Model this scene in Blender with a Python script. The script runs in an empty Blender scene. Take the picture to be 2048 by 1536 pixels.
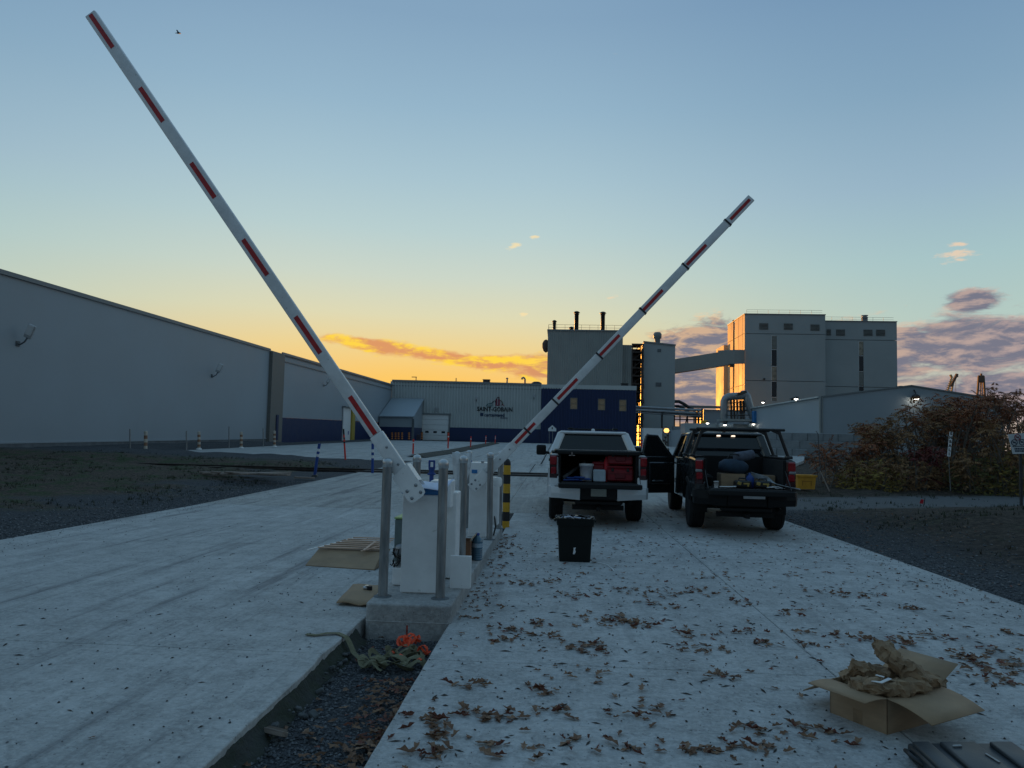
import bpy, bmesh, math, random
from math import sin, cos, pi, radians, degrees, atan2, asin, sqrt, floor
from mathutils import Vector, Matrix, Euler, noise as mnoise
random.seed(7)
SC = bpy.context.scene
COL = SC.collection

# ------------------------------------------------------------------ camera
EYE = Vector((0.0, 0.0, 1.65))
FOC = 1440.0                                   # focal length in pixels of the 2048 px wide photograph
YAW, PITCH, ROLL, SHIFT = radians(3.6892), radians(3.5), radians(1.3), 21.838
CAMROT = Matrix.Rotation(YAW, 3, 'Z') @ Matrix.Rotation(pi/2 + PITCH, 3, 'X') @ Matrix.Rotation(ROLL, 3, 'Z')
cd = bpy.data.cameras.new('camera')
cam = bpy.data.objects.new('camera', cd); COL.objects.link(cam)
cam.matrix_world = Matrix.Translation(EYE) @ CAMROT.to_4x4()
cd.sensor_width = 36.0; cd.lens = 36.0*FOC/2048; cd.shift_y = SHIFT/2048
cd.clip_start = 0.05; cd.clip_end = 5000
SC.camera = cam

# ------------------------------------------------------------------ sky
def lin(c):
    if isinstance(c, str): c = tuple(int(c[i:i+2], 16) for i in (0, 2, 4))
    return tuple(((x/255)/12.92 if x/255 <= .04045 else ((x/255+.055)/1.055)**2.4) for x in c[:3])
class NT:
    def __init__(s, tree): s.t = tree; s.n = tree.nodes; s.l = tree.links
    def node(s, typ, **kw):
        x = s.n.new(typ)
        for k, v in kw.items(): setattr(x, k, v)
        return x
    def put(s, sock, v):
        if isinstance(v, bpy.types.NodeSocket): s.l.new(v, sock)
        else: sock.default_value = v
    def m(s, op, a, b=None, c=None, clamp=False):
        x = s.node('ShaderNodeMath', operation=op, use_clamp=clamp)
        for i, v in enumerate((a, b, c)):
            if v is not None: s.put(x.inputs[i], v)
        return x.outputs[0]
    def vec(s, x, y, z=0.0):
        c = s.node('ShaderNodeCombineXYZ')
        for i, v in enumerate((x, y, z)): s.put(c.inputs[i], v)
        return c.outputs[0]
    def noise(s, v, scale, detail=4.0, rough=.5, dist=0.0):
        x = s.node('ShaderNodeTexNoise'); s.put(x.inputs['Vector'], v)
        x.inputs['Scale'].default_value = scale; x.inputs['Detail'].default_value = detail
        x.inputs['Roughness'].default_value = rough; x.inputs['Distortion'].default_value = dist
        return x.outputs['Fac']
    def ss(s, v, a, b, lo=0.0, hi=1.0):
        x = s.node('ShaderNodeMapRange', interpolation_type='SMOOTHSTEP')
        s.put(x.inputs[0], v)
        for i, q in enumerate((a, b, lo, hi)): s.put(x.inputs[i+1], q)
        return x.outputs[0]
    def mix(s, f, a, b, typ='MIX'):
        x = s.node('ShaderNodeMix', data_type='RGBA', blend_type=typ)
        s.put(x.inputs[0], f)
        for i, v in ((6, a), (7, b)):
            if isinstance(v, tuple): v = (*v[:3], 1)
            s.put(x.inputs[i], v)
        return x.outputs[2]
    def ramp(s, f, stops, interp='LINEAR'):
        x = s.node('ShaderNodeValToRGB'); r = x.color_ramp; r.interpolation = interp
        while len(r.elements) < len(stops): r.elements.new(.5)
        for el, (p, c) in zip(r.elements, stops): el.position = p; el.color = (*c[:3], 1)
        s.put(x.inputs[0], f); return x.outputs[0]

SUN_AZ, SUN_EL = -11.5, 1.2                     # degrees east of the road's direction, degrees above the horizon
world = bpy.data.worlds.new('World'); SC.world = world; world.use_nodes = True
w = NT(world.node_tree); w.n.clear()
tc = w.node('ShaderNodeTexCoord').outputs['Generated']
sp = w.node('ShaderNodeSeparateXYZ'); w.l.new(tc, sp.inputs[0]); dx, dy, dz = sp.outputs
el = w.m('MULTIPLY', w.m('ARCSINE', dz), 180/pi)
az = w.m('MULTIPLY', w.m('ARCTAN2', dx, dy), 180/pi)
sd = w.m('MULTIPLY', w.m('ARCCOSINE', w.m('COSINE', w.m('MULTIPLY', w.m('SUBTRACT', az, SUN_AZ), pi/180))), 180/pi)
def er(stops): return w.ramp(w.m('DIVIDE', w.m('ADD', el, 5.0), 95.0, clamp=True), [((e+5)/95, lin(c)) for e, c in stops])
near = er([(-5, (255,170,66)), (1.5, (255,188,88)), (4.5, (249,200,114)), (7, (238,211,146)), (9.5, (222,217,180)), (12.5, (203,214,200)), (16, (184,207,208)),
           (20, (168,196,208)), (25, (149,181,202)), (31, (132,164,191)), (45, (118,152,184)), (90, (112,150,177))])
side = er([(-5, (190,165,150)), (2, (196,180,168)), (5, (192,194,180)), (9, (180,202,194)), (13, (166,196,199)), (18, (150,179,198)), (24, (130,163,188)),
           (32, (111,145,178)), (45, (108,143,178)), (90, (112,150,177))])
back = er([(-5, (94,100,110)), (4, (101,112,121)), (12, (98,117,130)), (25, (97,122,141)), (45, (102,133,155)), (90, (112,150,177))])
sky = w.mix(w.ss(sd, 6, 42), near, side)
sky = w.mix(w.ss(sd, 60, 150), sky, back)
# a soft glow where the sun has just gone behind the roofs
glow = w.m('MULTIPLY', w.m('POWER', 2.718, w.m('MULTIPLY', w.m('ADD', w.m('POWER', w.m('DIVIDE', sd, 7.5), 2.0), w.m('POWER', w.m('DIVIDE', w.m('SUBTRACT', el, 3.2), 2.8), 2.0)), -1.0)), .45)
sky = w.mix(glow, sky, lin((255,200,70)))
# clouds
uv = w.vec(w.m('MULTIPLY', az, .46), w.m('MULTIPLY', el, 1.45), 3.7)
uv2 = w.vec(w.m('MULTIPLY', w.m('ADD', az, -.55), .46), w.m('MULTIPLY', w.m('ADD', el, w.ss(sd, 8, 18, -.5, .42)), 1.45), 3.7)
n1 = w.noise(uv, .80, 9, .62, .35); n2 = w.noise(uv2, .80, 9, .62, .35)
def gauss(ca, ce, sa, se, tilt=0.0):
    a = w.m('SUBTRACT', az, ca); e = w.m('SUBTRACT', w.m('SUBTRACT', el, ce), w.m('MULTIPLY', a, tilt))
    q = w.m('ADD', w.m('POWER', w.m('DIVIDE', a, sa), 2.0), w.m('POWER', w.m('DIVIDE', e, se), 2.0))
    return w.m('POWER', 2.718, w.m('MULTIPLY', q, -1.0))
def total(xs):
    o = xs[0]
    for x in xs[1:]: o = w.m('MAXIMUM', o, x)
    return o
mass = total([gauss(-14.5, 7.05, 4.5, .62, -.08), gauss(-10, 6.5, 5, .62, -.08), gauss(-5.5, 6.0, 5, .65, -.05), gauss(-1.0, 5.8, 4.5, 1.1),
              gauss(11.0, 7.5, 4.2, 2.3), gauss(11.0, 3.8, 6, 2.8), gauss(21, 6.2, 7, 2.8),
              gauss(29.5, 7.0, 8, 2.3), gauss(32, 3.6, 10, 2.0), gauss(29.0, 9.9, 1.9, .95), gauss(47, 6, 13, 3.2), gauss(-70, 5, 16, 1.6), gauss(90, 6, 24, 3.0)])
small = total([gauss(-3.75, 15.2, 1.0, .30, .25), gauss(-2.1, 15.95, .6, .22, .1), gauss(4.15, 11.3, .75, .2, .15), gauss(-2.9, 9.9, .5, .22),
               gauss(28.2, 13.0, 1.7, .55), gauss(28.3, 13.75, 1.0, .28), gauss(32.6, 11.0, .8, .6), gauss(5.2, 9.0, .5, .2)])
cover = w.m('MULTIPLY', w.ss(w.m('ADD', n1, w.m('MULTIPLY', mass, .66)), .70, .97), .97)
cover2 = w.m('MULTIPLY', w.ss(w.m('ADD', w.noise(uv, 1.9, 5, .6, .3), w.m('MULTIPLY', small, .45)), .74, .98), .75)
lit = w.ss(w.m('SUBTRACT', n1, n2), -.10, .17)
far = w.ss(sd, 7, 21)
dark = w.mix(far, lin((220,150,100)), lin((116,116,133)))
brig = w.mix(far, lin((255,212,70)), lin((246,200,150)))
away = w.ss(sd, 24, 46)
brig = w.mix(away, brig, lin((206,178,168)))
edge = w.ss(cover, .35, .9)
lit = w.m('MULTIPLY', lit, w.m('SUBTRACT', 1.15, w.m('MULTIPLY', edge, w.m('MULTIPLY', far, .55))), clamp=True)
ccol = w.mix(lit, dark, brig)
sky = w.mix(cover, sky, ccol)
sky = w.mix(cover2, sky, w.mix(far, lin((250,225,170)), lin((240,208,176))))
# the physical sky for the same low sun, a faint part of the light
st = w.node('ShaderNodeTexSky', sky_type='NISHITA', sun_disc=False, sun_elevation=radians(SUN_EL), sun_rotation=radians(SUN_AZ), altitude=50)
b1 = w.node('ShaderNodeBackground'); w.l.new(sky, b1.inputs[0]); b1.inputs[1].default_value = 1.0
b2 = w.node('ShaderNodeBackground'); w.l.new(st.outputs[0], b2.inputs[0]); b2.inputs[1].default_value = 0.0012
ad = w.node('ShaderNodeAddShader'); w.l.new(b1.outputs[0], ad.inputs[0]); w.l.new(b2.outputs[0], ad.inputs[1])
wo = w.node('ShaderNodeOutputWorld'); w.l.new(ad.outputs[0], wo.inputs[0])

# ------------------------------------------------------------------ sun, grazing over the roofs from the left back
sl = bpy.data.lights.new('sun', 'SUN'); sun = bpy.data.objects.new('sun', sl); COL.objects.link(sun)
sl.energy = 5.0; sl.angle = radians(.6); sl.color = (1.0, .38, .05)
LAMP_AZ = -17.0
sdir = Vector((sin(radians(LAMP_AZ))*cos(radians(SUN_EL)), cos(radians(LAMP_AZ))*cos(radians(SUN_EL)), sin(radians(SUN_EL))))
sun.rotation_euler = sdir.to_track_quat('Z', 'Y').to_euler()

vs = SC.view_settings
vs.view_transform = 'Standard'; vs.look = 'None'; vs.exposure = 0.0; vs.gamma = 1.0; vs.use_curve_mapping = False

# ------------------------------------------------------------------ measuring helpers: photograph pixel -> place in the world
def ray(px, py): return CAMROT @ Vector(((px-1024)/FOC, -(py-768-SHIFT)/FOC, -1.0))
def onY(px, py, Y):
    d = ray(px, py); return EYE + d*(Y/d.y)
def onX(px, py, X):
    d = ray(px, py); return EYE + d*(X/d.x)
def terr(Y): return 0.0 if Y < 16 else min(.0106*(Y-16), 1.0)
def G(px, py):
    d = ray(px, py); z = 0.0
    for _ in range(60): z = .5*z + .5*terr((z-EYE.z)/d.z*d.y)
    return EYE + d*((z-EYE.z)/d.z)

# ------------------------------------------------------------------ mesh builder
class MB:
    def __init__(s): s.v = []; s.f = []; s.mi = []; s.sm = []
    def add(s, vs, fs, mi=0, smooth=False, M=None):
        o = len(s.v)
        for p in vs:
            p = Vector(p)
            s.v.append(tuple(M @ p if M is not None else p))
        for f in fs:
            s.f.append(tuple(i+o for i in f)); s.mi.append(mi); s.sm.append(smooth)
        return s
    def box(s, c, d, rot=None, bev=0.0, mi=0, seg=1, M=None):
        c = Vector(c); h = Vector(d)/2
        R = (Euler(rot).to_matrix() if rot is not None and not isinstance(rot, Matrix) else rot) or Matrix.Identity(3)
        T = Matrix.Translation(c) @ R.to_4x4()
        if M is not None: T = M @ T
        if bev <= 0:
            vs = [(x*h.x, y*h.y, z*h.z) for x in (-1, 1) for y in (-1, 1) for z in (-1, 1)]
            return s.add(vs, [(0,1,3,2), (4,6,7,5), (0,4,5,1), (2,3,7,6), (0,2,6,4), (1,5,7,3)], mi, False, T)
        bev = min(bev, h.x*.98, h.y*.98, h.z*.98)
        bm = bmesh.new(); bmesh.ops.create_cube(bm, size=1.0)
        for q in bm.verts: q.co = Vector((q.co.x*2*h.x, q.co.y*2*h.y, q.co.z*2*h.z))
        bmesh.ops.bevel(bm, geom=bm.edges[:], offset=bev, segments=seg, affect='EDGES', profile=.5)
        bm.verts.index_update()
        s.add([q.co for q in bm.verts], [[q.index for q in f.verts] for f in bm.faces], mi, seg > 1, T); bm.free(); return s
    def bar(s, a, b, w, t, up=(0,0,1), mi=0, bev=0.0):
        a, b = Vector(a), Vector(b); z = (b-a); L = z.length; z.normalize(); u = Vector(up)
        if abs(z.dot(u)) > .98: u = Vector((0,1,0)) if abs(z.y) < .9 else Vector((1,0,0))
        x = u.cross(z).normalized(); y = z.cross(x)
        R = Matrix((x, y, z)).transposed()
        return s.box((a+b)/2, (w, t, L), R, bev, mi)
    def tube(s, pts, r, n=8, mi=0, smooth=True, cap=True, flat=1.0):
        pts = [Vector(p) for p in pts]; m = len(pts)
        rs = r if isinstance(r, (list, tuple)) else [r]*m
        ref = None; rings = []
        for i, p in enumerate(pts):
            t = (pts[min(i+1, m-1)]-pts[max(i-1, 0)]).normalized()
            if ref is None:
                ref = Vector((0,0,1)) if abs(t.z) < .9 else Vector((1,0,0))
            x = ref - t*ref.dot(t)
            if x.length < 1e-4: x = t.orthogonal()
            x.normalize(); y = t.cross(x); ref = x
            rings.append([p + (x*cos(2*pi*k/n)*flat + y*sin(2*pi*k/n))*rs[i] for k in range(n)])
        fs = [(i*n+k, i*n+(k+1) % n, (i+1)*n+(k+1) % n, (i+1)*n+k) for i in range(m-1) for k in range(n)]
        s.add([q for rg in rings for q in rg], fs, mi, smooth)
        if cap:
            s.add(rings[0], [tuple(range(n-1, -1, -1))], mi); s.add(rings[-1], [tuple(range(n))], mi)
        return s
    def ribbon(s, pts, w, t=.004, mi=0, up=(0,0,1), tw=None):
        pts = [Vector(p) for p in pts]; m = len(pts); vs = []
        for i, p in enumerate(pts):
            d = (pts[min(i+1, m-1)]-pts[max(i-1, 0)]).normalized(); u = Vector(up)
            if tw: u = Matrix.Rotation(tw[i], 3, d) @ (u if abs(d.dot(u)) < .97 else Vector((0,1,0)))
            x = d.cross(u); x = x.normalized() if x.length > 1e-3 else d.orthogonal().normalized()
            n = x.cross(d)
            for sx, sn in ((-1,-1), (1,-1), (1,1), (-1,1)): vs.append(p + x*(w/2*sx) + n*(t/2*sn))
        fs = [(i*4+k, i*4+(k+1) % 4, (i+1)*4+(k+1) % 4, (i+1)*4+k) for i in range(m-1) for k in range(4)]
        fs += [(3,2,1,0), tuple((m-1)*4+k for k in range(4))]
        return s.add(vs, fs, mi, False)
    def lathe(s, prof, c=(0,0,0), n=20, mi=0, smooth=True, M=None):
        vs = []; fs = []; m = len(prof)
        for r, z in prof:
            for k in range(n): vs.append((c[0]+r*cos(2*pi*k/n), c[1]+r*sin(2*pi*k/n), c[2]+z))
        for i in range(m-1):
            for k in range(n): fs.append((i*n+k, i*n+(k+1) % n, (i+1)*n+(k+1) % n, (i+1)*n+k))
        s.add(vs, fs, mi, smooth, M)
        if prof[0][0] > 1e-4: s.add(vs[:n], [tuple(range(n-1, -1, -1))], mi, False, M)
        if prof[-1][0] > 1e-4: s.add(vs[-n:], [tuple(range(n))], mi, False, M)
        return s
    def prism(s, poly, axis, a, b, mi=0, M=None):
        """poly in the plane across the axis: axis 'x' -> (y,z), 'y' -> (x,z), 'z' -> (x,y)"""
        def P(p, t): return {'x': (t, p[0], p[1]), 'y': (p[0], t, p[1]), 'z': (p[0], p[1], t)}[axis]
        n = len(poly); vs = [P(p, a) for p in poly] + [P(p, b) for p in poly]
        fs = [tuple(range(n)), tuple(range(2*n-1, n-1, -1))] + [(i, i+n, (i+1) % n+n, (i+1) % n) for i in range(n)]
        return s.add(vs, fs, mi, False, M)
    def quad(s, a, b, c, d, mi=0): return s.add([a, b, c, d], [(0,1,2,3)], mi)
    def slab(s, pts, thick, mi=0):
        """a plate through four or more coplanar points with real thickness along its normal (away from it)"""
        pts = [Vector(p) for p in pts]; n = (pts[1]-pts[0]).cross(pts[2]-pts[0]).normalized()*thick; k = len(pts)
        vs = pts + [p-n for p in pts]
        return s.add(vs, [tuple(range(k)), tuple(range(2*k-1, k-1, -1))] + [(i, i+k, (i+1) % k+k, (i+1) % k) for i in range(k)], mi)
    def build(s, name, mats, parent=None, world=False, fix=True):
        off = Vector((0,0,0))
        if world and parent is not None:
            p = parent
            while p: off += p.location; p = p.parent
        me = bpy.data.meshes.new(name)
        me.from_pydata([tuple(Vector(q)-off) for q in s.v] if world else s.v, [], s.f)
        mats = mats if isinstance(mats, (list, tuple)) else [mats]
        for m in mats: me.materials.append(m)
        me.polygons.foreach_set('material_index', s.mi); me.polygons.foreach_set('use_smooth', s.sm)
        if fix:
            bm = bmesh.new(); bm.from_mesh(me); bmesh.ops.recalc_face_normals(bm, faces=bm.faces[:]); bm.to_mesh(me); bm.free()
        me.update()
        o = bpy.data.objects.new(name, me); COL.objects.link(o)
        if parent is not None: o.parent = parent
        return o
def tag(o, label=None, cat=None, group=None, kind=None):
    for k, v in (('label', label), ('category', cat), ('group', group), ('kind', kind)):
        if v: o[k] = v
    return o
def thing(name, label, cat, loc=(0,0,0), rz=0.0, group=None):
    o = bpy.data.objects.new(name, None); COL.objects.link(o); o.empty_display_size = .2
    o.location = loc; o.rotation_euler = (0, 0, rz)
    return tag(o, label, cat, group)
def kids(o): return [c for c in bpy.data.objects if c.parent == o]
def copy_tree(o, loc=None, rz=None, label=None, parent=None):
    c = o.copy(); COL.objects.link(c)
    if parent is not None: c.parent = parent
    for k in kids(o): copy_tree(k, parent=c)
    if loc is not None: c.location = loc
    if rz is not None: c.rotation_euler = (0, 0, rz)
    if label: c['label'] = label
    return c
def share(name, src, parent, M=None):
    o = bpy.data.objects.new(name, src.data); COL.objects.link(o); o.parent = parent
    if M is not None: o.matrix_local = M
    return o
def text_mesh(txt, h, depth, bold=0.0, align='CENTER', sx=1.0):
    cu = bpy.data.curves.new('lettering', 'FONT'); cu.body = txt; cu.size = h; cu.extrude = depth; cu.offset = bold; cu.align_x = align; cu.resolution_u = 2
    o = bpy.data.objects.new('lettering', cu); COL.objects.link(o)
    dg = bpy.context.evaluated_depsgraph_get(); me = bpy.data.meshes.new_from_object(o.evaluated_get(dg))
    bpy.data.objects.remove(o); bpy.data.curves.remove(cu)
    for v in me.vertices: v.co.x *= sx
    return me
def text_to(mb, txt, h, depth, M, mi=0, bold=0.0, align='CENTER', sx=1.0):
    me = text_mesh(txt, h, depth, bold, align, sx)
    mb.add([v.co for v in me.vertices], [tuple(p.vertices) for p in me.polygons], mi, False, M)
    bpy.data.meshes.remove(me)

# ------------------------------------------------------------------ materials
def pm(name, col, rough=.6, metal=0.0, var=.12, scale=6.0, bump=0.0, bscale=60.0, col2=None, spec=.5, stretch=(1,1,1), coat=0.0, emit=None, es=0.0, speck=None):
    m = bpy.data.materials.new(name); m.use_nodes = True; t = NT(m.node_tree); b = t.n['Principled BSDF']
    if isinstance(col, str): col = lin(col)
    if isinstance(col2, str): col2 = lin(col2)
    co = t.node('ShaderNodeTexCoord').outputs['Object']
    mp = t.node('ShaderNodeMapping'); t.l.new(co, mp.inputs[0]); mp.inputs['Scale'].default_value = stretch; v = mp.outputs[0]
    n = t.noise(v, scale, 5, .6)
    lo = tuple(c*(1-var) for c in col); hi = tuple(c*(1+var) for c in col) if col2 is None else col2
    c = t.mix(t.ss(n, .3, .7), lo, hi)
    if speck:
        sc, thr, colr = speck
        c = t.mix(t.ss(t.noise(v, sc, 2, .5), thr, thr+.06), c, lin(colr) if isinstance(colr, str) else colr)
    t.l.new(c, b.inputs['Base Color'])
    t.l.new(t.ss(n, .2, .8, max(rough-.07, .02), min(rough+.07, 1)), b.inputs['Roughness'])
    b.inputs['Metallic'].default_value = metal; b.inputs['Specular IOR Level'].default_value = spec
    b.inputs['Coat Weight'].default_value = coat
    if bump:
        bp = t.node('ShaderNodeBump'); bp.inputs['Strength'].default_value = bump; bp.inputs['Distance'].default_value = .02
        t.l.new(t.noise(v, bscale, 4, .6), bp.inputs['Height']); t.l.new(bp.outputs[0], b.inputs['Normal'])
    if emit:
        b.inputs['Emission Color'].default_value = (*emit, 1); b.inputs['Emission Strength'].default_value = es
    return m
def glass(name, col, rough=.05):
    return pm(name, col, rough, 0, .1, 3, spec=.5)

M = {}
M['white_paint'] = pm('white_paint', (.82,.82,.81), .38, var=.07, scale=3.5, bump=.05, bscale=20, speck=(16,.70,(.66,.66,.63)))
M['white_plastic'] = pm('white_plastic', (.75,.76,.76), .45, var=.05)
M['arm_white'] = pm('arm_white', (.70,.71,.71), .35, var=.08, scale=8, speck=(30,.72,(.45,.45,.43)))
M['red_tape'] = pm('red_tape', (.42,.012,.016), .35, var=.2, scale=20)
M['blue_paint'] = pm('blue_paint', (.025,.17,.42), .4, var=.1)
M['steel'] = pm('galvanised_steel', (.27,.285,.29), .44, .75, .28, 14, stretch=(1,1,.18), speck=(24,.68,(.40,.41,.41)))
M['steel_cap'] = pm('steel_cap', (.5,.52,.53), .33, .8, .1, 20)
M['bolt'] = pm('bolt_zinc', (.3,.31,.32), .4, .8)
M['black_plastic'] = pm('black_plastic', (.012,.013,.014), .45, var=.2, scale=12)
M['bin_plastic'] = pm('bin_plastic', (.005,.008,.0075), .55, var=.2, scale=8, bump=.05, spec=.25)
M['rubber'] = pm('rubber', (.011,.011,.0115), .85, var=.25, scale=15, bump=.1)
M['card'] = pm('cardboard', (.34,.235,.145), .85, var=.12, scale=5, bump=.05, bscale=30, stretch=(1,1,3))
M['card_dark'] = pm('cardboard_inside', (.22,.15,.095), .88, var=.15, scale=5)
M['kraft'] = pm('kraft_paper', (.27,.18,.105), .85, var=.22, scale=9, bump=.2, bscale=25)
M['wood'] = pm('wood', (.60,.40,.29), .75, var=.25, scale=4, bump=.08, stretch=(1,12,12))
M['old_wood'] = pm('weathered_wood', (.24,.19,.155), .85, var=.3, scale=4, bump=.1, stretch=(1,9,9))
M['olive'] = pm('olive_webbing', (.17,.16,.095), .9, var=.2, scale=30, bump=.15, bscale=200)
M['orange'] = pm('orange_rope', (.85,.10,.035), .7, var=.15, scale=30)
M['yellow'] = pm('yellow_paint', (.62,.33,.02), .5, var=.12, scale=10, speck=(25,.7,(.3,.2,.05)))
M['yellow_tub'] = pm('yellow_tub', (.62,.30,.03), .5, var=.1)
M['black_paint'] = pm('black_paint', (.015,.015,.016), .5, var=.2)
M['black_tape'] = pm('black_tape', (.02,.022,.026), .5)
M['paper'] = pm('paper', (.62,.66,.78), .8, var=.06, scale=30)
M['navy'] = pm('navy_siding', (.007,.022,.085), .5, var=.07, scale=.6)
M['navy_bright'] = pm('blue_marker', (.015,.06,.26), .5, var=.15)
M['siding'] = pm('pale_siding', (.47,.50,.49), .55, var=.05, scale=.25)
M['panel'] = pm('wall_panel', (.31,.36,.395), .55, var=.05, scale=.12)
M['panel_dark'] = pm('downpipe_panel', (.17,.165,.15), .6, var=.08)
M['plinth'] = pm('concrete_plinth', (.13,.145,.155), .85, var=.2, scale=1.5)
M['tower'] = pm('tower_siding', (.29,.305,.29), .55, var=.06, scale=.4)
M['tall_clad'] = pm('tall_cladding', (.35,.39,.395), .52, var=.05, scale=.15)
M['tall_sunset_tint'] = pm('sunset_tinted_cladding', (.72,.52,.33), .6, 0, var=.05, scale=.2, spec=.09)  # grey cladding with the sunset's orange put into its base colour
M['dark_metal'] = pm('dark_metal', (.05,.05,.052), .6, .4, var=.25)
M['rust'] = pm('rusty_steel', (.085,.065,.055), .8, .2, var=.4, scale=3)
M['duct'] = pm('duct_metal', (.30,.31,.32), .38, .8, var=.15, scale=2)
M['roof_edge'] = pm('roof_flashing', (.20,.22,.225), .5, var=.08)
M['door_white'] = pm('door_white', (.78,.79,.78), .5, var=.04)
M['yellow_post'] = pm('yellow_frame', (.42,.31,.05), .5)
M['win_lit'] = pm('window_pane', (.17,.15,.11), .25, var=.25, scale=1.0, emit=(.9,.72,.4), es=.02)
M['win_dark'] = pm('dark_window', (.010,.016,.024), .12, var=.2)
M['lamp_on'] = pm('lamp_on', (.8,.8,.8), .5, emit=(1,.93,.8), es=9)
M['lamp_amber'] = pm('lamp_amber', (.8,.5,.2), .5, emit=(1,.5,.12), es=2.2)
M['lamp_off'] = pm('lamp_off', (.45,.47,.48), .35)
M['orange_plastic'] = pm('orange_plastic', (.75,.16,.03), .55)
M['red_plastic'] = pm('red_plastic', (.62,.025,.045), .5)
M['crane_yellow'] = pm('crane_yellow', (.42,.30,.12), .6)
M['crane_brown'] = pm('crane_steel', (.13,.085,.06), .7)
M['concrete_block'] = pm('concrete_block', (.24,.26,.27), .9, var=.12, scale=1.2)

# ------------------------------------------------------------------ ground
def ss(x, a, b):
    t = max(0.0, min(1.0, (x-a)/(b-a))); return t*t*(3-2*t)
def nz(x, y, s, z=0.0): return mnoise.noise(Vector((x*s, y*s, z)))
XL, XT1, XT2, XJ, XR = -8.15, -1.71, -.94, 2.03, 5.02      # road edges: left road, trench, right road with its joint
def ground_h(x, y):
    h = terr(y)
    if XL < x < XT1 and y < 29.4: return h - .32
    if XT2 < x < XR and y < 29.4: return h - .32
    if XT1 <= x <= XT2 and 16.2 < y < 29.4: return h - .32
    if XT1 <= x <= XT2 and y < 29.4:
        return h - .155 + .03*nz(x, y, 1.6) + .11*ss(y, 11.5, 14) + .02*ss(x, -1.3, -.94)
    if XL < x < XR and 29.4 <= y < 42: return h - .2
    if y > 40.8 and -26.2 < x < 34: return h - .25
    if x <= XL:
        d = XL - x
        m = ss(d, .4, 5)
        h += -.035 + m*(.10*nz(x, y, .35, 3) + .10*nz(x, y, .9, 7) + .05*nz(x, y, 2.3, 1)) + .26*ss(-x, 11, 27)*(1-ss(y, 60, 80)) + .12*m
        h -= .22*math.exp(-((y-30.6)/1.6)**2)*m
        return h
    d = x - XR
    m = ss(d, .3, 2.5)
    mound = .75*math.exp(-((x-12.5)/5.5)**2 - ((y-14.0)/4.2)**2) + .25*math.exp(-((x-20)/6)**2 - ((y-17)/4)**2)
    lane = math.exp(-((y-(20.5+.40*(x-6)))/2.2)**2)
    h += -.035 + m*(.07*nz(x, y, .5, 3) + .05*nz(x, y, 1.3, 7) + .03*nz(x, y, 2.9, 2))*(1-.8*lane) + mound*m*(1-lane)
    if y > 24: h += .25*ss(y, 26, 31)*ss(x, 7, 11)
    return h
def frange(a, b, s):
    n = int(round((b-a)/s)); return [a+(b-a)*i/n for i in range(n)]
xs = [-420, -250, -150, -100, -75, -55, -44, -37] + frange(-32, -12, .5) + frange(-12, XL-.005, .22) + [XL-.005, XL+.005, -5, -3, XT1-.005, XT1+.005, -1.55, -1.4, -1.25, -1.1, XT2-.005, XT2+.005, 1, 3, XR-.005, XR+.005] + \
    frange(XR+.12, 20, .22) + frange(20, 34, .8) + [34, 40, 50, 65, 90, 130, 190, 280, 420]
ys = [-60, -30, -15, -6, -2] + frange(0, 24, .2) + frange(24, 42, .4) + frange(42, 130, 4) + [130, 150, 180, 230, 300, 420, 600, 900]
mb = MB(); nx, ny = len(xs), len(ys)
mb.v = [(x, y, ground_h(x, y)) for y in ys for x in xs]
mb.f = [(j*nx+i, j*nx+i+1, (j+1)*nx+i+1, (j+1)*nx+i) for j in range(ny-1) for i in range(nx-1)]
mb.mi = [0]*len(mb.f); mb.sm = [True]*len(mb.f)

gm = bpy.data.materials.new('gravel_and_soil'); gm.use_nodes = True; t = NT(gm.node_tree); b = t.n['Principled BSDF']
co = t.node('ShaderNodeTexCoord').outputs['Object']
sx = t.node('ShaderNodeSeparateXYZ'); t.l.new(co, sx.inputs[0]); X, Y, _ = sx.outputs
n_big = t.noise(co, .35, 5, .6); n_mid = t.noise(co, 1.7, 5, .62); n_fine = t.noise(co, 38, 3, .6); n_st = t.noise(co, 14, 4, .7)
grav = t.mix(t.ss(n_fine, .32, .7), (.030,.033,.037), (.100,.105,.112))
grav = t.mix(t.ss(t.noise(co, 70, 2, .5), .62, .72), grav, (.17,.175,.18))
soil = t.mix(t.ss(n_st, .3, .7), (.034,.027,.021), (.135,.105,.082))
grass = t.mix(t.ss(t.noise(co, 22, 4, .7), .3, .7), (.024,.036,.018), (.085,.10,.05))
left = t.ss(t.m('MULTIPLY', X, -1.0), 8.6, 10.3)
veg = t.mix(t.ss(n_mid, .48, .60), soil, grass)
zone = t.m('MULTIPLY', left, t.ss(t.m('ADD', n_big, t.m('MULTIPLY', t.ss(t.m('MULTIPLY', X, -1.0), 9, 15), .35)), .52, .66))
zone = t.m('MULTIPLY', zone, t.m('SUBTRACT', 1.0, t.ss(Y, 33, 37)))
col = t.mix(zone, grav, veg)
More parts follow.
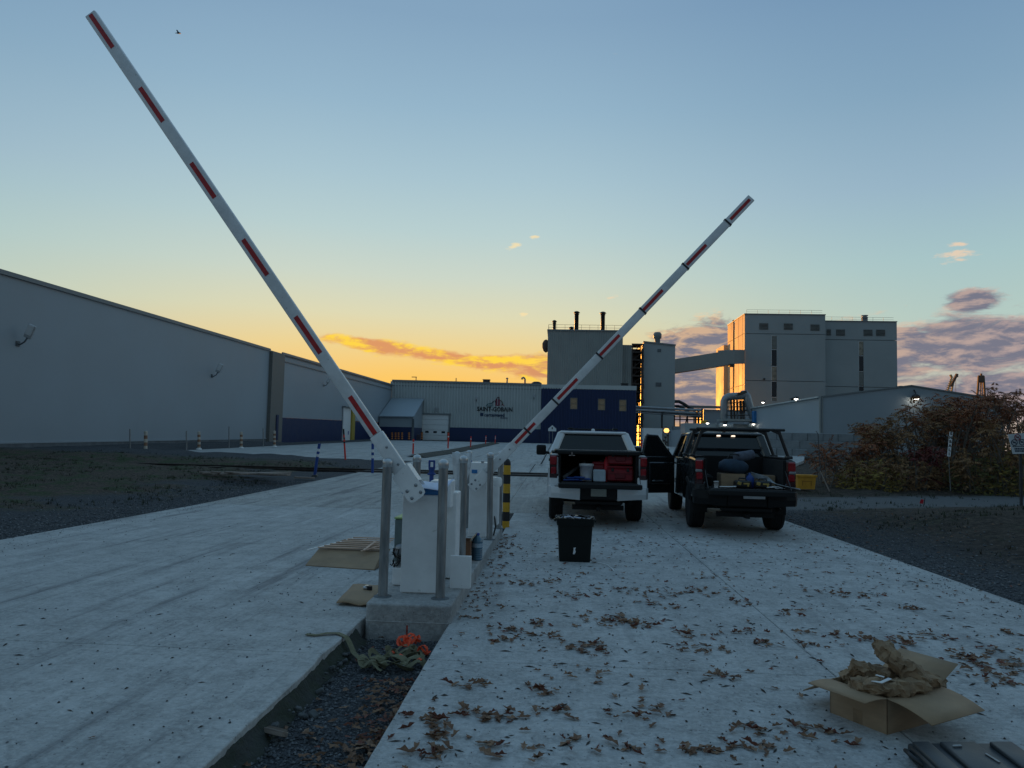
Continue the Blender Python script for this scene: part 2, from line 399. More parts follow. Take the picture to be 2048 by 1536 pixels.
# the dark planted bank on the right and the paler gravel lane behind it
lane = t.m('POWER', 2.718, t.m('MULTIPLY', t.m('POWER', t.m('DIVIDE', t.m('SUBTRACT', Y, t.m('ADD', 18.1, t.m('MULTIPLY', X, .40))), 2.3), 2.0), -1.0))
right = t.ss(X, 5.4, 7.2)
bank = t.mix(t.ss(n_mid, .50, .66), soil, t.mix(.45, soil, grass))
bank = t.mix(t.ss(t.noise(co, 5, 5, .7), .35, .68), t.mix(.6, bank, (.008,.007,.006)), bank)
col = t.mix(t.m('MULTIPLY', right, t.ss(t.m('ADD', n_big, t.m('MULTIPLY', t.ss(X, 5.3, 7.2), .55)), .5, .66)), col, bank)
col = t.mix(t.m('MULTIPLY', t.m('MULTIPLY', t.ss(X, 5.0, 6.5), t.ss(t.m('ADD', lane, t.m('MULTIPLY', n_mid, .4)), .55, .95)), .85), col, t.mix(n_fine, (.10,.105,.108), (.20,.205,.205)))
t.l.new(col, b.inputs['Base Color']); b.inputs['Roughness'].default_value = .95; b.inputs['Specular IOR Level'].default_value = .2
bp = t.node('ShaderNodeBump'); bp.inputs['Strength'].default_value = .9; bp.inputs['Distance'].default_value = .03
t.l.new(t.m('ADD', t.noise(co, 45, 4, .7), t.m('MULTIPLY', n_st, .8)), bp.inputs['Height']); t.l.new(bp.outputs[0], b.inputs['Normal'])
tag(mb.build('ground', gm, fix=False), kind='structure')

# ------------------------------------------------------------------ concrete
def concrete(name, base, streak, fleck, broom, ang=0.0):
    m = bpy.data.materials.new(name); m.use_nodes = True; t = NT(m.node_tree); b = t.n['Principled BSDF']
    co = t.node('ShaderNodeTexCoord').outputs['Object']
    mp = t.node('ShaderNodeMapping'); t.l.new(co, mp.inputs[0]); mp.inputs['Scale'].default_value = (1.6, .10, 1); mp.inputs['Rotation'].default_value = (0, 0, ang)
    mq = t.node('ShaderNodeMapping'); t.l.new(co, mq.inputs[0]); mq.inputs['Scale'].default_value = (.8, 5.5, 1)
    big = t.noise(co, .45, 6, .62); mid = t.noise(co, 2.6, 6, .68); fine = t.noise(co, 26, 4, .7)
    st = t.noise(mp.outputs[0], 2.2, 5, .65); br = t.noise(mq.outputs[0], 16, 3, .6)
    c = t.mix(t.ss(big, .28, .72), tuple(x*.80 for x in base), tuple(x*1.12 for x in base))
    c = t.mix(t.ss(mid, .38, .70, 0, .85), c, tuple(x*.56 for x in base))
    c = t.mix(t.ss(t.noise(co, 8.5, 6, .75, .6), .46, .64, 0, .75*min(fleck, 1)), c, tuple(x*.55 for x in base))
    c = t.mix(t.ss(t.noise(mq.outputs[0], 7, 5, .7), .50, .68, 0, .5), c, tuple(x*.68 for x in base))
    c = t.mix(t.ss(fine, .30, .62, .5, 0), c, tuple(x*1.30 for x in base))
    c = t.mix(t.ss(st, .50, .74, 0, streak), c, (.135,.135,.14))
    c = t.mix(t.ss(st, .46, .22, 0, min(streak*.9, 1)), c, tuple(x*1.32 for x in base))
    mr = t.node('ShaderNodeMapping'); t.l.new(co, mr.inputs[0]); mr.inputs['Scale'].default_value = (5.5, .28, 1); mr.inputs['Rotation'].default_value = (0, 0, ang*1.5)
    c = t.mix(t.m('MULTIPLY', t.ss(t.noise(mr.outputs[0], 2.0, 5, .7), .55, .70), t.ss(big, .40, .60, 0, streak*.75)), c, tuple(x*.48 for x in base))
    c = t.mix(t.m('MULTIPLY', t.ss(t.noise(co, 17, 4, .75, .4), .60, .70), t.ss(mid, .38, .62, 0, fleck)), c, (.075,.075,.08))
    c = t.mix(t.m('MULTIPLY', t.ss(t.noise(co, 55, 2, .5), .66, .72), fleck*.8), c, (.06,.06,.062))
    c = t.mix(t.m('MULTIPLY', t.ss(t.noise(co, 1.1, 5, .7, .8), .60, .72), fleck*.35), c, (.15,.14,.135))
    t.l.new(c, b.inputs['Base Color'])
    b.inputs['Roughness'].default_value = .82; b.inputs['Specular IOR Level'].default_value = .35
    bp = t.node('ShaderNodeBump'); bp.inputs['Strength'].default_value = .8; bp.inputs['Distance'].default_value = .02
    h = t.m('ADD', t.m('MULTIPLY', br, broom), t.m('ADD', t.m('MULTIPLY', fine, .6), t.m('MULTIPLY', mid, .9)))
    t.l.new(h, bp.inputs['Height']); t.l.new(bp.outputs[0], b.inputs['Normal'])
    return m
M['conc_left'] = concrete('road_concrete_worn', (.48,.48,.465), .8, .85, .35, radians(-9))
M['conc_right'] = concrete('road_concrete', (.51,.515,.505), .35, .95, .8)
M['conc_yard'] = concrete('yard_concrete', (.43,.435,.42), .75, .5, .2, radians(70))
M['conc_apron'] = concrete('apron_concrete', (.42,.41,.385), .9, .9, .3, radians(-14))
M['conc_island'] = concrete('island_concrete', (.42,.42,.41), .3, .6, .1)
M['edge'] = pm('ragged_edge', (.085,.09,.082), .95, var=.5, scale=6, bump=1.0, bscale=26, col2=(.035,.043,.028))

def road(name, cols, rows, mat, rough_left=False, rough_right=False):
    root = thing(name, None, None); del_keys = [k for k in root.keys()]; root['kind'] = 'structure'
    for i in range(len(cols)-1):
        for j in range(len(rows)-1):
            x0, x1, y0, y1 = cols[i]+.004, cols[i+1]-.004, rows[j]+.004, rows[j+1]-.004
            poly = []
            n = max(2, int((y1-y0)/.12)) if y0 < 15 else 2
            rag_r = rough_right and i == len(cols)-2
            rag_l = rough_left and i == 0
            for k in range(n+1):
                y = y0+(y1-y0)*k/n; j2 = 0
                if rag_r and y < 15:
                    j2 = -.008*abs(nz(0, y, 9.0)) - .008*max(0, nz(3, y, 2.1)) - .012*max(0, nz(5, y, 5.7)) - (.04*math.exp(-((y-5.45)/.2)**2) + .02*math.exp(-((y-4.1)/.16)**2))*(.7+.5*nz(1, y, 9))
                poly.append((x1+j2, y))
            for k in range(n, -1, -1):
                y = y0+(y1-y0)*k/n; j2 = 0
                if rag_l and y < 15: j2 = .006*abs(nz(9, y, 6.0)) + .008*max(0, nz(13, y, 2.6))
                poly.append((x0+j2, y))
            vs = [(x, y, terr(y)) for x, y in poly]; top = [(x+(.006 if x < x0+.3 else -.006 if x > x1-.3 else 0), min(max(y, y0+.006), y1-.006), z) for x, y, z in vs]
            low = [(x, y, z-.006) for x, y, z in vs]; bot = [(x, y, z-.22) for x, y, z in vs]
            q = len(vs); b_ = MB()
            fs = [tuple(range(q))] + [(i2, q+i2, q+(i2+1) % q, (i2+1) % q) for i2 in range(q)] + [(q+i2, 2*q+i2, 2*q+(i2+1) % q, q+(i2+1) % q) for i2 in range(q)]
            b_.add(top+low+bot, fs)
            b_.build('concrete_slab', mat, root)
    return root
lroad = road('left_road', [XL, -4.95, XT1], [-5, .6, 5.45, 10.6, 16.2], M['conc_left'], rough_right=True)
rroad = road('right_road', [XT2, XJ, XR], [-5, .4, 5.42, 10.6, 16.2], M['conc_right'], rough_left=True)
apron = road('crossing_apron', [XL, -4.95, -1.2, XJ, XR], [16.2, 22.5, 29.3], M['conc_apron'])
# rough, sloping side of the left slab down into the trench
b_ = MB(); ys2 = frange(1.5, 6.4, .05); rows = 5; vs = []
for y in ys2:
    chip = (.04*math.exp(-((y-5.45)/.2)**2) + .02*math.exp(-((y-4.1)/.16)**2)) + .012*max(0, nz(5, y, 5.7)) + .008*max(0, nz(3, y, 2.1)) + .010
    for r in range(rows+1):
        f = r/rows
        x = XT1-.012-chip*.9*(1-f) + f*(.13+.06*nz(0, y, 2.2, 5)) + .05*nz(y*1.0, f*1.5, 4.5, 2)*(.15+f) + .02*nz(y, f*3, 14, 3)*min(1, f*4)
        vs.append((x, y, -.012 - .18*f**.8 + .010*nz(y*1.3, f*2, 8, 9)*min(f*3, 1)))
k = rows+1
b_.add(vs, [(i*k+r, i*k+r+1, (i+1)*k+r+1, (i+1)*k+r) for i in range(len(ys2)-1) for r in range(rows)], 0, True)
b_.build('slab_edge', M['edge'], lroad)
b_ = MB(); rnd = random.Random(71)
for _ in range(90):
    y = rnd.uniform(2.4, 6.3); r = .008+.016*rnd.random()**2.5; x = XT1+.05+abs(rnd.gauss(.05, .06)); z = -.15+max(0, .10-(x-XT1)*.9)+r*.3
    b_.box((x, y, z), (r*2*rnd.uniform(.7, 1.3), r*2*rnd.uniform(.7, 1.4), r*1.3), (rnd.uniform(-.6, .6), rnd.uniform(-.6, .6), rnd.uniform(0, 3)), r*.35)
tag(b_.build('concrete_rubble', pm('rubble', (.085,.09,.09), .95, var=.45, scale=9, bump=.4), lroad), kind='stuff')

# gravel stones lying loose: trench and both shoulders
def stones(name, spots, mat):
    b_ = MB(); rnd = random.Random(3)
    for x, y, z, r in spots:
        a = rnd.random()*6.28; q = [rnd.uniform(.6, 1.25) for _ in range(6)]; ca, sa = cos(a)*r, sin(a)*r
        o = len(b_.v)
        b_.v += [(x+ca*q[0], y+sa*q[0], z), (x-sa*q[1], y+ca*q[1], z+r*.1), (x-ca*q[2], y-sa*q[2], z-r*.1), (x+sa*q[3], y-ca*q[3], z),
                 (x+ca*.2, y+sa*.1, z+r*.75*q[4]), (x, y, z-r*.6)]
        for f in ((0,1,4), (1,2,4), (2,3,4), (3,0,4), (1,0,5), (2,1,5), (3,2,5), (0,3,5)): b_.f.append(tuple(i+o for i in f))
        b_.mi += [int(rnd.random() < .3)]*8; b_.sm += [False]*8
    return tag(b_.build(name, mat, fix=False), kind='stuff')
rnd = random.Random(11); sp_ = []
for _ in range(7500):
    y = 2.3+4.2*rnd.random()**1.15; x = rnd.uniform(XT1+.06, XT2-.004); r = rnd.uniform(.005, .013)*(1.5 if rnd.random() < .08 else 1)
    sp_.append((x, y, ground_h(x, y)+r*.35, r))
for _ in range(700):
    y = rnd.uniform(12.6, 16); x = rnd.uniform(XT1, XT2); r = rnd.uniform(.01, .025); sp_.append((x, y, ground_h(x, y)+r*.3, r))
M['stone'] = pm('gravel_stone', (.085,.09,.098), .9, var=.45, scale=25)
M['stone2'] = pm('pale_gravel_stone', (.16,.165,.17), .9, var=.3, scale=25)
stones('gravel', sp_, [M['stone'], M['stone2']])
sp_ = []
for _ in range(5200):
    y = 5+14*rnd.random()**1.3; x = XR+.02+abs(rnd.gauss(0, 1.0)); r = rnd.uniform(.008, .024)
    sp_.append((x, y, ground_h(x, y)+r*.3, r))
for _ in range(4200):
    y = 8+16*rnd.random()**1.2; x = XL-.02-abs(rnd.gauss(0, 1.1)); r = rnd.uniform(.01, .03)
    sp_.append((x, y, ground_h(x, y)+r*.3, r))
for _ in range(1700):                                            # a few kicked onto the roads
    y = rnd.uniform(3, 20); x = rnd.choice([XL+abs(rnd.gauss(0, .5)), XR-abs(rnd.gauss(0, .4)), XT1-abs(rnd.gauss(0, 1.2))]); r = rnd.uniform(.004, .011)
    if x < XT1-.1 or x > XT2+.02: sp_.append((x, y, terr(y)+r*.4, r))
stones('shoulder_gravel', sp_, [M['stone'], M['stone2']])

# ------------------------------------------------------------------ railway crossing and the yard beyond it
trk = thing('railway_track', None, None, (0, 30.5, 0)); trk['kind'] = 'structure'
M['rail'] = pm('rail_steel', (.045,.035,.03), .7, .5, .3)
for dy in (-.72, .72):
    y = 30.5+dy; r = MB()
    prof = [(-.06, -.15), (.06, -.15), (.06, -.13), (.012, -.11), (.012, -.03), (.035, -.02), (.035, .012), (-.035, .012), (-.035, -.02), (-.012, -.03), (-.012, -.11), (-.06, -.13)]
    r.prism([(p[0]+dy, p[1]+terr(y)+.03) for p in prof], 'x', -90, 60)
    r.build('rail', M['rail'], trk)
cr = MB()
for a, b2 in ((29.32, 29.70), (29.84, 31.14), (31.30, 32.3)):
    cr.prism([(a-30.5, terr(a)), (b2-30.5, terr(b2)+.004), (b2-30.5, terr(b2)-.2), (a-30.5, terr(a)-.2)], 'x', -8.3, 5.3)
cr.build('crossing_panel', pm('crossing_asphalt', (.030,.028,.026), .9, var=.4, scale=4, bump=.3), trk)
sl = MB(); rnd = random.Random(5)
for i in range(70):
    x = -42+i*.62
    if -8.4 < x < 5.4: continue
    sl.box((x, 0, terr(30.5)-.20), (.24, 2.5, .2), (0, 0, rnd.uniform(-.03, .03)))
sl.build('sleeper', pm('sleeper_wood', (.045,.036,.03), .9, var=.3, scale=6), trk).__setitem__('kind', 'stuff')
yard = thing('yard', None, None); yard['kind'] = 'structure'
def plate(poly, mat, parent, name='concrete_slab', up=.0, th=.2):
    b_ = MB(); q = len(poly); top = [(x, y, terr(y)+up) for x, y in poly]; bot = [(x, y, terr(y)+up-th) for x, y in poly]
    b_.add(top+bot, [tuple(range(q)), tuple(range(2*q-1, q-1, -1))] + [(i, i+q, (i+1) % q+q, (i+1) % q) for i in range(q)])
    return b_.build(name, mat, parent)
plate([(XL, 32.3), (-1.25, 32.3), (-1.25, 40.9), (XL, 40.9)], M['conc_yard'], yard)
plate([(-1.2, 32.3), (XR, 32.3), (XR, 40.9), (-1.2, 40.9)], M['conc_yard'], yard)
yr = [41, 50, 60, 72, 86, 102, 110.0]
rx = [12, 16, 20, 24, 28, 33, 34]
for j in range(6):
    a, b2 = yr[j]+.07, yr[j+1]-.07
    for x0, x1 in ((-26, -17.5), (-17.5, -9.5), (-9.5, -.9), (-.9, 6.0)):
        lx = x0 + (0 if x0 > -26 else 0)
        plate([(lx+.05, a), (x1-.05, a), (x1-.05, b2), (lx+.05, b2)], M['conc_yard'], yard)
    plate([(6.05, a), (rx[j], a), (rx[j+1], b2), (6.05, b2)], M['conc_yard'], yard)
plate([(-29.4, 110.06), (34, 110.06), (34, 125.4), (-29.4, 125.4)], M['conc_yard'], yard)
# planted dirt strip between the two lanes of the yard
strip = MB(); pts = [(G(812, 913), G(850, 916)), (G(880, 903), G(915, 906)), (G(935, 893), G(965, 895)), (G(975, 886), G(1000, 887))]
vs = []
for a, b2 in pts: vs += [(a.x, a.y, terr(a.y)+.03), (a.x*.5+b2.x*.5, a.y*.5+b2.y*.5, terr(a.y)+.20), (b2.x, b2.y, terr(b2.y)+.03)]
strip.add(vs, [(i*3+k, i*3+k+1, i*3+k+4, i*3+k+3) for i in range(3) for k in range(2)], 0, True)
tag(strip.build('planted_strip', pm('strip_soil', (.040,.042,.034), .95, var=.5, scale=3, bump=.5)), kind='structure')

# ------------------------------------------------------------------ buildings
def corr(mb, x0, x1, y, z0, z1, pitch=.50, dep=.13, mi=0):
    """trapezoid ribbed sheet facing -Y between x0 and x1; z0, z1 may be functions of x"""
    zf0 = z0 if callable(z0) else (lambda x: z0); zf1 = z1 if callable(z1) else (lambda x: z1)
    n = max(1, int((x1-x0)/pitch)); p = (x1-x0)/n; pr = []
    for i in range(n):
        a = x0+i*p; pr += [(a, 0), (a+p*.45, 0), (a+p*.55, -dep), (a+p*.9, -dep)]
    pr.append((x1, 0))
    vs = []
    for x, d in pr: vs += [(x, y+d, zf0(x)), (x, y+d, zf1(x))]
    mb.add(vs, [(i*2, i*2+2, i*2+3, i*2+1) for i in range(len(pr)-1)], mi)

# --- long warehouse on the left
WX = -29.5
wh = thing('warehouse', 'long pale windowless warehouse on the left with a blue band along its far end', 'warehouse', (WX, 60, 0))
ev = lambda y: 9.85+.0089*(y-35.7)
bs = lambda y: .80+.0089*(y-36)
Y0, Y1, Y2, Y3 = 14.0, 71.4, 74.7, 125.9
b_ = MB()
for k, (a, c) in enumerate([(Y0, 33.0), (33.0, 52.0), (52.0, Y1)]):
    b_.add([(WX, a, bs(a)), (WX, c, bs(c)), (WX, c, ev(c)), (WX, a, ev(a)), (WX-.3, a, bs(a)), (WX-.3, c, bs(c)), (WX-.3, c, ev(c)), (WX-.3, a, ev(a))],
           [(0,1,2,3), (7,6,5,4), (0,4,5,1), (1,5,6,2), (2,6,7,3), (3,7,4,0)])
b_.build('wall_panel', M['panel'], wh, True)
b_ = MB(); b_.add([(WX+.06, Y0, -.3), (WX+.06, Y1, .3), (WX+.06, Y1, bs(Y1)-.01), (WX+.06, Y0, bs(Y0)-.01), (WX-.25, Y0, -.3), (WX-.25, Y1, .3), (WX-.25, Y1, bs(Y1)-.01), (WX-.25, Y0, bs(Y0)-.01)],
                  [(0,1,2,3), (7,6,5,4), (0,4,5,1), (1,5,6,2), (2,6,7,3), (3,7,4,0)])
b_.build('plinth', M['plinth'], wh, True)
b_ = MB(); b_.bar((WX+.05, Y0, ev(Y0)+.0), (WX+.05, Y1, ev(Y1)+.0), .16, .24, mi=0); b_.bar((WX+.05, Y2, ev(Y2)+.02), (WX+.05, Y3, ev(Y3)+.12), .16, .24); b_.build('eave_flashing', M['roof_edge'], wh, True)
b_ = MB(); b_.bar((WX+.03, Y0, bs(Y0)+.02), (WX+.03, Y1, bs(Y1)+.02), .10, .08); b_.build('drip_edge', M['panel'], wh, True)
b_ = MB(); b_.add([(WX-.02, Y0, ev(Y0)), (WX-.02, Y3, ev(Y3)), (-75, Y3, ev(Y3)+1.2), (-75, Y0, ev(Y0)+1.2), (WX-.02, Y0, ev(Y0)-.2), (WX-.02, Y3, ev(Y3)-.2), (-75, Y3, ev(Y3)+1.0), (-75, Y0, ev(Y0)+1.0)],
                  [(0,1,2,3), (7,6,5,4), (0,4,5,1), (1,5,6,2), (2,6,7,3), (3,7,4,0)]); b_.build('roof', M['roof_edge'], wh, True)
b_ = MB(); b_.box((-52.3, Y0+.2, 5), (45.4, .3, 10.6)); b_.build('gable_wall', M['panel'], wh, True)
b_ = MB(); b_.box((-74.9, 70, 5), (.3, 111, 10.6)); b_.build('rear_wall', M['panel'], wh, True)
b_ = MB(); b_.add([(WX+.35, Y1, .3), (WX+.35, Y2, .4), (WX+.35, Y2, ev(Y2)-.15), (WX+.35, Y1, ev(Y1)-.15), (WX-.3, Y1, .3), (WX-.3, Y2, .4), (WX-.3, Y2, ev(Y2)-.15), (WX-.3, Y1, ev(Y1)-.15)],
                  [(0,1,2,3), (7,6,5,4), (0,4,5,1), (1,5,6,2), (2,6,7,3), (3,7,4,0)]); b_.build('pier', M['panel_dark'], wh, True)
b_ = MB(); b_.box((WX+.40, 73.2, 2.3), (.08, .55, 2.6)); b_.build('pier_door', M['navy'], wh, True)
bz = lambda y: 3.39+.013*(y-75.5)
def wallquad(x, y0, y1, zb, zt, th=.3):
    m_ = MB(); m_.add([(x, y0, zb(y0)), (x, y1, zb(y1)), (x, y1, zt(y1)), (x, y0, zt(y0)), (x-th, y0, zb(y0)), (x-th, y1, zb(y1)), (x-th, y1, zt(y1)), (x-th, y0, zt(y0))],
                     [(0,1,2,3), (7,6,5,4), (0,4,5,1), (1,5,6,2), (2,6,7,3), (3,7,4,0)]); return m_
wallquad(WX-.1, Y2, Y3, bz, ev).build('upper_wall', M['panel'], wh, True)
wallquad(WX-.06, Y2, Y3, lambda y: .2, lambda y: bz(y)-.01).build('blue_band', M['navy'], wh, True)
b_ = MB(); b_.bar((WX-.02, Y2, ev(Y2)-.75), (WX-.02, Y3, ev(Y3)-.75), .08, .10); b_.build('cladding_seam', M['roof_edge'], wh, True)
d0, d1, d2 = onX(684, 880, WX).y, onX(698.5, 880, WX).y, onX(704, 880, WX).y
dz = onX(690, 815, WX).z
b_ = MB(); b_.box((WX+.03, (d0+d1)/2, (dz+.6)/2), (.14, d1-d0, dz-.6)); b_.box((WX+.11, d0+(d1-d0)*.72, 2.0), (.03, .35, .5), mi=1)
b_.build('loading_door', [M['door_white'], M['navy_bright']], wh, True)
b_ = MB(); b_.box((WX+.1, (d1+d2)/2+.05, (dz+.6)/2), (.5, d2-d1, dz-.5)); b_.build('door_frame', M['yellow_post'], wh, True)
b_ = MB(); b_.box((WX+.18, (d0+d2)/2, dz+.1), (.55, d2-d0+.4, .16)); b_.build('door_hood', M['roof_edge'], wh, True)

def wall_lamp(p, s, label):
    t_ = thing('wall_lamp', label, 'lamp', p, 0, 'lamps on the long warehouse wall')
    b_ = MB(); b_.tube([(0, 0, -.42*s), (.16*s, 0, -.46*s), (.38*s, 0, -.33*s), (.52*s, .04*s, -.08*s)], .045*s, 8); b_.box((.02*s, 0, -.42*s), (.06*s, .28*s, .28*s)); b_.build('bracket', M['plinth'], t_)
    b_ = MB(); b_.box((.62*s, .06*s, .26*s), (.40*s, .14*s, .80*s), (.25, .45, .25), .03*s); b_.build('lamp_head', M['lamp_off'], t_)
    b_ = MB(); b_.box((.66*s, -.03*s, .32*s), (.30*s, .03*s, .56*s), (.25, .45, .25)); b_.build('lens', M['white_plastic'], t_)
for (px, py, s, lb) in [(36, 672, 1.0, 'tilted floodlight high on the pale warehouse wall, the largest and nearest of its three'),
                        (424, 742, 1.0, 'tilted floodlight on the pale warehouse wall just before the brown pier'),
                        (648, 765, .9, 'small floodlight on the warehouse wall between the brown pier and the raised arm')]:
    p = onX(px, py, WX); wall_lamp((p.x, p.y, p.z), s, lb)

# --- front factory building with the sign
FY = 126.0
fb = thing('factory_building', 'low ribbed grey factory front with blue base band and white roller door', 'factory', (-16, FY, 1))
ft = lambda x: 11.42-.0095*(x+29.9)
rx0, rx1, rz1 = -23.9, -19.2, 5.65
bandz = lambda x: 3.45
b_ = MB()
corr(b_, -29.8, rx0-.1, FY, 3.9, ft); corr(b_, rx0-.1, rx1+.1, FY, rz1+.2, ft); corr(b_, rx1+.1, -2.95, FY, 3.45, ft)
b_.build('ribbed_wall', M['siding'], fb, True)
b_ = MB(); b_.box((-26.7, FY+.1, 2.3), (5.4, .35, 3.2)); b_.box((-11.0, FY+.1, 2.1), (16.2, .35, 2.7)); b_.build('base_band', M['navy'], fb, True)
b_ = MB(); b_.bar((-29.5, FY-.05, ft(-29.5)+.1), (-2.95, FY-.05, ft(-2.95)+.1), .35, .4, up=(0,1,0)); b_.bar((-29.5, FY-.02, ft(-29.5)-.75), (-2.95, FY-.02, ft(-2.95)-.75), .14, .14, up=(0,1,0)); b_.build('roof_flashing', M['roof_edge'], fb, True)
b_ = MB(); b_.box((-8, 143.3, 5.8), (43, 34, 10.2)); b_.build('rear_block', M['siding'], fb, True)
rd = MB(); 
for k in range(5):
    za = 1.1+(rz1-1.1)*k/5; zb = 1.1+(rz1-1.1)*(k+1)/5
    q = MB(); q.box(((rx0+rx1)/2, FY+.02, (za+zb)/2), (rx1-rx0, .12, zb-za-.03), bev=.02); o = q.build('door_panel', M['door_white'], fb, True)
    if k == 1:
        for dx in (-1.45, 0, 1.45):
            q = MB(); q.box(((rx0+rx1)/2+dx, FY-.05, (za+zb)/2+.1), (.62, .04, .34), bev=.012); q.build('door_window', M['win_dark'], o, True)
b_ = MB(); b_.box((rx0-.14, FY-.1, 3.3), (.22, .3, 4.8)); b_.box((rx1+.14, FY-.1, 3.3), (.14, .25, 4.8), mi=1); b_.box(((rx0+rx1)/2, FY-.12, rz1+.12), (rx1-rx0+.8, .4, .2), mi=1); b_.build('door_frame', [M['yellow_post'], M['roof_edge']], fb, True)
b_ = MB()
for dx in (-.3, 0, .3): b_.box(((rx0+rx1)/2+.1+dx, FY-.2, rz1+.95), (.13, .2, .75))
b_.build('door_light', M['lamp_off'], fb, True)
# lean-to in the corner
p0, p1 = onY(758, 832, 117.5), onY(826, 833, 117.5); q0 = onY(836, 797, FY-.3)
lt = MB(); x0, x1 = WX+.02, p1.x
lt.slab([(x0, 117.2, p0.z), (x1+.2, 117.2, p1.z), (x1+.2, FY-.2, q0.z), (x0, FY-.2, q0.z)], .18); lt.build('leanto_roof', M['panel'], fb, True)
b_ = MB(); b_.prism([(117.6, 3.2), (FY-.2, 3.2), (FY-.2, q0.z-.25), (117.6, p1.z-.2)], 'x', x0, x1); b_.build('leanto_wall', M['panel'], fb, True)
b_ = MB(); b_.box(((x0+x1)/2, 121.6, 1.95), (x1-x0+.06, 8.1, 2.5)); b_.box((x1+.05, 117.5, 2.6), (.35, .25, 4.0), mi=1); b_.build('leanto_band', [M['navy'], M['plinth']], fb, True)
# rooftop bits
for (px, py0, py1, kind, lb) in [(832, 764, 754, 'pole', 'thin light pole with short arm on the low factory roof'), (912, 766, 756, 'rod', 'plain thin rod standing on the low factory roof'),
                        (973, 767, 760, 'box', 'flat dark box unit on the low factory roof'), (1014, 768, 755, 'pipe', 'slim vent pipe with base on the low factory roof'),
                        (1048, 768, 755, 'goose', 'gooseneck vent pipe on the low factory roof'), (1073, 769, 763, 'dome', 'dark domed fan on the roof beside the tall ribbed tower'), (1249, 774, 768, 'box2', 'dark fan unit on the roof of the blue block')]:
    p = onY(px, py0, FY+3); h = (py0-py1)*(FY+3)/FOC; p.z -= .3; h += .3
    t_ = MB()
    if kind == 'pole': t_.tube([(0,0,0), (0,0,h)], .07); t_.box((-.35, 0, h), (.9, .2, .12))
    elif kind == 'rod': t_.tube([(0,0,0), (0,0,h)], .08); t_.box((0,0,.1), (.4,.4,.2))
    elif kind in ('box', 'box2'): t_.box((0,0,h*.5), (1.2,1.2,h), bev=.08); t_.box((0,0,h+.04), (1.35,1.35,.08))
    elif kind == 'pipe': t_.lathe([(.45,0),(.45,.35),(.14,.45),(.14,h-.25),(.22,h-.25),(.22,h-.1),(.02,h)], n=10)
    elif kind == 'goose': t_.lathe([(.55,0),(.55,.35),(.2,.4)], n=10); t_.tube([(.15,0,.3),(.15,0,h-.35),(.05,0,h-.12),(-.15,0,h),(-.35,0,h-.12),(-.42,0,h-.35)], .17)
    else: t_.lathe([(.35,0),(.35,h*.4),(.95,h*.45),(.9,h*.7),(.5,h*.95),(.02,h)], n=14)
    tag(t_.build({'pole':'roof_lamp','rod':'antenna_rod','box':'roof_unit','box2':'roof_unit','pipe':'vent_pipe','goose':'gooseneck_vent','dome':'roof_fan'}[kind], M['roof_edge'] if kind in ('pipe','goose') else M['dark_metal']), lb, 'roof vent' if kind not in ('pole','rod') else 'pole').location = p
for (px, py, lb) in [(953, 799, 'small lamp on the ribbed wall between roller door and company sign'), (1068, 795, 'small lamp on the ribbed wall beside the blue block')]:
    p = onY(px, py, FY-.05); t_ = thing('facade_lamp', lb, 'lamp', p, 0, 'lamps on the ribbed factory front')
    b_ = MB(); b_.tube([(0,0,-.3), (0,-.3,-.3), (0,-.45,.05)], .05); b_.build('bracket', M['dark_metal'], t_)
    b_ = MB(); b_.box((0, -.5, .3), (.4, .15, .6), (.3, 0, .3), .03); b_.build('lamp_head', M['lamp_off'], t_)

# --- blue office block
ob = thing('office_block', 'dark blue ribbed office block with three small lit windows and pale parapet', 'building', (5, FY, 1))
bx0, bx1 = -2.95, 13.45
wins = [onY(1147.5, 807, FY-.5), onY(1203, 809, FY-.5), onY(1245.5, 811, FY-.5)]
ww, wh_ = .58, .95
zt = lambda x: 10.72-.0095*(x-bx0)
edges = [bx0] + [e for p in wins for e in (p.x-ww, p.x+ww)] + [bx1]
b_ = MB()
for i in range(len(edges)-1):
    if i % 2 == 0: corr(b_, edges[i], edges[i+1], FY-.45, .8, zt, .45, .10)
    else:
        zc = wins[i//2].z; corr(b_, edges[i], edges[i+1], FY-.45, .8, zc-wh_, .45, .10); corr(b_, edges[i], edges[i+1], FY-.45, zc+wh_, zt, .45, .10)
b_.prism([(FY-.45, .8), (160, .8), (160, 10.6), (FY-.45, 10.6)], 'x', bx1-.02, bx1)
b_.build('ribbed_wall', M['navy'], ob, True)
b_ = MB(); b_.box(((bx0+bx1)/2, FY+4, zt(5)+.28), (bx1-bx0+.1, 9.1, .75)); b_.build('parapet', M['siding'], ob, True)
for i, p in enumerate(wins):
    f = MB()
    for dx in (-ww, ww): f.box((p.x+dx, FY-.48, p.z), (.09, .22, 2*wh_+.09))
    for dz in (-wh_, 0, wh_): f.box((p.x, FY-.47, p.z+dz), (2*ww, .18, .09 if dz else .05))
    o = f.build('window', M['panel_dark'], ob, True)
    for dz in (-.5, .5):
        g = MB(); g.box((p.x, FY-.36, p.z+dz*wh_), (2*ww-.08, .04, wh_-.06)); g.build('pane', M['win_lit'], o, True)

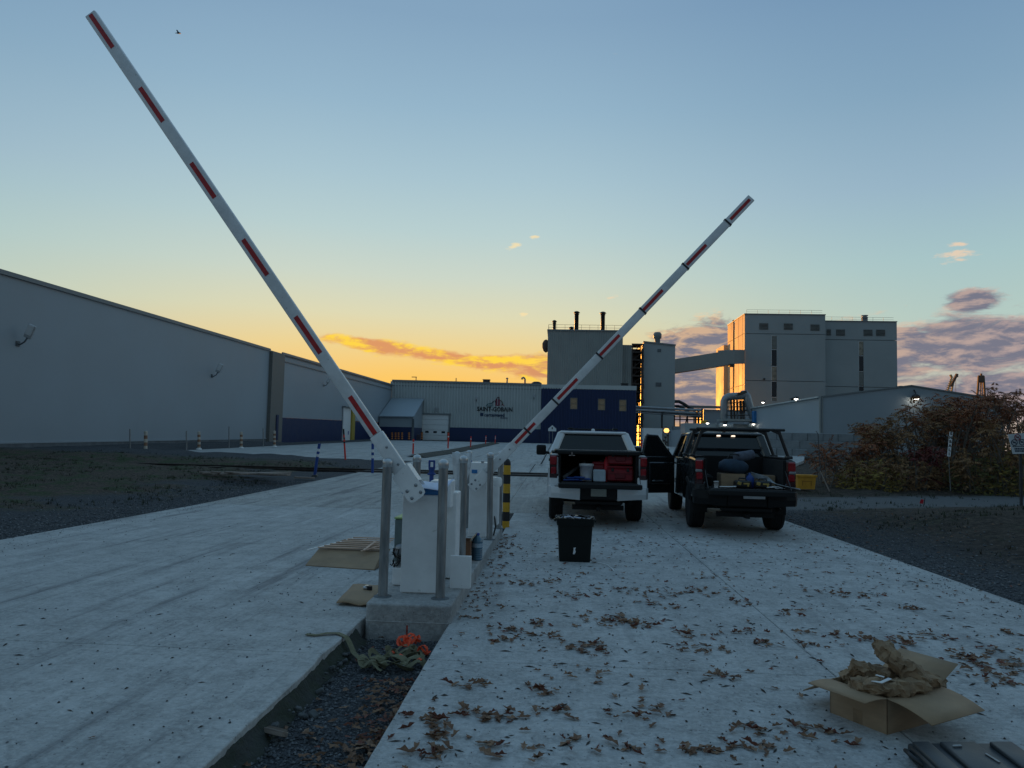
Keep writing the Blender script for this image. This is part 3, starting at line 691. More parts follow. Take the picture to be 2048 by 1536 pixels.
# --- company sign: letters standing on the ribbed wall
sg = thing('company_sign', 'company sign of raised dark letters under a coloured skyline emblem on the ribbed wall', 'sign', onY(989, 815, FY-.1))
u = FY/FOC
def SP(px, py): q = onY(px, py, FY-.12); return q.x, q.z
b_ = MB(); x_, z_ = SP(989.5, 822.5)
text_to(b_, 'SAINT-GOBAIN', 1.06, .05, Matrix.Translation((x_, FY-.12, z_)) @ Matrix.Rotation(pi/2, 4, 'X'), 0, .018, sx=.86)
b_.build('lettering', pm('sign_dark', (.012,.018,.022), .5), sg, True)
b_ = MB(); x_, z_ = SP(968.5, 832.5)
text_to(b_, 'certainteed', .80, .04, Matrix.Translation((x_, FY-.12, z_)) @ Matrix.Rotation(pi/2, 4, 'X'), 0, .022, 'LEFT', .97)
x_, z_ = SP(963.5, 828.7); b_.box((x_, FY-.12, z_), (.56, .08, .56)); x_, z_ = SP(1008, 836.0); b_.box((x_, FY-.12, z_), (1.35, .06, .12))
b_.build('blue_lettering', pm('sign_blue', (.012,.035,.085), .5), sg, True)
sky_ = [('skyline_teal', (.03,.13,.15), [(972, 812), (976, 808), (984, 806), (984, 812), (976, 812)]), ('skyline_grey', (.05,.06,.07), [(984, 806), (988, 802), (991.5, 802), (991.5, 806)]),
        ('skyline_red', (.24,.02,.06), [(992, 812), (992, 800), (994, 798), (994, 811), (997, 811), (997, 799), (999.5, 800), (999.5, 812)]), ('skyline_dark', (.08,.03,.05), [(992.5, 799), (996, 794), (998, 795), (998, 799)]),
        ('skyline_green', (.10,.10,.06), [(1000, 801), (1003, 802), (1006, 807), (1003.5, 810)]), ('skyline_pink', (.25,.05,.07), [(1003, 811), (1005, 808), (1008, 812)])]
for nm, c, pl in sky_:
    b_ = MB(); pts = [SP(*p) for p in pl]
    for a, c2 in zip(pts, pts[1:]): b_.bar((a[0], FY-.12, a[1]), (c2[0], FY-.12, c2[1]), .13, .07, up=(0,1,0))
    b_.build(nm, pm(nm, c, .5), sg, True)

# --- ribbed tower with stacks
TY = 142.0
tw = thing('ribbed_tower', 'tall ribbed grey process tower with three roof stacks behind the blue block', 'tower', onY(1170, 886, TY))
a, c = onY(1096, 661, TY), onY(1246, 662, TY); tx0, tx1, ttop = a.x, c.x, (a.z+c.z)/2
b_ = MB(); corr(b_, tx0, tx1, TY, 1, ttop, .42, .08); b_.box(((tx0+tx1)/2, TY+8.1, ttop/2), (tx1-tx0-.02, 16, ttop-.05)); b_.build('ribbed_wall', M['tower'], tw, True)
b_ = MB(); b_.box(((tx0+tx1)/2, TY+8, ttop+.05), (tx1-tx0+.3, 16.5, .25)); b_.build('roof_edge', M['roof_edge'], tw, True)
c2 = onY(1263.5, 690, TY+2)
b_ = MB(); corr(b_, tx1, c2.x, TY+2, 1, c2.z, .42, .08); b_.box(((tx1+c2.x)/2, TY+8, c2.z/2), (c2.x-tx1-.02, 11.8, c2.z-.05)); b_.build('side_wing', M['tower'], tw, True)
b_ = MB()
for x in frange(tx0+.1, tx1, 1.6): b_.bar((x, TY+.3, ttop+.1), (x, TY+.3, ttop+1.2), .05, .05)
for z in (.65, 1.2): b_.bar((tx0+.1, TY+.3, ttop+z), (tx1-.1, TY+.3, ttop+z), .05, .05)
for y_ in (TY+6, TY+12): b_.bar((tx0+.1, y_, ttop+.1), (tx0+.1, y_, ttop+1.2), .05, .05)
b_.bar((tx0+.1, TY+.3, ttop+1.2), (tx0+.1, TY+16, ttop+1.2), .05, .05)
b_.build('roof_railing', M['dark_metal'], tw, True)
for (px, py, r, nm) in [(1153.5, 622, .42, 'stack'), (1206, 623, .42, 'stack'), (1109, 640, .32, 'stack'), (1143, 653, .35, 'roof_vent')]:
    p = onY(px, py, TY+4); hh = p.z
    b_ = MB(); b_.lathe([(r, ttop-.2), (r, hh-.75), (r*1.2, hh-.75), (r*1.2, hh-.55), (r*.9, hh-.55), (r*.9, hh-.4), (r*1.7, hh-.38), (r*1.0, hh-.1), (.05, hh)], (p.x, p.y, 0), 14)
    b_.build(nm, M['black_paint'] if px > 1120 else M['dark_metal'], tw, True)
p = onY(1178, 658, TY+4); b_ = MB(); b_.box((p.x, p.y, ttop+.4), (1.3, 1.0, .7), bev=.2); b_.build('roof_fan', M['dark_metal'], tw, True)
p = onY(1090.5, 690, TY+1); b_ = MB(); b_.lathe([(.15,-1.5),(.5,-1.2),(.75,-.5),(.75,.3),(.45,.9),(.1,1.1)], (p.x+.15, p.y, p.z), 12); b_.box((p.x+.4, p.y, p.z), (.9,.3,.3)); b_.build('wall_fan', M['rust'], tw, True)

# --- open steel stair and pipe tower, and the plain lift block
ot = thing('pipe_tower', 'dark open steel tower packed with pipes between ribbed tower and plain grey block', 'tower', onY(1275, 886, 144))
a, c = onY(1263.5, 688, 144), onY(1287.5, 686, 144); ox0, ox1, oz = a.x, c.x, a.z
b_ = MB()
for x in (ox0+.15, ox1-.1):
    for y_ in (144, 149): b_.bar((x, y_, .8), (x, y_, oz), .22, .22)
for i in range(13):
    z = 2+(oz-2)*i/12
    b_.box(((ox0+ox1)/2, 144, z), (ox1-ox0, .18, .2)); b_.box(((ox0+ox1)/2, 149, z), (ox1-ox0, .18, .2)); b_.box(((ox0+ox1)/2, 146.5, z-.1), (ox1-ox0-.4, 4.6, .06))
    if i < 12: b_.bar((ox0+.2, 144, z), (ox1-.2, 144, z+(oz-2)/12), .1, .1)
b_.build('steel_frame', M['rust'], ot, True)
rnd = random.Random(4); b_ = MB()
for i in range(6):
    x = rnd.uniform(ox0+.5, ox1-.5); y_ = rnd.uniform(144.5, 148); z0 = rnd.uniform(1, 6); z1 = rnd.uniform(oz*.6, oz-.4)
    b_.tube([(x, y_, z0), (x, y_, z1)], rnd.uniform(.12, .3), 8)
for i in range(14):
    x = rnd.uniform(ox0+.4, ox1-.4); z = rnd.uniform(4, oz-1); b_.box((x, 145+rnd.random()*2, z), (rnd.uniform(.3, .9), .6, rnd.uniform(.3, 1.1)))
for i in range(34):
    z = 1.2+(oz-2)*i/34; b_.box((ox1-.12+rnd.uniform(-.25, .05), 143.7+rnd.random(), z), (rnd.uniform(.25, .55), .5, rnd.uniform(.25, .75)))
b_.tube([(ox1-.35, 143.8, .9), (ox1-.35, 143.8, oz*.8)], .14, 8)
b_.build('pipework', M['rust'], ot, True)
b_ = MB()
b_.box(((ox0+ox1)/2, 148.6, oz*.72), (ox1-ox0-.1, .12, oz*.52)); b_.build('back_sheet', M['rust'], ot, True)
b_ = MB(); b_.box((ox0*.62+ox1*.38, 148.7, oz*.24), ((ox1-ox0)*.72, .12, oz*.43)); b_.build('lower_sheet', M['rust'], ot, True)
lb_ = thing('lift_block', 'plain pale grey windowless block joined to the sloping conveyor bridge', 'building', onY(1318, 886, 145))
a, c = onY(1287.5, 684, 145), onY(1350.5, 691, 145)
b_ = MB(); b_.add([(a.x, 145, .8), (c.x, 145, .8), (c.x, 145, c.z), (a.x, 145, a.z), (a.x, 158, .8), (c.x, 158, .8), (c.x, 158, c.z), (a.x, 158, a.z)], [(0,1,2,3), (7,6,5,4), (0,4,5,1), (1,5,6,2), (2,6,7,3), (3,7,4,0)])
b_.build('wall', M['tall_clad'], lb_, True)
b_ = MB(); b_.bar((a.x-.1, 144.95, a.z+.05), (c.x+.1, 144.95, c.z+.05), .3, .25, up=(0,1,0)); b_.build('roof_flashing', M['roof_edge'], lb_, True)
p = onY(1315, 674, 148); b_ = MB(); b_.lathe([(.55, a.z-.5), (.55, p.z-.4), (.8, p.z-.3), (.85, p.z+.6), (.6, p.z+.95), (.1, p.z+1.0)], (p.x, p.y, 0), 12); b_.build('roof_vent', M['roof_edge'], lb_, True)
p = onY(1317, 769, 145); b_ = MB(); b_.box((p.x, 144.97, p.z), (1.1, .12, .8)); b_.build('louvre', M['plinth'], lb_, True); b_ = MB(); q = onY(1318.5, 701, 145); b_.box((q.x, 144.97, q.z), (.7, .12, .6)); b_.build('louvre', M['plinth'], lb_, True)

# --- conveyor bridge
cv = thing('conveyor_bridge', 'enclosed grey conveyor bridge sloping up from the plain block to the tall building', 'bridge', onY(1410, 722, 150))
bl, bl2, br_, br2 = onY(1350.5, 718, 150), onY(1350.5, 745.5, 150), onY(1467, 699.5, 158), onY(1467, 728, 158)
er_, er2 = onY(1489.5, 699.5, 169.8), onY(1489.5, 727.5, 169.8)
b_ = MB(); D = Vector((0, 3.2, 0))
b_.add([bl, br_, br2, bl2, bl+D, br_+D, br2+D, bl2+D], [(0,1,2,3), (7,6,5,4), (0,4,5,1), (1,5,6,2), (2,6,7,3), (3,7,4,0)]); b_.build('lower_span', M['tower'], cv, True)
b_ = MB(); D2 = Vector((-3, 1.5, 0))
b_.add([br_, er_, er2, br2, br_+D2, er_+D2, er2+D2, br2+D2], [(0,1,2,3), (7,6,5,4), (0,4,5,1), (1,5,6,2), (2,6,7,3), (3,7,4,0)]); b_.build('upper_span', M['tower'], cv, True)
p = onY(1463, 730, 157); b_ = MB(); b_.box((p.x, p.y, p.z-.1), (1.0, 1.5, .6), bev=.1); b_.build('hanger', M['dark_metal'], cv, True)

# --- tall mill building
BY = 170.0
tb = thing('mill_building', 'tall pale grey mill building with dark window strips and a sunset-tinted left side', 'building', onY(1600, 886, BY))
A, B, C_, D_ = onY(1490, 627.5, BY), onY(1650.5, 630, BY), onY(1650.5, 642, BY+2.5), onY(1793.5, 643.5, BY+2.5)
YB = 187.0
def boxy(mb, x0, x1, y0, y1, z0, z1, mi=0): mb.box(((x0+x1)/2, (y0+y1)/2, (z0+z1)/2), (x1-x0, y1-y0, z1-z0), mi=mi)
win1 = [(1548, 671, 698, 0), (1548, 698.5, 731, 1), (1548, 732, 761, 2), (1548, 762, 793, 1), (1548, 794, 802, 0)]
win2 = [(1722, 682, 710, 2), (1722, 711, 741.5, 1), (1722, 742.5, 770.5, 0), (1722, 771.5, 782, 1)]
zt1, zt2 = (A.z+B.z)/2, (C_.z+D_.z)/2
b_ = MB()
for k in range(4):                                       # broad cladding sheets with recessed joints
    pass
def facade(mb, x0, x1, y, zs, cut):
    wx0, wx1, wz0, wz1 = cut
    for i in range(len(zs)-1):
        za, zb = zs[i]+.06, zs[i+1]-.06
        for xa, xb in ((x0, wx0), (wx1, x1)): boxy(mb, xa, xb, y, y+.4, za, zb)
        lo, hi = max(za, wz1), zb
        if hi > lo+.05: boxy(mb, wx0, wx1, y, y+.4, lo, hi)
        lo, hi = za, min(zb, wz0)
        if hi > lo+.05: boxy(mb, wx0, wx1, y, y+.4, lo, hi)
w1 = onY(1548, 671, BY), onY(1548, 802, BY); w2 = onY(1722, 682, BY+2.5), onY(1722, 782, BY+2.5)
zj1 = onY(1560, 668, BY).z; zj2 = onY(1560, 762, BY).z
facade(b_, A.x, B.x, BY, [.8, zj2, zj1, zt1], (w1[0].x-.62, w1[0].x+.62, w1[1].z, w1[0].z))
facade(b_, B.x, D_.x, BY+2.5, [.8, onY(1720, 774, BY+2.5).z, onY(1720, 680, BY+2.5).z, zt2], (w2[0].x-.55, w2[0].x+.55, w2[1].z, w2[0].z))
b_.build('front_cladding', M['tall_clad'], tb, True)
b_ = MB(); boxy(b_, A.x+.3, B.x-.02, BY+.9, YB, .8, zt1-.3); boxy(b_, B.x, D_.x-.05, BY+3.4, YB, .8, zt2-.3); b_.build('core', M['tall_clad'], tb, True)
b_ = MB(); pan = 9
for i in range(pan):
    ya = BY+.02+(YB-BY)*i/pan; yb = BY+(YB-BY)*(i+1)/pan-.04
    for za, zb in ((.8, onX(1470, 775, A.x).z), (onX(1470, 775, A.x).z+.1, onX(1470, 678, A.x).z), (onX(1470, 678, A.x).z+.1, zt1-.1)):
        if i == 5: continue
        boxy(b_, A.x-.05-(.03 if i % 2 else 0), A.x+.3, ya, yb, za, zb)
b_.build('sunset_tinted_cladding', M['tall_sunset_tint'], tb, True)
ya = BY+(YB-BY)*5/pan; b_ = MB(); boxy(b_, A.x+.12, A.x+.3, ya, ya+(YB-BY)/pan, .8, zt1-2.2); b_.build('side_slot', M['win_dark'], tb, True)
q = onX(1451, 690, A.x-.05)
zl = onY(1455, 690, YB).z
b_ = MB(); boxy(b_, A.x-1.0, D_.x-1, YB+.05, YB+9, .8, zl); b_.build('rear_wing', M['tall_sunset_tint'], tb, True)
b_ = MB(); b_.box(((A.x+B.x)/2, BY+.2, zt1+.02), (B.x-A.x+.2, .7, .2)); b_.box(((B.x+D_.x)/2, BY+2.7, zt2+.02), (D_.x-B.x+.15, .7, .2)); b_.box((A.x, (BY+YB)/2, zt1+.02), (.3, YB-BY, .2)); b_.build('roof_flashing', M['roof_edge'], tb, True)
M['fritted'] = pm('translucent_pane', (.17,.18,.165), .35, var=.15, scale=1.5); M['warm_pane'] = pm('warm_pane', (.28,.25,.19), .3, var=.3, scale=1.2)
for lst, y in ((win1, BY), (win2, BY+2.5)):
    hw = .6 if lst is win1 else .53
    for px, p0, p1, k in lst:
        a, c = onY(px, p0, y), onY(px, p1, y)
        f = MB(); boxy(f, a.x-hw, a.x+hw, y+.05, y+.2, a.z-.12, a.z-.02); boxy(f, a.x-hw-.02, a.x-hw+.08, y+.04, y+.2, c.z, a.z-.13); o = f.build('window', M['door_white'], tb, True)
        g = MB(); boxy(g, a.x-hw+.1, a.x+hw, y+.1, y+.16, c.z+.02, a.z-.14); g.build('pane', (M['fritted'], M['win_dark'], M['warm_pane'])[k], o, True)
for px, py, y in [(1527.5, 652.5, BY), (1576.5, 653, BY), (1630, 655, BY), (1681, 665, BY+2.5), (1736, 665.5, BY+2.5), (1761, 665.5, BY+2.5), (1657.5, 664.5, BY+2.5)]:
    p = onY(px, py, y); wv = 1.0 if px != 1657.5 else .5
    f = MB(); boxy(f, p.x-wv, p.x+wv, y-.04, y-.01, p.z-.75, p.z+.75); o = f.build('louvre', M['dark_metal'], tb, True)
    f = MB()
    for i in range(5): f.box((p.x, y-.10, p.z-.6+.3*i), (2*wv, .16, .10), (.5, 0, 0))
    f.build('louvre_slat', M['tower'], o, True)
b_ = MB()
for x0, x1, y, z in ((A.x+.5, B.x-.5, BY+.5, zt1+.1), (B.x+.3, D_.x-.4, BY+3.2, zt2+.1)):
    for x in frange(x0, x1+.01, 2.4): b_.bar((x, y, z), (x, y, z+1.0), .045, .045)
    b_.bar((x0, y, z+1.0), (x1, y, z+1.0), .05, .05); b_.bar((x0, y, z+.5), (x1, y, z+.5), .04, .04)
b_.build('roof_railing', M['steel'], tb, True)
p = onY(1729, 630, BY+6); b_ = MB(); b_.lathe([(.7, zt2-.5), (.7, p.z-.75), (.78, p.z-.75), (.78, p.z-.55), (.55, p.z-.5), (.55, p.z-.3), (.8, p.z-.25), (.8, p.z-.1), (.1, p.z)], (p.x, p.y, 0), 14); b_.build('roof_vent', M['duct'], tb, True)
p = onX(1467, 641, A.x+.5); b_ = MB(); b_.lathe([(.25, p.z-1.2), (.25, p.z-.2), (.35, p.z-.1), (.05, p.z+.2)], (p.x, p.y, 0), 8); b_.build('small_vent', M['dark_metal'], tb, True)
p = onY(1528, 758, BY); b_ = MB(); b_.box((p.x, p.y-.2, p.z), (.5, .4, .35), bev=.1); b_.build('wall_light', M['dark_metal'], tb, True)

# --- low warehouse on the right with a gable
GY = 80.0
gw = thing('gable_warehouse', 'low pale warehouse with a shallow gable end behind the bushes on the right', 'warehouse', onY(1820, 893, GY))
e0, pk, e1 = onY(1640.5, 793, GY), onY(1822, 772, GY), onY(1990, 795, GY)
zs = e0.z; x0, x1 = e0.x, 2*pk.x-e0.x
b_ = MB(); b_.add([(x0, GY, .6), (x1, GY, .6), (x1, GY, zs), (pk.x, GY, pk.z), (x0, GY, zs)], [(0,1,2,3,4)])
b_.build('gable_wall', M['panel'], gw, True)
b_ = MB(); b_.add([(x0, 112, .6), (x1, 112, .6), (x1, 112, zs), (pk.x, 112, pk.z), (x0, 112, zs)], [(4,3,2,1,0)]); b_.build('gable_wall', M['panel'], gw, True)
b_ = MB(); b_.quad((x0, GY+.02, .6), (x0, 112, .6), (x0, 112, zs), (x0, GY+.02, zs)); b_.build('side_wall', M['panel'], gw, True)
b_ = MB(); b_.quad((x1, GY+.02, .6), (x1, 112, .6), (x1, 112, zs), (x1, GY+.02, zs)); b_.build('side_wall', M['panel'], gw, True)
b_ = MB(); b_.slab([(x0-.15, GY-.12, zs+.02), (pk.x, GY-.12, pk.z+.12), (pk.x, 112, pk.z+.12), (x0-.15, 112, zs+.02)], .14); b_.slab([(pk.x, GY-.12, pk.z+.12), (x1+.15, GY-.12, zs+.02), (x1+.15, 112, zs+.02), (pk.x, 112, pk.z+.12)], .14); b_.build('roof', M['roof_edge'], gw, True)
b_ = MB(); b_.bar((x0-.05, GY-.06, .6), (x0-.05, GY-.06, zs), .16, .16); b_.bar((x0+.2, GY-.07, .6), (x0+.2, GY-.07, zs), .07, .1); b_.build('corner_trim', M['tower'], gw, True)
b_ = MB(); b_.bar((x0-.2, GY, zs-.05), (x0-.2, 112, zs-.05), .16, .16); b_.build('gutter', M['siding'], gw, True)
p = onY(1802, 775, GY+4); b_ = MB(); b_.lathe([(.35, p.z-.6), (.35, p.z-.1), (.6, p.z-.1), (.55, p.z+.12), (.1, p.z+.2)], (p.x, p.y, 0), 10); b_.build('roof_vent', M['dark_metal'], gw, True)
p = onX(1572, 799, x0); b_ = MB(); b_.lathe([(.4, p.z-.6), (.4, p.z+.05), (.6, p.z+.1), (.1, p.z+.3)], (p.x+1, p.y, 0), 10); b_.build('roof_vent', M['dark_metal'], gw, True)
def lit_lamp(p, r, label, arm, group='lit lamps on the right buildings'):
    t_ = thing('flood_lamp', label, 'lamp', p, 0, group)
    b_ = MB(); b_.tube([arm, (arm[0]*.4, arm[1]*.4-.1, arm[2]*.5+.1), (0, .02, r*.9)], r*.18, 6); b_.lathe([(r*.45, r*1.0), (r*1.0, r*.6), (r*1.1, -.05*r), (r*.95, -.05*r)], n=10); b_.build('housing', M['dark_metal'], t_)
    b_ = MB(); b_.lathe([(.02, -r*.62), (r*.6, -r*.45), (r*.9, -.08*r), (r*.9, 0)], n=10); b_.build('bulb', M['lamp_on'], t_)
lit_lamp(onY(1831.5, 796, GY-.6), .40, 'bright lit lamp on the gable wall above the bushes', (.1, .55, .9))
lit_lamp(onX(1592, 797.5, x0-.3), .26, 'bright lit lamp on the eave nearest the gable corner', (.3, 0, .2))
lit_lamp(onX(1526, 804.5, x0-.3), .22, 'small lit lamp at the far end of the pale eave', (.3, 0, .2))
# block wall in front of it
bw = thing('block_wall', 'low wall of stacked concrete blocks in front of the gabled warehouse', 'wall', onY(1640, 893, 74))
q0, q1 = onY(1536, 864, 74), onY(1745, 868, 74); rows_ = 3; zbot = .5; hb = (q0.z-zbot)/rows_; rnd = random.Random(9)
src = None; nb = int((q1.x-q0.x)/1.5)
for r in range(rows_):
    for i in range(nb+1):
        x = q0.x+1.5*i+(.75 if r % 2 else 0)
        if src is None:
            k = MB(); k.box((0,0,0), (1.47, .75, hb-.03), bev=.04); src = k.build('concrete_block', M['concrete_block'], bw); o = src
        else: o = share('concrete_block', src, bw)
        o.location = Vector((x, 74+rnd.uniform(-.05, .05), zbot+hb*(r+.5))) - bw.location
        o.rotation_euler = (0, 0, rnd.uniform(-.012, .012))

# --- pipe yard between the blocks
pr = thing('pipe_bridge', 'horizontal pipe bridge on thin columns right of the blue block', 'pipe rack', onY(1335, 886, 128))
a, c = onY(1271, 813.5, 128), onY(1402, 821, 128)
b_ = MB()
for dz, r in ((0, .22), (-.55, .30), (-1.0, .14)): b_.tube([a+Vector((0,0,dz)), c+Vector((0,0,dz))], r, 8)
b_.build('pipe', M['duct'], pr, True)
b_ = MB()
for px in (1325, 1393):
    p = onY(px, 830, 128); b_.bar((p.x, 128.6, .9), (p.x, 128.6, p.z+.5), .3, .3); b_.box((p.x, 128.3, p.z+.4), (.4, 1.6, .25))
p, p2 = onY(1325, 826, 128), onY(1393, 826, 128); b_.bar((p.x, 128.6, p.z), (p2.x, 128.6, p2.z-.3), .3, .3)
b_.build('column', M['dark_metal'], pr, True)
gs = thing('guard_frame', 'dark steel guard frame with cross bars against the orange sky', 'frame', onY(1370, 886, 131))
b_ = MB()
for px in (1349, 1360, 1374, 1388, 1397, 1404): a, c = onY(px, 817, 131), onY(px+(3 if px == 1374 else 0), 852, 131); b_.bar((a.x, 131, a.z), (c.x, 131, c.z-2), .2 if px < 1390 else .35, .2)
for py in (817.5, 826.5, 833.5, 838.5): a, c = onY(1348, py, 131), onY(1402, py+1, 131); b_.bar((a.x, 131, a.z), (c.x, 131, c.z), .2, .2)
a, c = onY(1376, 826, 131), onY(1371, 850, 131); b_.bar((a.x, 131.1, a.z), (c.x, 131.1, c.z), .22, .2)
b_.build('frame_bar', M['dark_metal'], gs, True)
a, c = onY(1349, 852.5, 130), onY(1400, 846, 130)
b_ = MB(); b_.add([(a.x-.2, 130, .9), (c.x+3, 130, .9), (c.x+3, 130, c.z), (a.x+6, 130, c.z-.6), (a.x-.2, 130, a.z), (a.x-.2, 131.5, .9), (c.x+3, 131.5, .9), (c.x+3, 131.5, c.z), (a.x+6, 131.5, c.z-.6), (a.x-.2, 131.5, a.z)],
               [(0,1,2,3,4), (9,8,7,6,5), (0,5,6,1), (1,6,7,2), (2,7,8,3), (3,8,9,4), (4,9,5,0)])
tag(b_.build('low_shed', M['panel']), 'low pale shed with sloping top beneath the orange sky gap', 'shed')
# roof and long low building behind
p0, p1 = onY(1351, 809, 150), onY(1455, 814, 150)
lb2 = thing('low_hall', 'low grey hall with a long flat roof behind the pipe yard', 'building', onY(1400, 886, 150))
b_ = MB(); a, c = onY(1388, 811, 150), onY(1460, 814, 150); boxy(b_, a.x+2, 47, 150.3, 158, .9, c.z-.6); b_.build('wall', M['panel'], lb2, True)
b_ = MB(); b_.bar((p0.x+.2, 150, p0.z-.4), (p1.x, 150, p1.z-.1), .5, .8, up=(0,1,0)); b_.build('roof', M['roof_edge'], lb2, True)
b_ = MB(); pts = [onY(x, y, 147) for x, y in ((1349, 803), (1358, 803), (1368, 808), (1378, 815), (1386, 819))]; b_.tube(pts, .32, 8); pts = [p+Vector((0, .6, -.9)) for p in pts]; b_.tube(pts, .25, 8)
tag(b_.build('curved_duct', M['dark_metal']), 'dark curved duct coming off the plain lift block', 'duct')
# the big silver duct loop
dl = thing('silver_duct', 'large silver duct loop rising and bending over a pipe platform', 'duct', onY(1480, 840, 108))
P = lambda x, y, Y=108: onY(x, y, Y)
b_ = MB(); b_.tube([P(1447.5, 852), P(1447.5, 815), P(1448, 803), P(1451, 797), P(1457, 793.5), P(1466, 792.5), P(1486, 792)], .55, 14); b_.build('riser', M['duct'], dl, True)
b_ = MB(); b_.tube([P(1484, 789.5), P(1490, 788), P(1493, 792), P(1497, 805), P(1504, 828), P(1507, 840)], [.62, .62, .62, .58, .55, .5], 12); b_.build('downcomer', M['duct'], dl, True)
b_ = MB(); b_.bar(P(1494, 786), P(1512, 824), .12, .12); b_.bar(P(1493, 783, 107), P(1475, 789, 107), .25, .4)
for x in (1462, 1468, 1474, 1481, 1487): b_.tube([P(x, 799+(x % 3), 109), P(x+1, 838, 109)], .16+.05*(x % 2), 6)
for y in (806, 814, 822, 831): b_.bar(P(1455, y, 109), P(1502, y-1, 109), .14, .14)
b_.build('pipework', M['rust'], dl, True)
pf = thing('pipe_platform', 'steel platform with railing and tanks below the silver duct', 'platform', onY(1480, 886, 106))
b_ = MB(); a, c = P(1443, 839.5, 106), P(1521, 842, 106); b_.box(((a.x+c.x)/2, 107.5, a.z), (c.x-a.x, 3.4, .3)); b_.box(((a.x+c.x)/2, 108, a.z-1.0), (c.x-a.x+1, 2.4, .5)); b_.build('deck', M['tower'], pf, True)
b_ = MB()
for x in (1444, 1458, 1474, 1490, 1505, 1520): a = P(x, 840, 105.9); b_.bar(a, a+Vector((0,0,1.1)), .06, .06)
a, c = P(1475, 829, 105.9), P(1520, 826, 105.9); b_.bar(a, c, .07, .07); a, c = P(1475, 834, 105.9), P(1520, 832, 105.9); b_.bar(a, c, .06, .06)
b_.build('railing', M['steel'], pf, True)
b_ = MB(); a, c = P(1440, 847, 107), P(1525, 852, 107); boxy(b_, a.x-5, c.x+1, 107.2, 111, .9, c.z+.2)
for x in (1452, 1510): a = P(x, 851, 106); b_.box((a.x, 106, a.z), (1.9, 1.2, .55), bev=.1)
b_.build('machine_housing', M['tall_clad'], pf, True)
p = P(1512, 834, 105.5); b_ = MB(); b_.box((p.x, 105.5, p.z), (1.0, .8, 1.7), bev=.08); b_.build('control_cabinet', M['blue_paint'], pf, True)
for px, lb in ((1415, 'small lit lamp on a post left of the silver duct'), (1450, 'small lit lamp under the left end of the pipe platform'), (1507, 'small lit lamp under the right end of the pipe platform')):
    py = {1415: 846, 1450: 849.5, 1507: 848}[px]; lit_lamp(onY(px, py, 104.6), .24, lb, (0, .8, .25))
# pale container, sloping wall and small cabin whose sunlight is painted on as yellow
b_ = MB(); a, c = onY(1287, 856, 122), onY(1325, 886, 122); boxy(b_, a.x, c.x, 122, 125, .9, a.z)
p = onY(1295, 873, 121.97); b_.box((p.x, 121.97, p.z), (.3, .06, .9), mi=1)
tag(b_.build('container', [M['door_white'], M['dark_metal']]), 'pale grey box container right of the blue block', 'container')
b_ = MB(); a, c = onY(1341, 861, 118), onY(1441, 851, 110)
b_.add([(a.x, 118, .9), (c.x, 110, .9), (c.x, 110, c.z), (a.x, 118, a.z), (a.x, 119, .9), (c.x, 111, .9), (c.x, 111, c.z), (a.x, 119, a.z)], [(0,1,2,3), (7,6,5,4), (0,4,5,1), (1,5,6,2), (2,6,7,3), (3,7,4,0)])
tag(b_.build('site_wall', M['panel']), 'plain grey site wall running behind the dark pickup', 'wall')
ck = thing('sun_yellow_cabin', 'small cabin coloured yellow for the last sun beside the guard frame', 'cabin', onY(1409, 846, 124))
b_ = MB(); p = onY(1409, 845, 124); b_.box((p.x, 124, p.z), (1.0, 1.0, .75), bev=.08); b_.box((p.x, 124, p.z-.9), (.3, .3, 1.2)); b_.build('cab', M['yellow'], ck, True)
lp = thing('amber_lamp', 'round amber lamp glowing on a pole behind the pickups', 'lamp', onY(1333, 861, 112))
b_ = MB(); b_.lathe([(.05, -.35), (.3, -.28), (.42, 0), (.3, .28), (.05, .35)], n=12); b_.build('globe', M['lamp_amber'], lp)
b_ = MB(); b_.tube([(-.55, .1, -2.2), (-.55, .1, .55), (0, 0, .6), (0, 0, .3)], .06, 6); b_.build('pole', M['dark_metal'], lp)
b_ = MB(); a = onY(1327, 885, 118)
rnd = random.Random(2)
for i in range(7):
    x = a.x+rnd.uniform(-.6, .9); z = .9+rnd.uniform(0, 2.6); b_.tube([(x, 118, .9), (x, 118, z)], .05, 6); b_.box((x, 118, z), (.35, .35, .3))
tag(b_.build('valve_cluster', M['rust']), 'cluster of thin rusty pipes and valves beside the pale container', 'pipes')
# cranes far away
cr1 = thing('lattice_crane', 'leaning yellow lattice crane boom above the right warehouse roof', 'crane', onY(1895, 790, 230))
a, c, d = onY(1891, 792, 230), onY(1906, 756, 230), onY(1914, 748, 230)
b_ = MB()
for off in (-.75, .75):
    b_.bar(a+Vector((off, 0, -3)), c+Vector((off*.6, 0, 0)), .35, .35); 
for i in range(9): 
    f = i/9; b_.bar(a.lerp(c, f)+Vector((-.75, 0, 0)), a.lerp(c, f+.1)+Vector((.75, 0, 0)), .2, .2)
b_.bar(c+Vector((-.3, 0, 0)), c+Vector((-.8, 0, 1)), .5, .5); b_.build('boom', M['crane_yellow'], cr1, True)
b_ = MB(); b_.bar(onY(1902, 772, 230), d, .8, .6); b_.bar(d, d+Vector((0,0,-1)), .5, .5); b_.bar(onY(1911.5, 752, 230), onY(1911.5, 790, 230), .07, .07); b_.bar(onY(1905, 780, 230), onY(1905, 792, 230), .07, .07); b_.build('jib', M['crane_brown'], cr1, True)
cr2 = thing('tower_frame', 'brown steel derrick tower rising behind the red bushes', 'tower', onY(1962, 795, 240))
b_ = MB(); a, c, e, f = onY(1954, 800, 240), onY(1970, 800, 240), onY(1957.5, 752, 240), onY(1967, 752, 240)
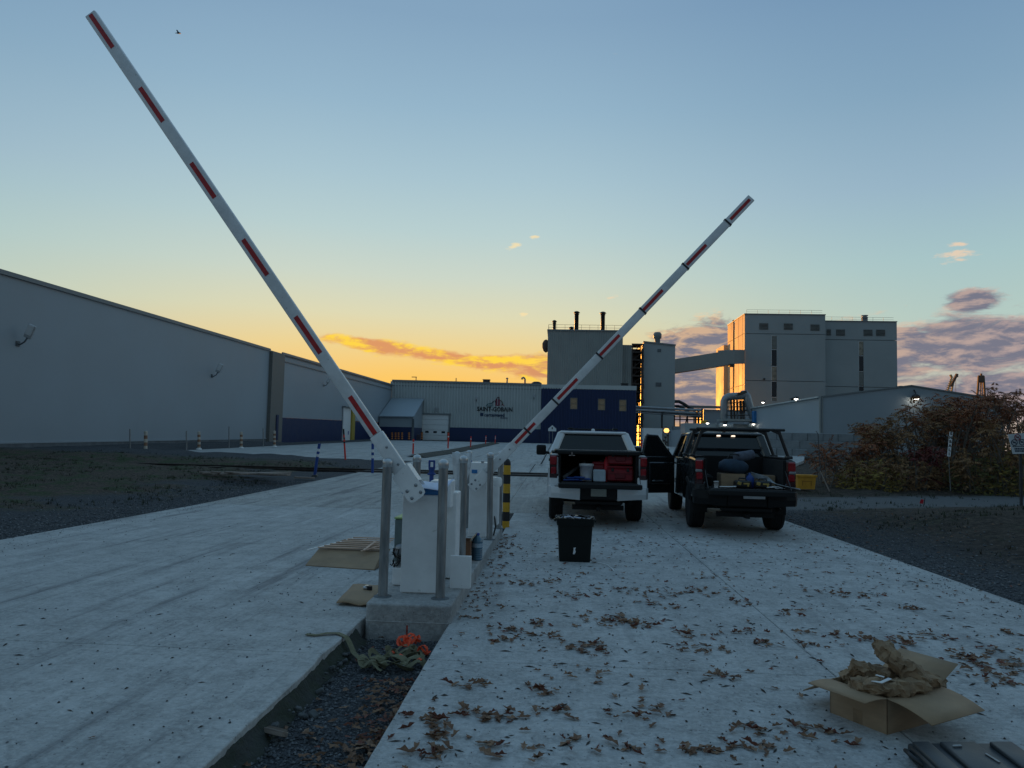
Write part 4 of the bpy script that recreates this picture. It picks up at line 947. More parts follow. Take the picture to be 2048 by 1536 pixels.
b_.bar(a, e, .5, .5); b_.bar(c, f, .5, .5); b_.bar(onY(1960, 800, 240), onY(1961, 765, 240), .25, .25); b_.bar(onY(1964.5, 800, 240), onY(1963.5, 765, 240), .25, .25)
for y in (764, 760, 790, 752): b_.bar(onY(1955.5+(.8 if y < 780 else 0), y, 240), onY(1968.5-(.8 if y < 780 else 0), y, 240), .4, .4)
b_.box(onY(1962.3, 758, 240), (1.6, 1.0, 1.8)); b_.bar(onY(1962.3, 756, 240), onY(1962.3, 747, 240), .45, .45); b_.build('steel_frame', M['crane_brown'], cr2, True)

# ------------------------------------------------------------------ pickups
def inset(poly, d):
    n = len(poly); out = []
    area = sum(poly[i][0]*poly[(i+1) % n][1]-poly[(i+1) % n][0]*poly[i][1] for i in range(n))
    s = 1 if area > 0 else -1
    for i in range(n):
        a, b2, c = Vector(poly[i-1]), Vector(poly[i]), Vector(poly[(i+1) % n])
        e1, e2 = (b2-a).normalized(), (c-b2).normalized()
        n1, n2 = Vector((-e1.y, e1.x))*s, Vector((-e2.y, e2.x))*s
        v = n1+n2; v = v/max(v.length_squared, .3)*2*.5
        k = v.normalized()*d/max(v.normalized().dot(n1), .45)
        out.append(tuple(b2+k))
    return out
def skin(mb, poly, x_in, x_out, r=.035, lean=0.0, zref=.9, mi=0):
    """body side panel: polygon in (y,z), rounded over at its outer face; lean pulls the top inwards"""
    s = 1 if x_out > x_in else -1; n = len(poly)
    P2, P3 = inset(poly, r*.45), inset(poly, r)
    lays = [(x_in, poly), (x_out-s*r, poly), (x_out-s*r*.3, P2), (x_out, P3)]
    vs = [(x - s*lean*max(0, z-zref), y, z) for x, pl in lays for y, z in pl]
    fs = [(l*n+i, l*n+(i+1) % n, (l+1)*n+(i+1) % n, (l+1)*n+i) for l in range(3) for i in range(n)] + [tuple(range(3*n, 4*n)), tuple(range(n-1, -1, -1))]
    mb.add(vs, fs, mi, False)
def arch(cy, cz, r, a0, a1, n=9): return [(cy+r*cos(radians(a0+(a1-a0)*i/n)), cz+r*sin(radians(a0+(a1-a0)*i/n))) for i in range(n+1)]
def wheel_parts(R, wd):
    ty = MB(); pr = [(R*.60, -wd*.46), (R*.80, -wd*.5), (R*.93, -wd*.48), (R*.985, -wd*.40), (R, -wd*.30)]
    for k in range(5):
        z = -wd*.28+wd*.56*k/4; pr += [(R, z-.012*0), (R, z+wd*.05), (R*.972, z+wd*.055), (R*.972, z+wd*.085)] if k < 4 else [(R, z)]
    pr += [(R, wd*.30), (R*.985, wd*.40), (R*.93, wd*.48), (R*.80, wd*.5), (R*.60, wd*.46)]
    Rm = Matrix.Rotation(pi/2, 4, 'Y'); ty.lathe(pr, n=36, M=Rm)
    rm = MB(); rm.lathe([(.02, wd*.30), (R*.18, wd*.32), (R*.22, wd*.26), (R*.50, wd*.30), (R*.57, wd*.40), (R*.615, wd*.44), (R*.615, -wd*.44), (R*.56, -wd*.40), (R*.5, wd*.05), (.02, wd*.05)], n=24, M=Rm)
    for k in range(6): rm.box((wd*.33, R*.36*cos(k*pi/3), R*.36*sin(k*pi/3)), (.03, R*.13, R*.34), (k*pi/3-pi/2, 0, 0), .01)
    return ty, rm
M['truck_white'] = pm('truck_white', (.70,.72,.73), .22, var=.03, scale=2, coat=.6)
M['truck_dark'] = pm('truck_charcoal', (.022,.025,.027), .24, .3, var=.1, scale=2, coat=.6)
M['truck_trim'] = pm('truck_trim', (.007,.0075,.008), .55, var=.2, spec=.3)
M['liner'] = pm('bed_liner', (.006,.006,.0065), .85, var=.3, scale=25, bump=.2)
M['tail_red'] = pm('tail_lens', (.26,.006,.012), .12, var=.15, scale=8, coat=.7)
M['tail_dark'] = pm('tail_smoke', (.03,.006,.008), .15, coat=.5)
M['tail_clear'] = pm('tail_clear', (.25,.26,.27), .12, coat=.5)
M['tint'] = pm('tinted_glass', (.006,.008,.010), .05, var=.2, spec=.6)
M['wheel_metal'] = pm('wheel_metal', (.22,.225,.23), .35, .8)
M['chrome'] = pm('chrome', (.5,.5,.5), .12, 1.0, .05)
M['plate'] = pm('licence_plate', (.34,.35,.30), .5, var=.1, scale=30)
M['under'] = pm('underbody', (.012,.012,.012), .85, .2, .3)

def pickup(loc, rz, label, c):
    t_ = thing('pickup_truck', label, 'pickup truck', loc, rz, 'pickups parked with their tailgates down')
    paint, R, hw, wb, zr, zroof = c['paint'], c['R'], c['hw'], c['wb'], c['rail'], c['roof']
    yb, yc = -1.06, c['bed']                                   # back end of the bed, back of the cab
    zf = .83
    # bed sides
    b_ = MB()
    poly = [(yb, .66), (-.62, .60)] + arch(0, R*1.02, R+.10, 158, 22) + [(.62, .55), (yc-.02, .52), (yc-.02, zr), (-.2, zr+.005), (yb+.03, zr-.015), (yb, zr-.07)]
    for s in (-1, 1):
        b_ = MB(); skin(b_, poly, s*(hw-.16), s*hw, .05, .05, 1.0); b_.build('bed_side', paint, t_)
    # flared arch lips
    b_ = MB()
    for s in (-1, 1):
        for cy in (0, wb):
            a = arch(cy, R*1.02, R+.115, 165, 15, 14); a2 = arch(cy, R*1.02, R+.055, 165, 15, 14)
            vs = []
            for (y, z), (y2, z2) in zip(a, a2): vs += [(s*(hw-.01), y, z), (s*(hw+.03), y2, z2), (s*(hw-.22), y2, z2)]
            b_ = MB(); b_.add(vs, [q for i in range(len(a)-1) for q in ((i*3, i*3+3, i*3+4, i*3+1), (i*3+1, i*3+4, i*3+5, i*3+2))], 0, True); b_.build('wheel_arch', c['arch'], t_)
    # bed inside
    b_ = MB(); W = hw-.17
    b_.box((0, (yb+yc)/2, zf-.04), (2*W, yc-yb, .08))
    for s in (-1, 1):
        b_.box((s*(W-.03), (yb+yc)/2, (zf+zr)/2-.01), (.06, yc-yb-.02, zr-zf-.04)); b_.box((s*(W-.16), 0, zf+.11), (.24, .85, .22), bev=.05)
        b_.box((s*(hw-.115), (yb+yc)/2+.02, zr+.008), (.15, yc-yb-.06, .026), bev=.01)
    b_.box((0, yc-.05, (zf+zr)/2), (2*W, .06, zr-zf))
    for k in range(7): b_.box((-W*.8+W*1.6*k/6, (yb+yc)/2, zf+.006), (.06, yc-yb-.1, .012))
    b_.build('bed_liner', M['liner'], t_)
    # tailgate lowered
    tg = MB(); tg.box((0, yb-.33, zf-.045), (2*W-.03, .60, .085), (radians(c.get('tgtilt', -2)), 0, 0), .025)
    o = tg.build('tailgate', c['gate'], t_)
    q = MB(); q.box((0, yb-.645, zf-.03), (2*W-.02, .055, .10), None, .02); q.build('tailgate_cap', M['truck_trim'], o)
    q = MB(); q.box((0, yb-.33, zf+.008), (2*W-.16, .50, .02), (radians(c.get('tgtilt', -2)), 0, 0), .004); q.build('tailgate_liner', M['liner'], o)
    for s in (-1, 1):
        q = MB(); q.tube([(s*(W-.02), yb+.05, zf+.38), (s*(W-.02), yb-.42, zf+.02)], .008, 6); q.build('support_cable', M['dark_metal'], o)
    # tail pillar and lamps
    for s in (-1, 1):
        q = MB(); q.box((s*(hw-.095), yb-.012, (.95+zr)/2-.05), (.165, .05, zr-.93), None, .02)
        o = q.build('tail_lamp', M['tail_dark'], t_)
        q = MB(); q.box((s*(hw-.085), yb-.03, .96+(zr-.98)*.70), (.13, .05, (zr-.98)*.42), None, .018); q.box((s*(hw-.09), yb-.03, .96+(zr-.98)*.22), (.11, .05, (zr-.98)*.32), None, .018); q.build('red_lens', M['tail_red'], o)
        if c['clear']:
            q = MB(); q.box((s*(hw-.075), yb-.034, .96+(zr-.98)*.45), (.12, .05, (zr-.98)*.13), None, .015); q.build('clear_lens', M['tail_clear'], o)
        else:
            q = MB(); q.box((s*(hw-.165), yb-.026, .96+(zr-.98)*.45), (.03, .05, (zr-.98)*.8), None, .01); q.build('clear_lens', M['tail_clear'], o)
    for s in (-1, 1):
        q = MB(); q.box((s*(hw-.105), yb-.002, .82), (.19, .06, .26), None, .02); q.build('rear_corner', paint, t_)
    # rear bumper
    for s in (-1, 1):
        b_ = MB(); pl = [(s*.36, -1.30), (s*(hw-.22), -1.285), (s*(hw-.05), -1.22), (s*(hw+.005), -1.10), (s*(hw+.005), -.86), (s*(hw-.06), -.86), (s*(hw-.08), -1.08), (s*.34, -1.14)]
        n = len(pl); z0, z1 = c['bz']
        vs = [(x, y+.03, z0+(.0 if abs(x) < .5 else .03)) for x, y in pl] + [(x, y-.012, (z0+z1)/2) for x, y in pl] + [(x, y, z1) for x, y in pl]
        b_.add(vs, [(l*n+i, l*n+(i+1) % n, (l+1)*n+(i+1) % n, (l+1)*n+i) for l in (0, 1) for i in range(n)] + [tuple(range(n)), tuple(range(3*n-1, 2*n-1, -1))])
        o = b_.build('rear_bumper', c['bumper'], t_)
    z0, z1 = c['bz']
    q = MB(); q.box((0, -1.20, (z0+z1)/2), (.72, .17, z1-z0-.01), None, .02); q.box((0, -1.02, z1-.02), (1.7, .34, .05)); q.box((0, -1.16, z0-.05), (.9, .14, .08), None, .02); q.build('bumper_step', M['truck_trim'], o)
    q = MB(); q.box((c.get('plx', 0), -1.295, c.get('plz', (z0+z1)/2+.03)), c.get('pls', (.30, .015, .15)), None, .004); q.build('licence_plate', c.get('plm', M['plate']), o)
    q = MB(); q.box((0, -1.20, z0-.16), (.075, .30, .075)); q.box((0, -1.05, z0-.15), (1.0, .09, .09)); q.build('tow_hitch', M['under'], t_)
    # chassis
    b_ = MB()
    for s in (-1, 1): b_.box((s*.45, 1.7, .56), (.10, 5.6, .16))
    b_.box((0, 2.2, .54), (1.5, 3.6, .14)); b_.box((0, .55, .66), (1.5, 1.9, .12)); b_.tube([(-.75, 0, R), (.75, 0, R)], .055, 10); b_.lathe([(.02, -.18), (.15, -.12), (.17, 0), (.15, .12), (.02, .18)], (.08, 0, R), 12)
    b_.tube([(.45, 1.6, .45), (.5, .6, .48), (.62, .2, .55), (.64, -.6, .50), (.64, -1.0, .44)], .045, 8); b_.box((-.1, .9, .46), (.55, .9, .24), bev=.06); b_.box((0, -.85, .52), (.55, .5, .2), bev=.08)
    for s in (-1, 1): b_.box((s*(hw-.18), -.55, .50), (.26, .02, .32))
    b_.build('chassis', M['under'], t_)
    # wheels
    ty, rm = wheel_parts(R, .29); w0 = None
    for y in (0, wb):
        for s in (-1, 1):
            Mx = Matrix.Translation((s*(hw-.155), y, R)) @ (Matrix.Rotation(pi, 4, 'Z') if s < 0 else Matrix.Identity(4))
            if w0 is None: o = ty.build('wheel', M['rubber'], t_); w0 = (o, None)
            else: o = share('wheel', w0[0], t_)
            o.matrix_local = Mx
            if w0[1] is None: k = rm.build('rim', M['wheel_metal'], o); w0 = (w0[0], k)
            else: share('rim', w0[1], o)
    # cab
    yw, yh = yc+2.30, wb+.87                                   # windscreen foot, nose
    belt = c['belt']
    b_ = MB()
    pd = [(yc+.02, .50), (yw-.25, .46), (yw-.25, belt-.02), (yc+.02, belt)]
    for s in (-1, 1): skin(b_, pd, s*(hw-.14), s*(hw-.01), .05, .06, 1.0)
    b_.box((0, yc+.06, (belt+.55)/2), (2*hw-.2, .06, belt-.55)); b_.box((0, (yc+yw)/2, .58), (2*hw-.25, yw-yc-.2, .10))
    b_.build('cab_body', paint, t_)
    q = MB()
    for s in (-1, 1):
        for y in (yc+1.08,): q.box((s*(hw-.009), y, .92), (.012, .012, .80))
        for y in (yc+.85, yc+1.85): q.box((s*(hw-.005), y, belt-.16), (.05, .20, .035), None, .012)
    q.build('door_handle', M['truck_trim'], t_)
    b_ = MB()
    pf = [(yw-.24, .46), (wb-R-.12, .50)] + arch(wb, R*1.02, R+.10, 158, 22) + [(yh-.06, .58), (yh, .75), (yh, 1.08), (yh-.12, 1.16), (yw-.24, belt-.04)]
    for s in (-1, 1): skin(b_, pf, s*(hw-.30), s*hw, .05, .05, 1.0)
    b_.build('front_wing', paint, t_)
    b_ = MB(); b_.slab([(-hw+.16, yw-.2, belt-.02), (hw-.16, yw-.2, belt-.02), (hw-.2, yh-.06, 1.15), (-hw+.2, yh-.06, 1.15)], .06); b_.box((0, (yw+yh)/2+.05, .85), (2*hw-.5, yh-yw-.15, .5)); b_.build('bonnet', paint, t_)
    b_ = MB(); b_.box((0, yh-.02, .88), (1.1, .06, .42), None, .02); b_.box((0, yh+.02, .58), (2*hw-.1, .22, .24), None, .05); b_.build('grille', M['truck_trim'], t_)
    for s in (-1, 1):
        q = MB(); q.box((s*(hw-.24), yh-.01, .95), (.34, .07, .26), None, .03); q.build('headlight', M['tail_clear'], t_)
    # greenhouse: roof, pillars and glass
    rl, rf = yc+.30, yw-.70
    hr, hb = c['hr'], hw-.07
    b_ = MB(); b_.box((0, (rl+rf)/2, zroof-.035), (2*hr+.10, rf-rl+.16, .075), None, .036, seg=2); b_.build('roof', paint, t_)
    cr = {}
    for s in (-1, 1):
        cr[s] = dict(rb=Vector((s*hb, yc+.05, belt-.02)), rt=Vector((s*hr, rl, zroof-.05)), fb=Vector((s*hb, yw, belt-.05)), ft=Vector((s*hr, rf, zroof-.05)))
    b_ = MB()
    for s in (-1, 1):
        k = cr[s]; b_.bar(k['rb'], k['rt'], .13, .17, up=(1,0,0), bev=.03); b_.bar(k['fb'], k['ft'], .09, .12, up=(1,0,0), bev=.02)
        m0, m1 = k['rb'].lerp(k['fb'], .48), k['rt'].lerp(k['ft'], .42); b_.bar(m0+Vector((0,0,.02)), m1, .09, .07, up=(1,0,0), bev=.01)
        b_.bar(k['rt'], k['ft'], .09, .08, bev=.02); b_.bar(k['rb'], k['fb'], .10, .06, bev=.02)
    b_.bar(cr[-1]['rt']+Vector((0,.02,-.01)), cr[1]['rt']+Vector((0,.02,-.01)), .10, .10, up=(0,1,0), bev=.02)
    b_.build('pillar', paint, t_)
    def pane(pts, th=.02):
        q = MB(); q.slab(pts, th); return q.build('window_glass', M['tint'], t_)
    L_, R_ = cr[-1], cr[1]
    e = Vector((.055, -.02, 0)); e2 = Vector((-.055, -.02, 0))
    pane([L_['rb']+e+Vector((0,-.02,.0)), R_['rb']+e2+Vector((0,-.02,.0)), R_['rt']+e2*.9, L_['rt']+e*.9])
    pane([R_['fb'], L_['fb'], L_['ft'], R_['ft']])
    for k, s in ((L_, -1), (R_, 1)):
        pane([k['rb'], k['rt'], k['ft'], k['fb']] if s < 0 else [k['fb'], k['ft'], k['rt'], k['rb']])
    q = MB(); q.box((0, rl-.045, zroof-.045), (.26, .04, .045), None, .012); o = q.build('brake_lamp', M['tail_red'], t_)
    if c.get('cargo_lit'):
        for dx in (-.15, .15):
            q = MB(); q.box((dx, rl-.06, zroof-.055), (.085, .03, .045), None, .008); q.build('cargo_light', M['cargo_lamp'], o)
    else:
        for dx in (-.17, .17):
            q = MB(); q.box((dx, rl-.055, zroof-.045), (.07, .03, .04), None, .008); q.build('cargo_light', M['tail_clear'], o)
    q = MB(); q.box((.02, rl+.35, zroof+.03), (.08, .20, .07), None, .025); q.build('antenna_fin', paint, t_)
    for s in (-1, 1):
        q = MB(); q.tube([(s*(hw-.08), yw-.33, belt-.02), (s*(hw+.12), yw-.36, belt+.0)], .035, 6); o = q.build('mirror_arm', M['truck_trim'], t_)
        q = MB(); q.box((s*(hw+.21), yw-.36, belt+.06), (.24, .12, .25), None, .04, seg=2); o2 = q.build('mirror', M['truck_trim'], o)
        q = MB(); q.box((s*(hw+.21), yw-.425, belt+.06), (.19, .012, .20), None, .004)
        # the glass belongs to the mirror head
        o2.data.materials.append(M['win_dark'])
    # dark seats and dashboard behind the glass
    q = MB()
    for x in (-.42, .42): q.box((x, yc+1.25, 1.05), (.5, .22, .9), (radians(-12), 0, 0), .06); q.box((x, yc+1.2, 1.60), (.26, .1, .18), None, .04)
    q.box((0, yc+.40, 1.0), (1.4, .2, .8), None, .05); q.build('seat', M['liner'], t_)
    return t_
M['cargo_lamp'] = pm('cargo_lamp', (.8,.75,.7), .4, emit=(1,.80,.62), es=1.6)
WT_LOC, WT_RZ = Vector((.80, 15.35, 0)), radians(.5)
DT_LOC, DT_RZ = Vector((3.49, 14.55, 0)), radians(-3.0)
wt = pickup(WT_LOC, WT_RZ, 'white pickup truck with a black bed cover and tools in its open bed',
            dict(paint=M['truck_white'], R=.415, hw=.965, wb=3.69, rail=1.40, roof=1.86, bed=.64, belt=1.34, arch=M['truck_white'], gate=M['truck_white'], bumper=M['truck_white'], bz=(.50, .75), hr=.70, clear=False))
q = MB(); q.box((0, -.20, 1.435), (1.72, 1.72, .05), None, .015); q.box((0, -1.05, 1.41), (1.62, .05, .07), None, .012); q.build('bed_cover', M['truck_trim'], wt)
q = MB()
q.box((0, 1.55, 1.915), (1.02, .12, .03), None, .01)
for s in (-1, 1): q.box((s*.50, 1.02, 1.915), (.12, .16, .045), None, .015)
q.build('roof_clip', M['truck_trim'], wt)
q = MB()
for dx, dz in ((0, .035), (-.035, -.005), (.035, -.005)): q.box((dx-.52, -1.078, 1.36+dz), (.014, .012, .055) if dx == 0 else (.05, .012, .014))
q.build('bed_emblem', M['chrome'], wt)
dt = pickup(DT_LOC, DT_RZ, 'dark pickup truck with a black ladder rack and its left door standing open',
            dict(paint=M['truck_dark'], R=.43, hw=.905, wb=3.57, rail=1.40, roof=1.88, bed=.66, belt=1.34, arch=M['truck_trim'], gate=M['truck_dark'], bumper=M['truck_trim'], bz=(.52, .80), hr=.70, clear=True, cargo_lit=True,
                 plx=.12, plz=.70, pls=(.38, .015, .05), plm=M['white_plastic']))
# ladder rack
rk = MB()
q = MB()
for y, ext in ((-.62, .82), (.50, .80)):
    q = MB(); q.box((0, y, 1.93), (2*ext, .07, .05), None, .015); bar_ = q.build('rack_bar', M['black_paint'], dt)
    for s in (-1, 1):
        k = MB(); k.bar((s*.885, y, 1.40), (s*.70, y, 1.925), .055, .06, up=(0,1,0), bev=.012); k.box((s*.885, y, 1.425), (.10, .22, .04), None, .01); k.bar((s*.72, y, 1.86), (s*.58, y, 1.92), .04, .05, up=(0,1,0)); k.build('rack_post', M['black_paint'], bar_)
# open front left door
dr = MB(); L_ = .84
hinge = Vector((-.93, 2.35, 0)); ang = radians(180+30)
Rd = Matrix.Translation(hinge) @ Matrix.Rotation(ang, 4, 'Z')
skin_poly = [(0.0, .50), (L_-.06, .50), (L_, .58), (L_+.02, 1.30), (0.0, 1.32)]
dr.prism(skin_poly, 'y', -.05, .05, M=Rd)
dr.box((L_*.45, .07, .95), (L_*.8, .06, .50), None, .02, M=Rd)
door = dr.build('open_door', M['truck_dark'], dt)
dr = MB()
for a, b2 in (((.04, 0, 1.31), (.46, 0, 1.80)), ((.44, 0, 1.79), (L_-.10, 0, 1.80)), ((L_-.10, 0, 1.80), (L_+.0, 0, 1.31)), ((.0, 0, 1.30), (L_, 0, 1.30))):
    dr.bar(Rd @ Vector(a), Rd @ Vector(b2), .06, .07, up=tuple(Rd.to_3x3() @ Vector((0,1,0))), bev=.015)
dr.build('window_frame', M['truck_dark'], door)
dr = MB(); pts = [Rd @ Vector(p) for p in ((.06, .0, 1.31), (L_-.02, 0, 1.31), (L_-.12, 0, 1.79), (.46, 0, 1.79))]; dr.slab(pts, .012); dr.build('door_glass', M['tint'], door)
dr = MB(); dr.box((.62, -.06, 1.17), (.20, .03, .04), None, .01, M=Rd); dr.box((.50, .115, .78), (.30, .03, .025), None, .008, M=Rd); dr.build('handle', M['chrome'], door)
dr = MB(); dr.box((.18, -.22, 1.40), (.12, .26, .30), None, .04, M=Rd); dr.build('door_mirror', M['truck_trim'], door)

# ------------------------------------------------------------------ loads, each lying in a bed
def at_truck(loc, rz, p): return loc + Matrix.Rotation(rz, 3, 'Z') @ Vector(p)
def load(name, label, cat, truck, p, rz=0.0, group=None):
    loc, r = (WT_LOC, WT_RZ) if truck == 'w' else (DT_LOC, DT_RZ)
    return thing(name, label, cat, at_truck(loc, r, p), r+rz, group)
ZB = .845
M['red_case'] = pm('red_case', (.26,.014,.022), .5, var=.12); M['red_dark'] = pm('red_case_dark', (.16,.012,.018), .55)
for i, (z, sx_, lb) in enumerate([(ZB, .54, 'red tool case, lower of the two stacked in the white pickup'), (ZB+.34, .50, 'red tool case with black band, upper of the two in the white pickup')]):
    k = load('tool_case', lb, 'tool case', 'w', (.44, -.72-.03*i, z), .02, 'tool cases in the white pickup')
    q = MB(); q.box((0, 0, .14 if i == 0 else .10), (sx_, .36, .26 if i == 0 else .19), None, .03); q.build('body', M['red_case'], k)
    q = MB(); q.box((0, -.185, .17 if i == 0 else .115), (sx_*.9, .012, .02)); q.box((0, -.19, .12), (.20, .03, .10), None, .01); q.build('front_recess', M['red_dark'], k)
    q = MB(); q.box((0, 0, .295 if i == 0 else .215), (sx_*.96, .34, .05), None, .015); q.build('lid', M['red_case'] if i == 0 else M['black_plastic'], k)
    q = MB()
    for dx in (-.15, .15): q.box((dx, -.195, .24 if i == 0 else .19), (.05, .02, .07), None, .008)
    q.build('latch', M['black_plastic'], k)
k = load('bucket', 'white plastic bucket standing in the white pickup bed', 'bucket', 'w', (-.22, -.80, ZB))
q = MB(); q.lathe([(.115, 0), (.135, .30), (.148, .30), (.148, .335), (.13, .335), (.11, .02), (.01, .02)], n=20); q.build('body', M['white_plastic'], k)
q = MB(); q.lathe([(.01, .35), (.14, .35), (.15, .335), (.15, .32)], n=20); q.build('lid', M['white_plastic'], k)
k = load('storage_tub', 'small pale tub with a red lid beside the white bucket', 'tub', 'w', (.03, -.92, ZB))
q = MB(); q.box((0, 0, .12), (.24, .24, .24), None, .02); q.build('body', pm('tub_blue_grey', (.42,.50,.56), .5), k)
q = MB(); q.box((0, .22, .36), (.26, .2, .06), None, .015); q.box((0, .22, .17), (.22, .18, .33), None, .02); q.build('red_box', M['red_case'], k)
k = load('red_cylinder', 'upright red tube standing between tub and tool cases', 'canister', 'w', (.185, -.80, ZB))
q = MB(); q.lathe([(.05, 0), (.055, .02), (.055, .42), (.03, .47), (.02, .50), (.01, .50)], n=14); q.build('body', M['red_plastic'], k)
q = MB(); q.box((0, 0, .52), (.07, .05, .05), None, .012); q.build('valve', M['black_plastic'], k)
k = load('spirit_level', 'long grey bar slanting across the left of the white pickup bed', 'bar', 'w', (-.45, -.75, ZB+.13))
q = MB(); q.bar((-.24, -.1, -.08), (.22, .3, .24), .04, .06, bev=.005); q.build('beam', M['steel'], k)
k = load('blue_tarp', 'folded blue tarp on the tailgate edge of the white pickup', 'tarp', 'w', (-.42, -1.0, ZB))
q = MB(); rnd = random.Random(3)
for i in range(5): q.box((rnd.uniform(-.12, .14), rnd.uniform(-.04, .04), .02+.016*i), (.34-.03*i, .16, .018), (rnd.uniform(-.1, .1), rnd.uniform(-.12, .12), rnd.uniform(-.3, .3)), .008)
q.build('folds', M['navy_bright'], k)
k = load('black_crate', 'black crate with a pale label between the red tube and cases', 'crate', 'w', (.22, -.45, ZB))
q = MB(); q.box((0, 0, .22), (.36, .40, .44), None, .02); q.build('body', M['black_plastic'], k)
q = MB(); q.box((.02, -.205, .36), (.07, .01, .03)); q.build('sticker', M['white_plastic'], k)
# dark pickup
def carton(k, sx_, sy_, sz_, flaps=True, mat=None):
    mat = mat or M['card']; t2 = .006; q = MB()
    q.box((0, -sy_/2, sz_/2), (sx_, t2, sz_)); q.box((0, sy_/2, sz_/2), (sx_, t2, sz_)); q.box((-sx_/2, 0, sz_/2), (t2, sy_-t2*1.2, sz_)); q.box((sx_/2, 0, sz_/2), (t2, sy_-t2*1.2, sz_)); q.box((0, 0, t2), (sx_-.01, sy_-.01, t2))
    q.build('carton_wall', mat, k)
    if not flaps:
        q = MB(); q.box((0, 0, sz_+.004), (sx_, sy_, t2)); q.build('carton_lid', mat, k)
k = load('carton', 'square brown carton under the blue bag in the dark pickup', 'box', 'd', (-.17, -.62, ZB), .05); carton(k, .44, .36, .24, False)
q = MB(); q.box((0, 0, .249), (.06, .37, .003)); q.build('tape', M['kraft'], k)
k = load('carton', 'long low brown carton at the right of the dark pickup bed', 'box', 'd', (.44, -.45, ZB), -.04); carton(k, .42, .3, .22, False)
q = MB(); q.box((0, 0, .229), (.43, .05, .003)); q.build('tape', M['kraft'], k)
k = load('duffel_bag', 'slumped dark blue bag lying on the carton in the dark pickup', 'bag', 'd', (-.12, -.60, ZB+.25), .15)
q = MB(); q.lathe([(.02, -.27), (.10, -.26), (.15, -.18), (.165, 0), (.15, .18), (.09, .26), (.02, .27)], n=14, M=Matrix.Translation((0, 0, .13)) @ Matrix.Rotation(pi/2, 4, 'Y') @ Matrix.Diagonal((.85, 1, 1, 1)))
for v in range(len(q.v)):
    p = Vector(q.v[v]); q.v[v] = tuple(p + Vector((.02, .02, .03))*nz(p.x*8, p.y*8, 1, p.z*8))
q.build('body', pm('bag_blue', (.022,.045,.075), .8, var=.2, scale=12, bump=.2), k)
q = MB(); q.tube([(-.12, 0, .27), (-.08, -.05, .36), (.08, -.05, .36), (.12, 0, .27)], .012, 6); q.build('strap', M['black_plastic'], k)
k = load('rolled_blanket', 'grey rolled blanket on top of the blue bag', 'blanket', 'd', (.10, -.50, ZB+.47), .3)
q = MB(); q.tube([(-.19, 0, .09), (-.06, 0, .10), (.07, 0, .12), (.18, 0, .15)], [.085, .095, .095, .085], 12); q.build('roll', pm('blanket_grey', (.10,.115,.15), .9, var=.2, scale=18, bump=.3), k)
for i, (x, lb) in enumerate([(-.03, 'black and yellow power tool case, left one on the tailgate of the dark pickup'), (.33, 'black and yellow power tool case, right one on the tailgate of the dark pickup')]):
    k = load('power_tool', lb, 'tool case', 'd', (x, -1.0, ZB), .1-.2*i, 'power tools on the dark pickup tailgate')
    q = MB(); q.box((0, 0, .075), (.30, .16, .13), None, .025); q.build('body', M['black_plastic'], k)
    q = MB(); q.box((-.08, -.083, .09), (.07, .012, .06), (0, .3, 0), .005); q.box((.05, -.083, .085), (.11, .012, .03), None, .005); q.box((.08, -.083, .055), (.03, .012, .05), None, .005); q.build('yellow_panel', pm('tool_yellow', (.40,.28,.07), .5), k)
    q = MB(); q.tube([(-.07, 0, .13), (-.06, 0, .18), (.06, 0, .18), (.07, 0, .13)], .014, 6); q.build('handle', M['black_plastic'], k)
k = load('conduit_bundle', 'bundle of thin metal conduits reaching over the right end of the tailgate', 'pipes', 'd', (.42, -1.0, ZB), 0)
for i in range(5):
    q = MB(); q.tube([(-.35+.03*i, .45-.02*i, .22+.015*i), (-.05+.02*i, .15, .16+.012*i), (.15, -.1+.03*i, .09), (.36, -.34+.05*i, .045), (.44+.01*i, -.5+.05*i, .03)], .008, 6); q.build('conduit', M['steel'], k)
k = load('cable_coil', 'loose white cable coil on the right of the dark pickup tailgate', 'cable', 'd', (.52, -1.12, ZB), 0)
q = MB(); q.tube([(.17*cos(a*.55)*(1-.02*a), .10*sin(a*.55), .02+.008*(a % 5)) for a in range(26)], .005, 5); q.build('coil', M['white_plastic'], k)
k = load('white_cup', 'small white cup at the left end of the dark pickup tailgate', 'cup', 'd', (-.52, -1.12, ZB), 0)
q = MB(); q.lathe([(.035, 0), (.045, .11), (.048, .11), (.048, .12), (.01, .12)], n=14); q.build('body', M['white_plastic'], k)
q = MB(); q.tube([(.06, .0, .02), (.22, .03, .02), (.36, .02, .03)], .012, 6); q.build('straw_tube', M['white_plastic'], k)
k = load('blue_jug', 'dark blue jug behind the power tools in the dark pickup', 'jug', 'd', (.14, -.80, ZB), 0)
q = MB(); q.lathe([(.07, 0), (.08, .02), (.08, .17), (.05, .22), (.025, .24), (.025, .27), (.01, .27)], n=14); q.build('body', M['navy_bright'], k)

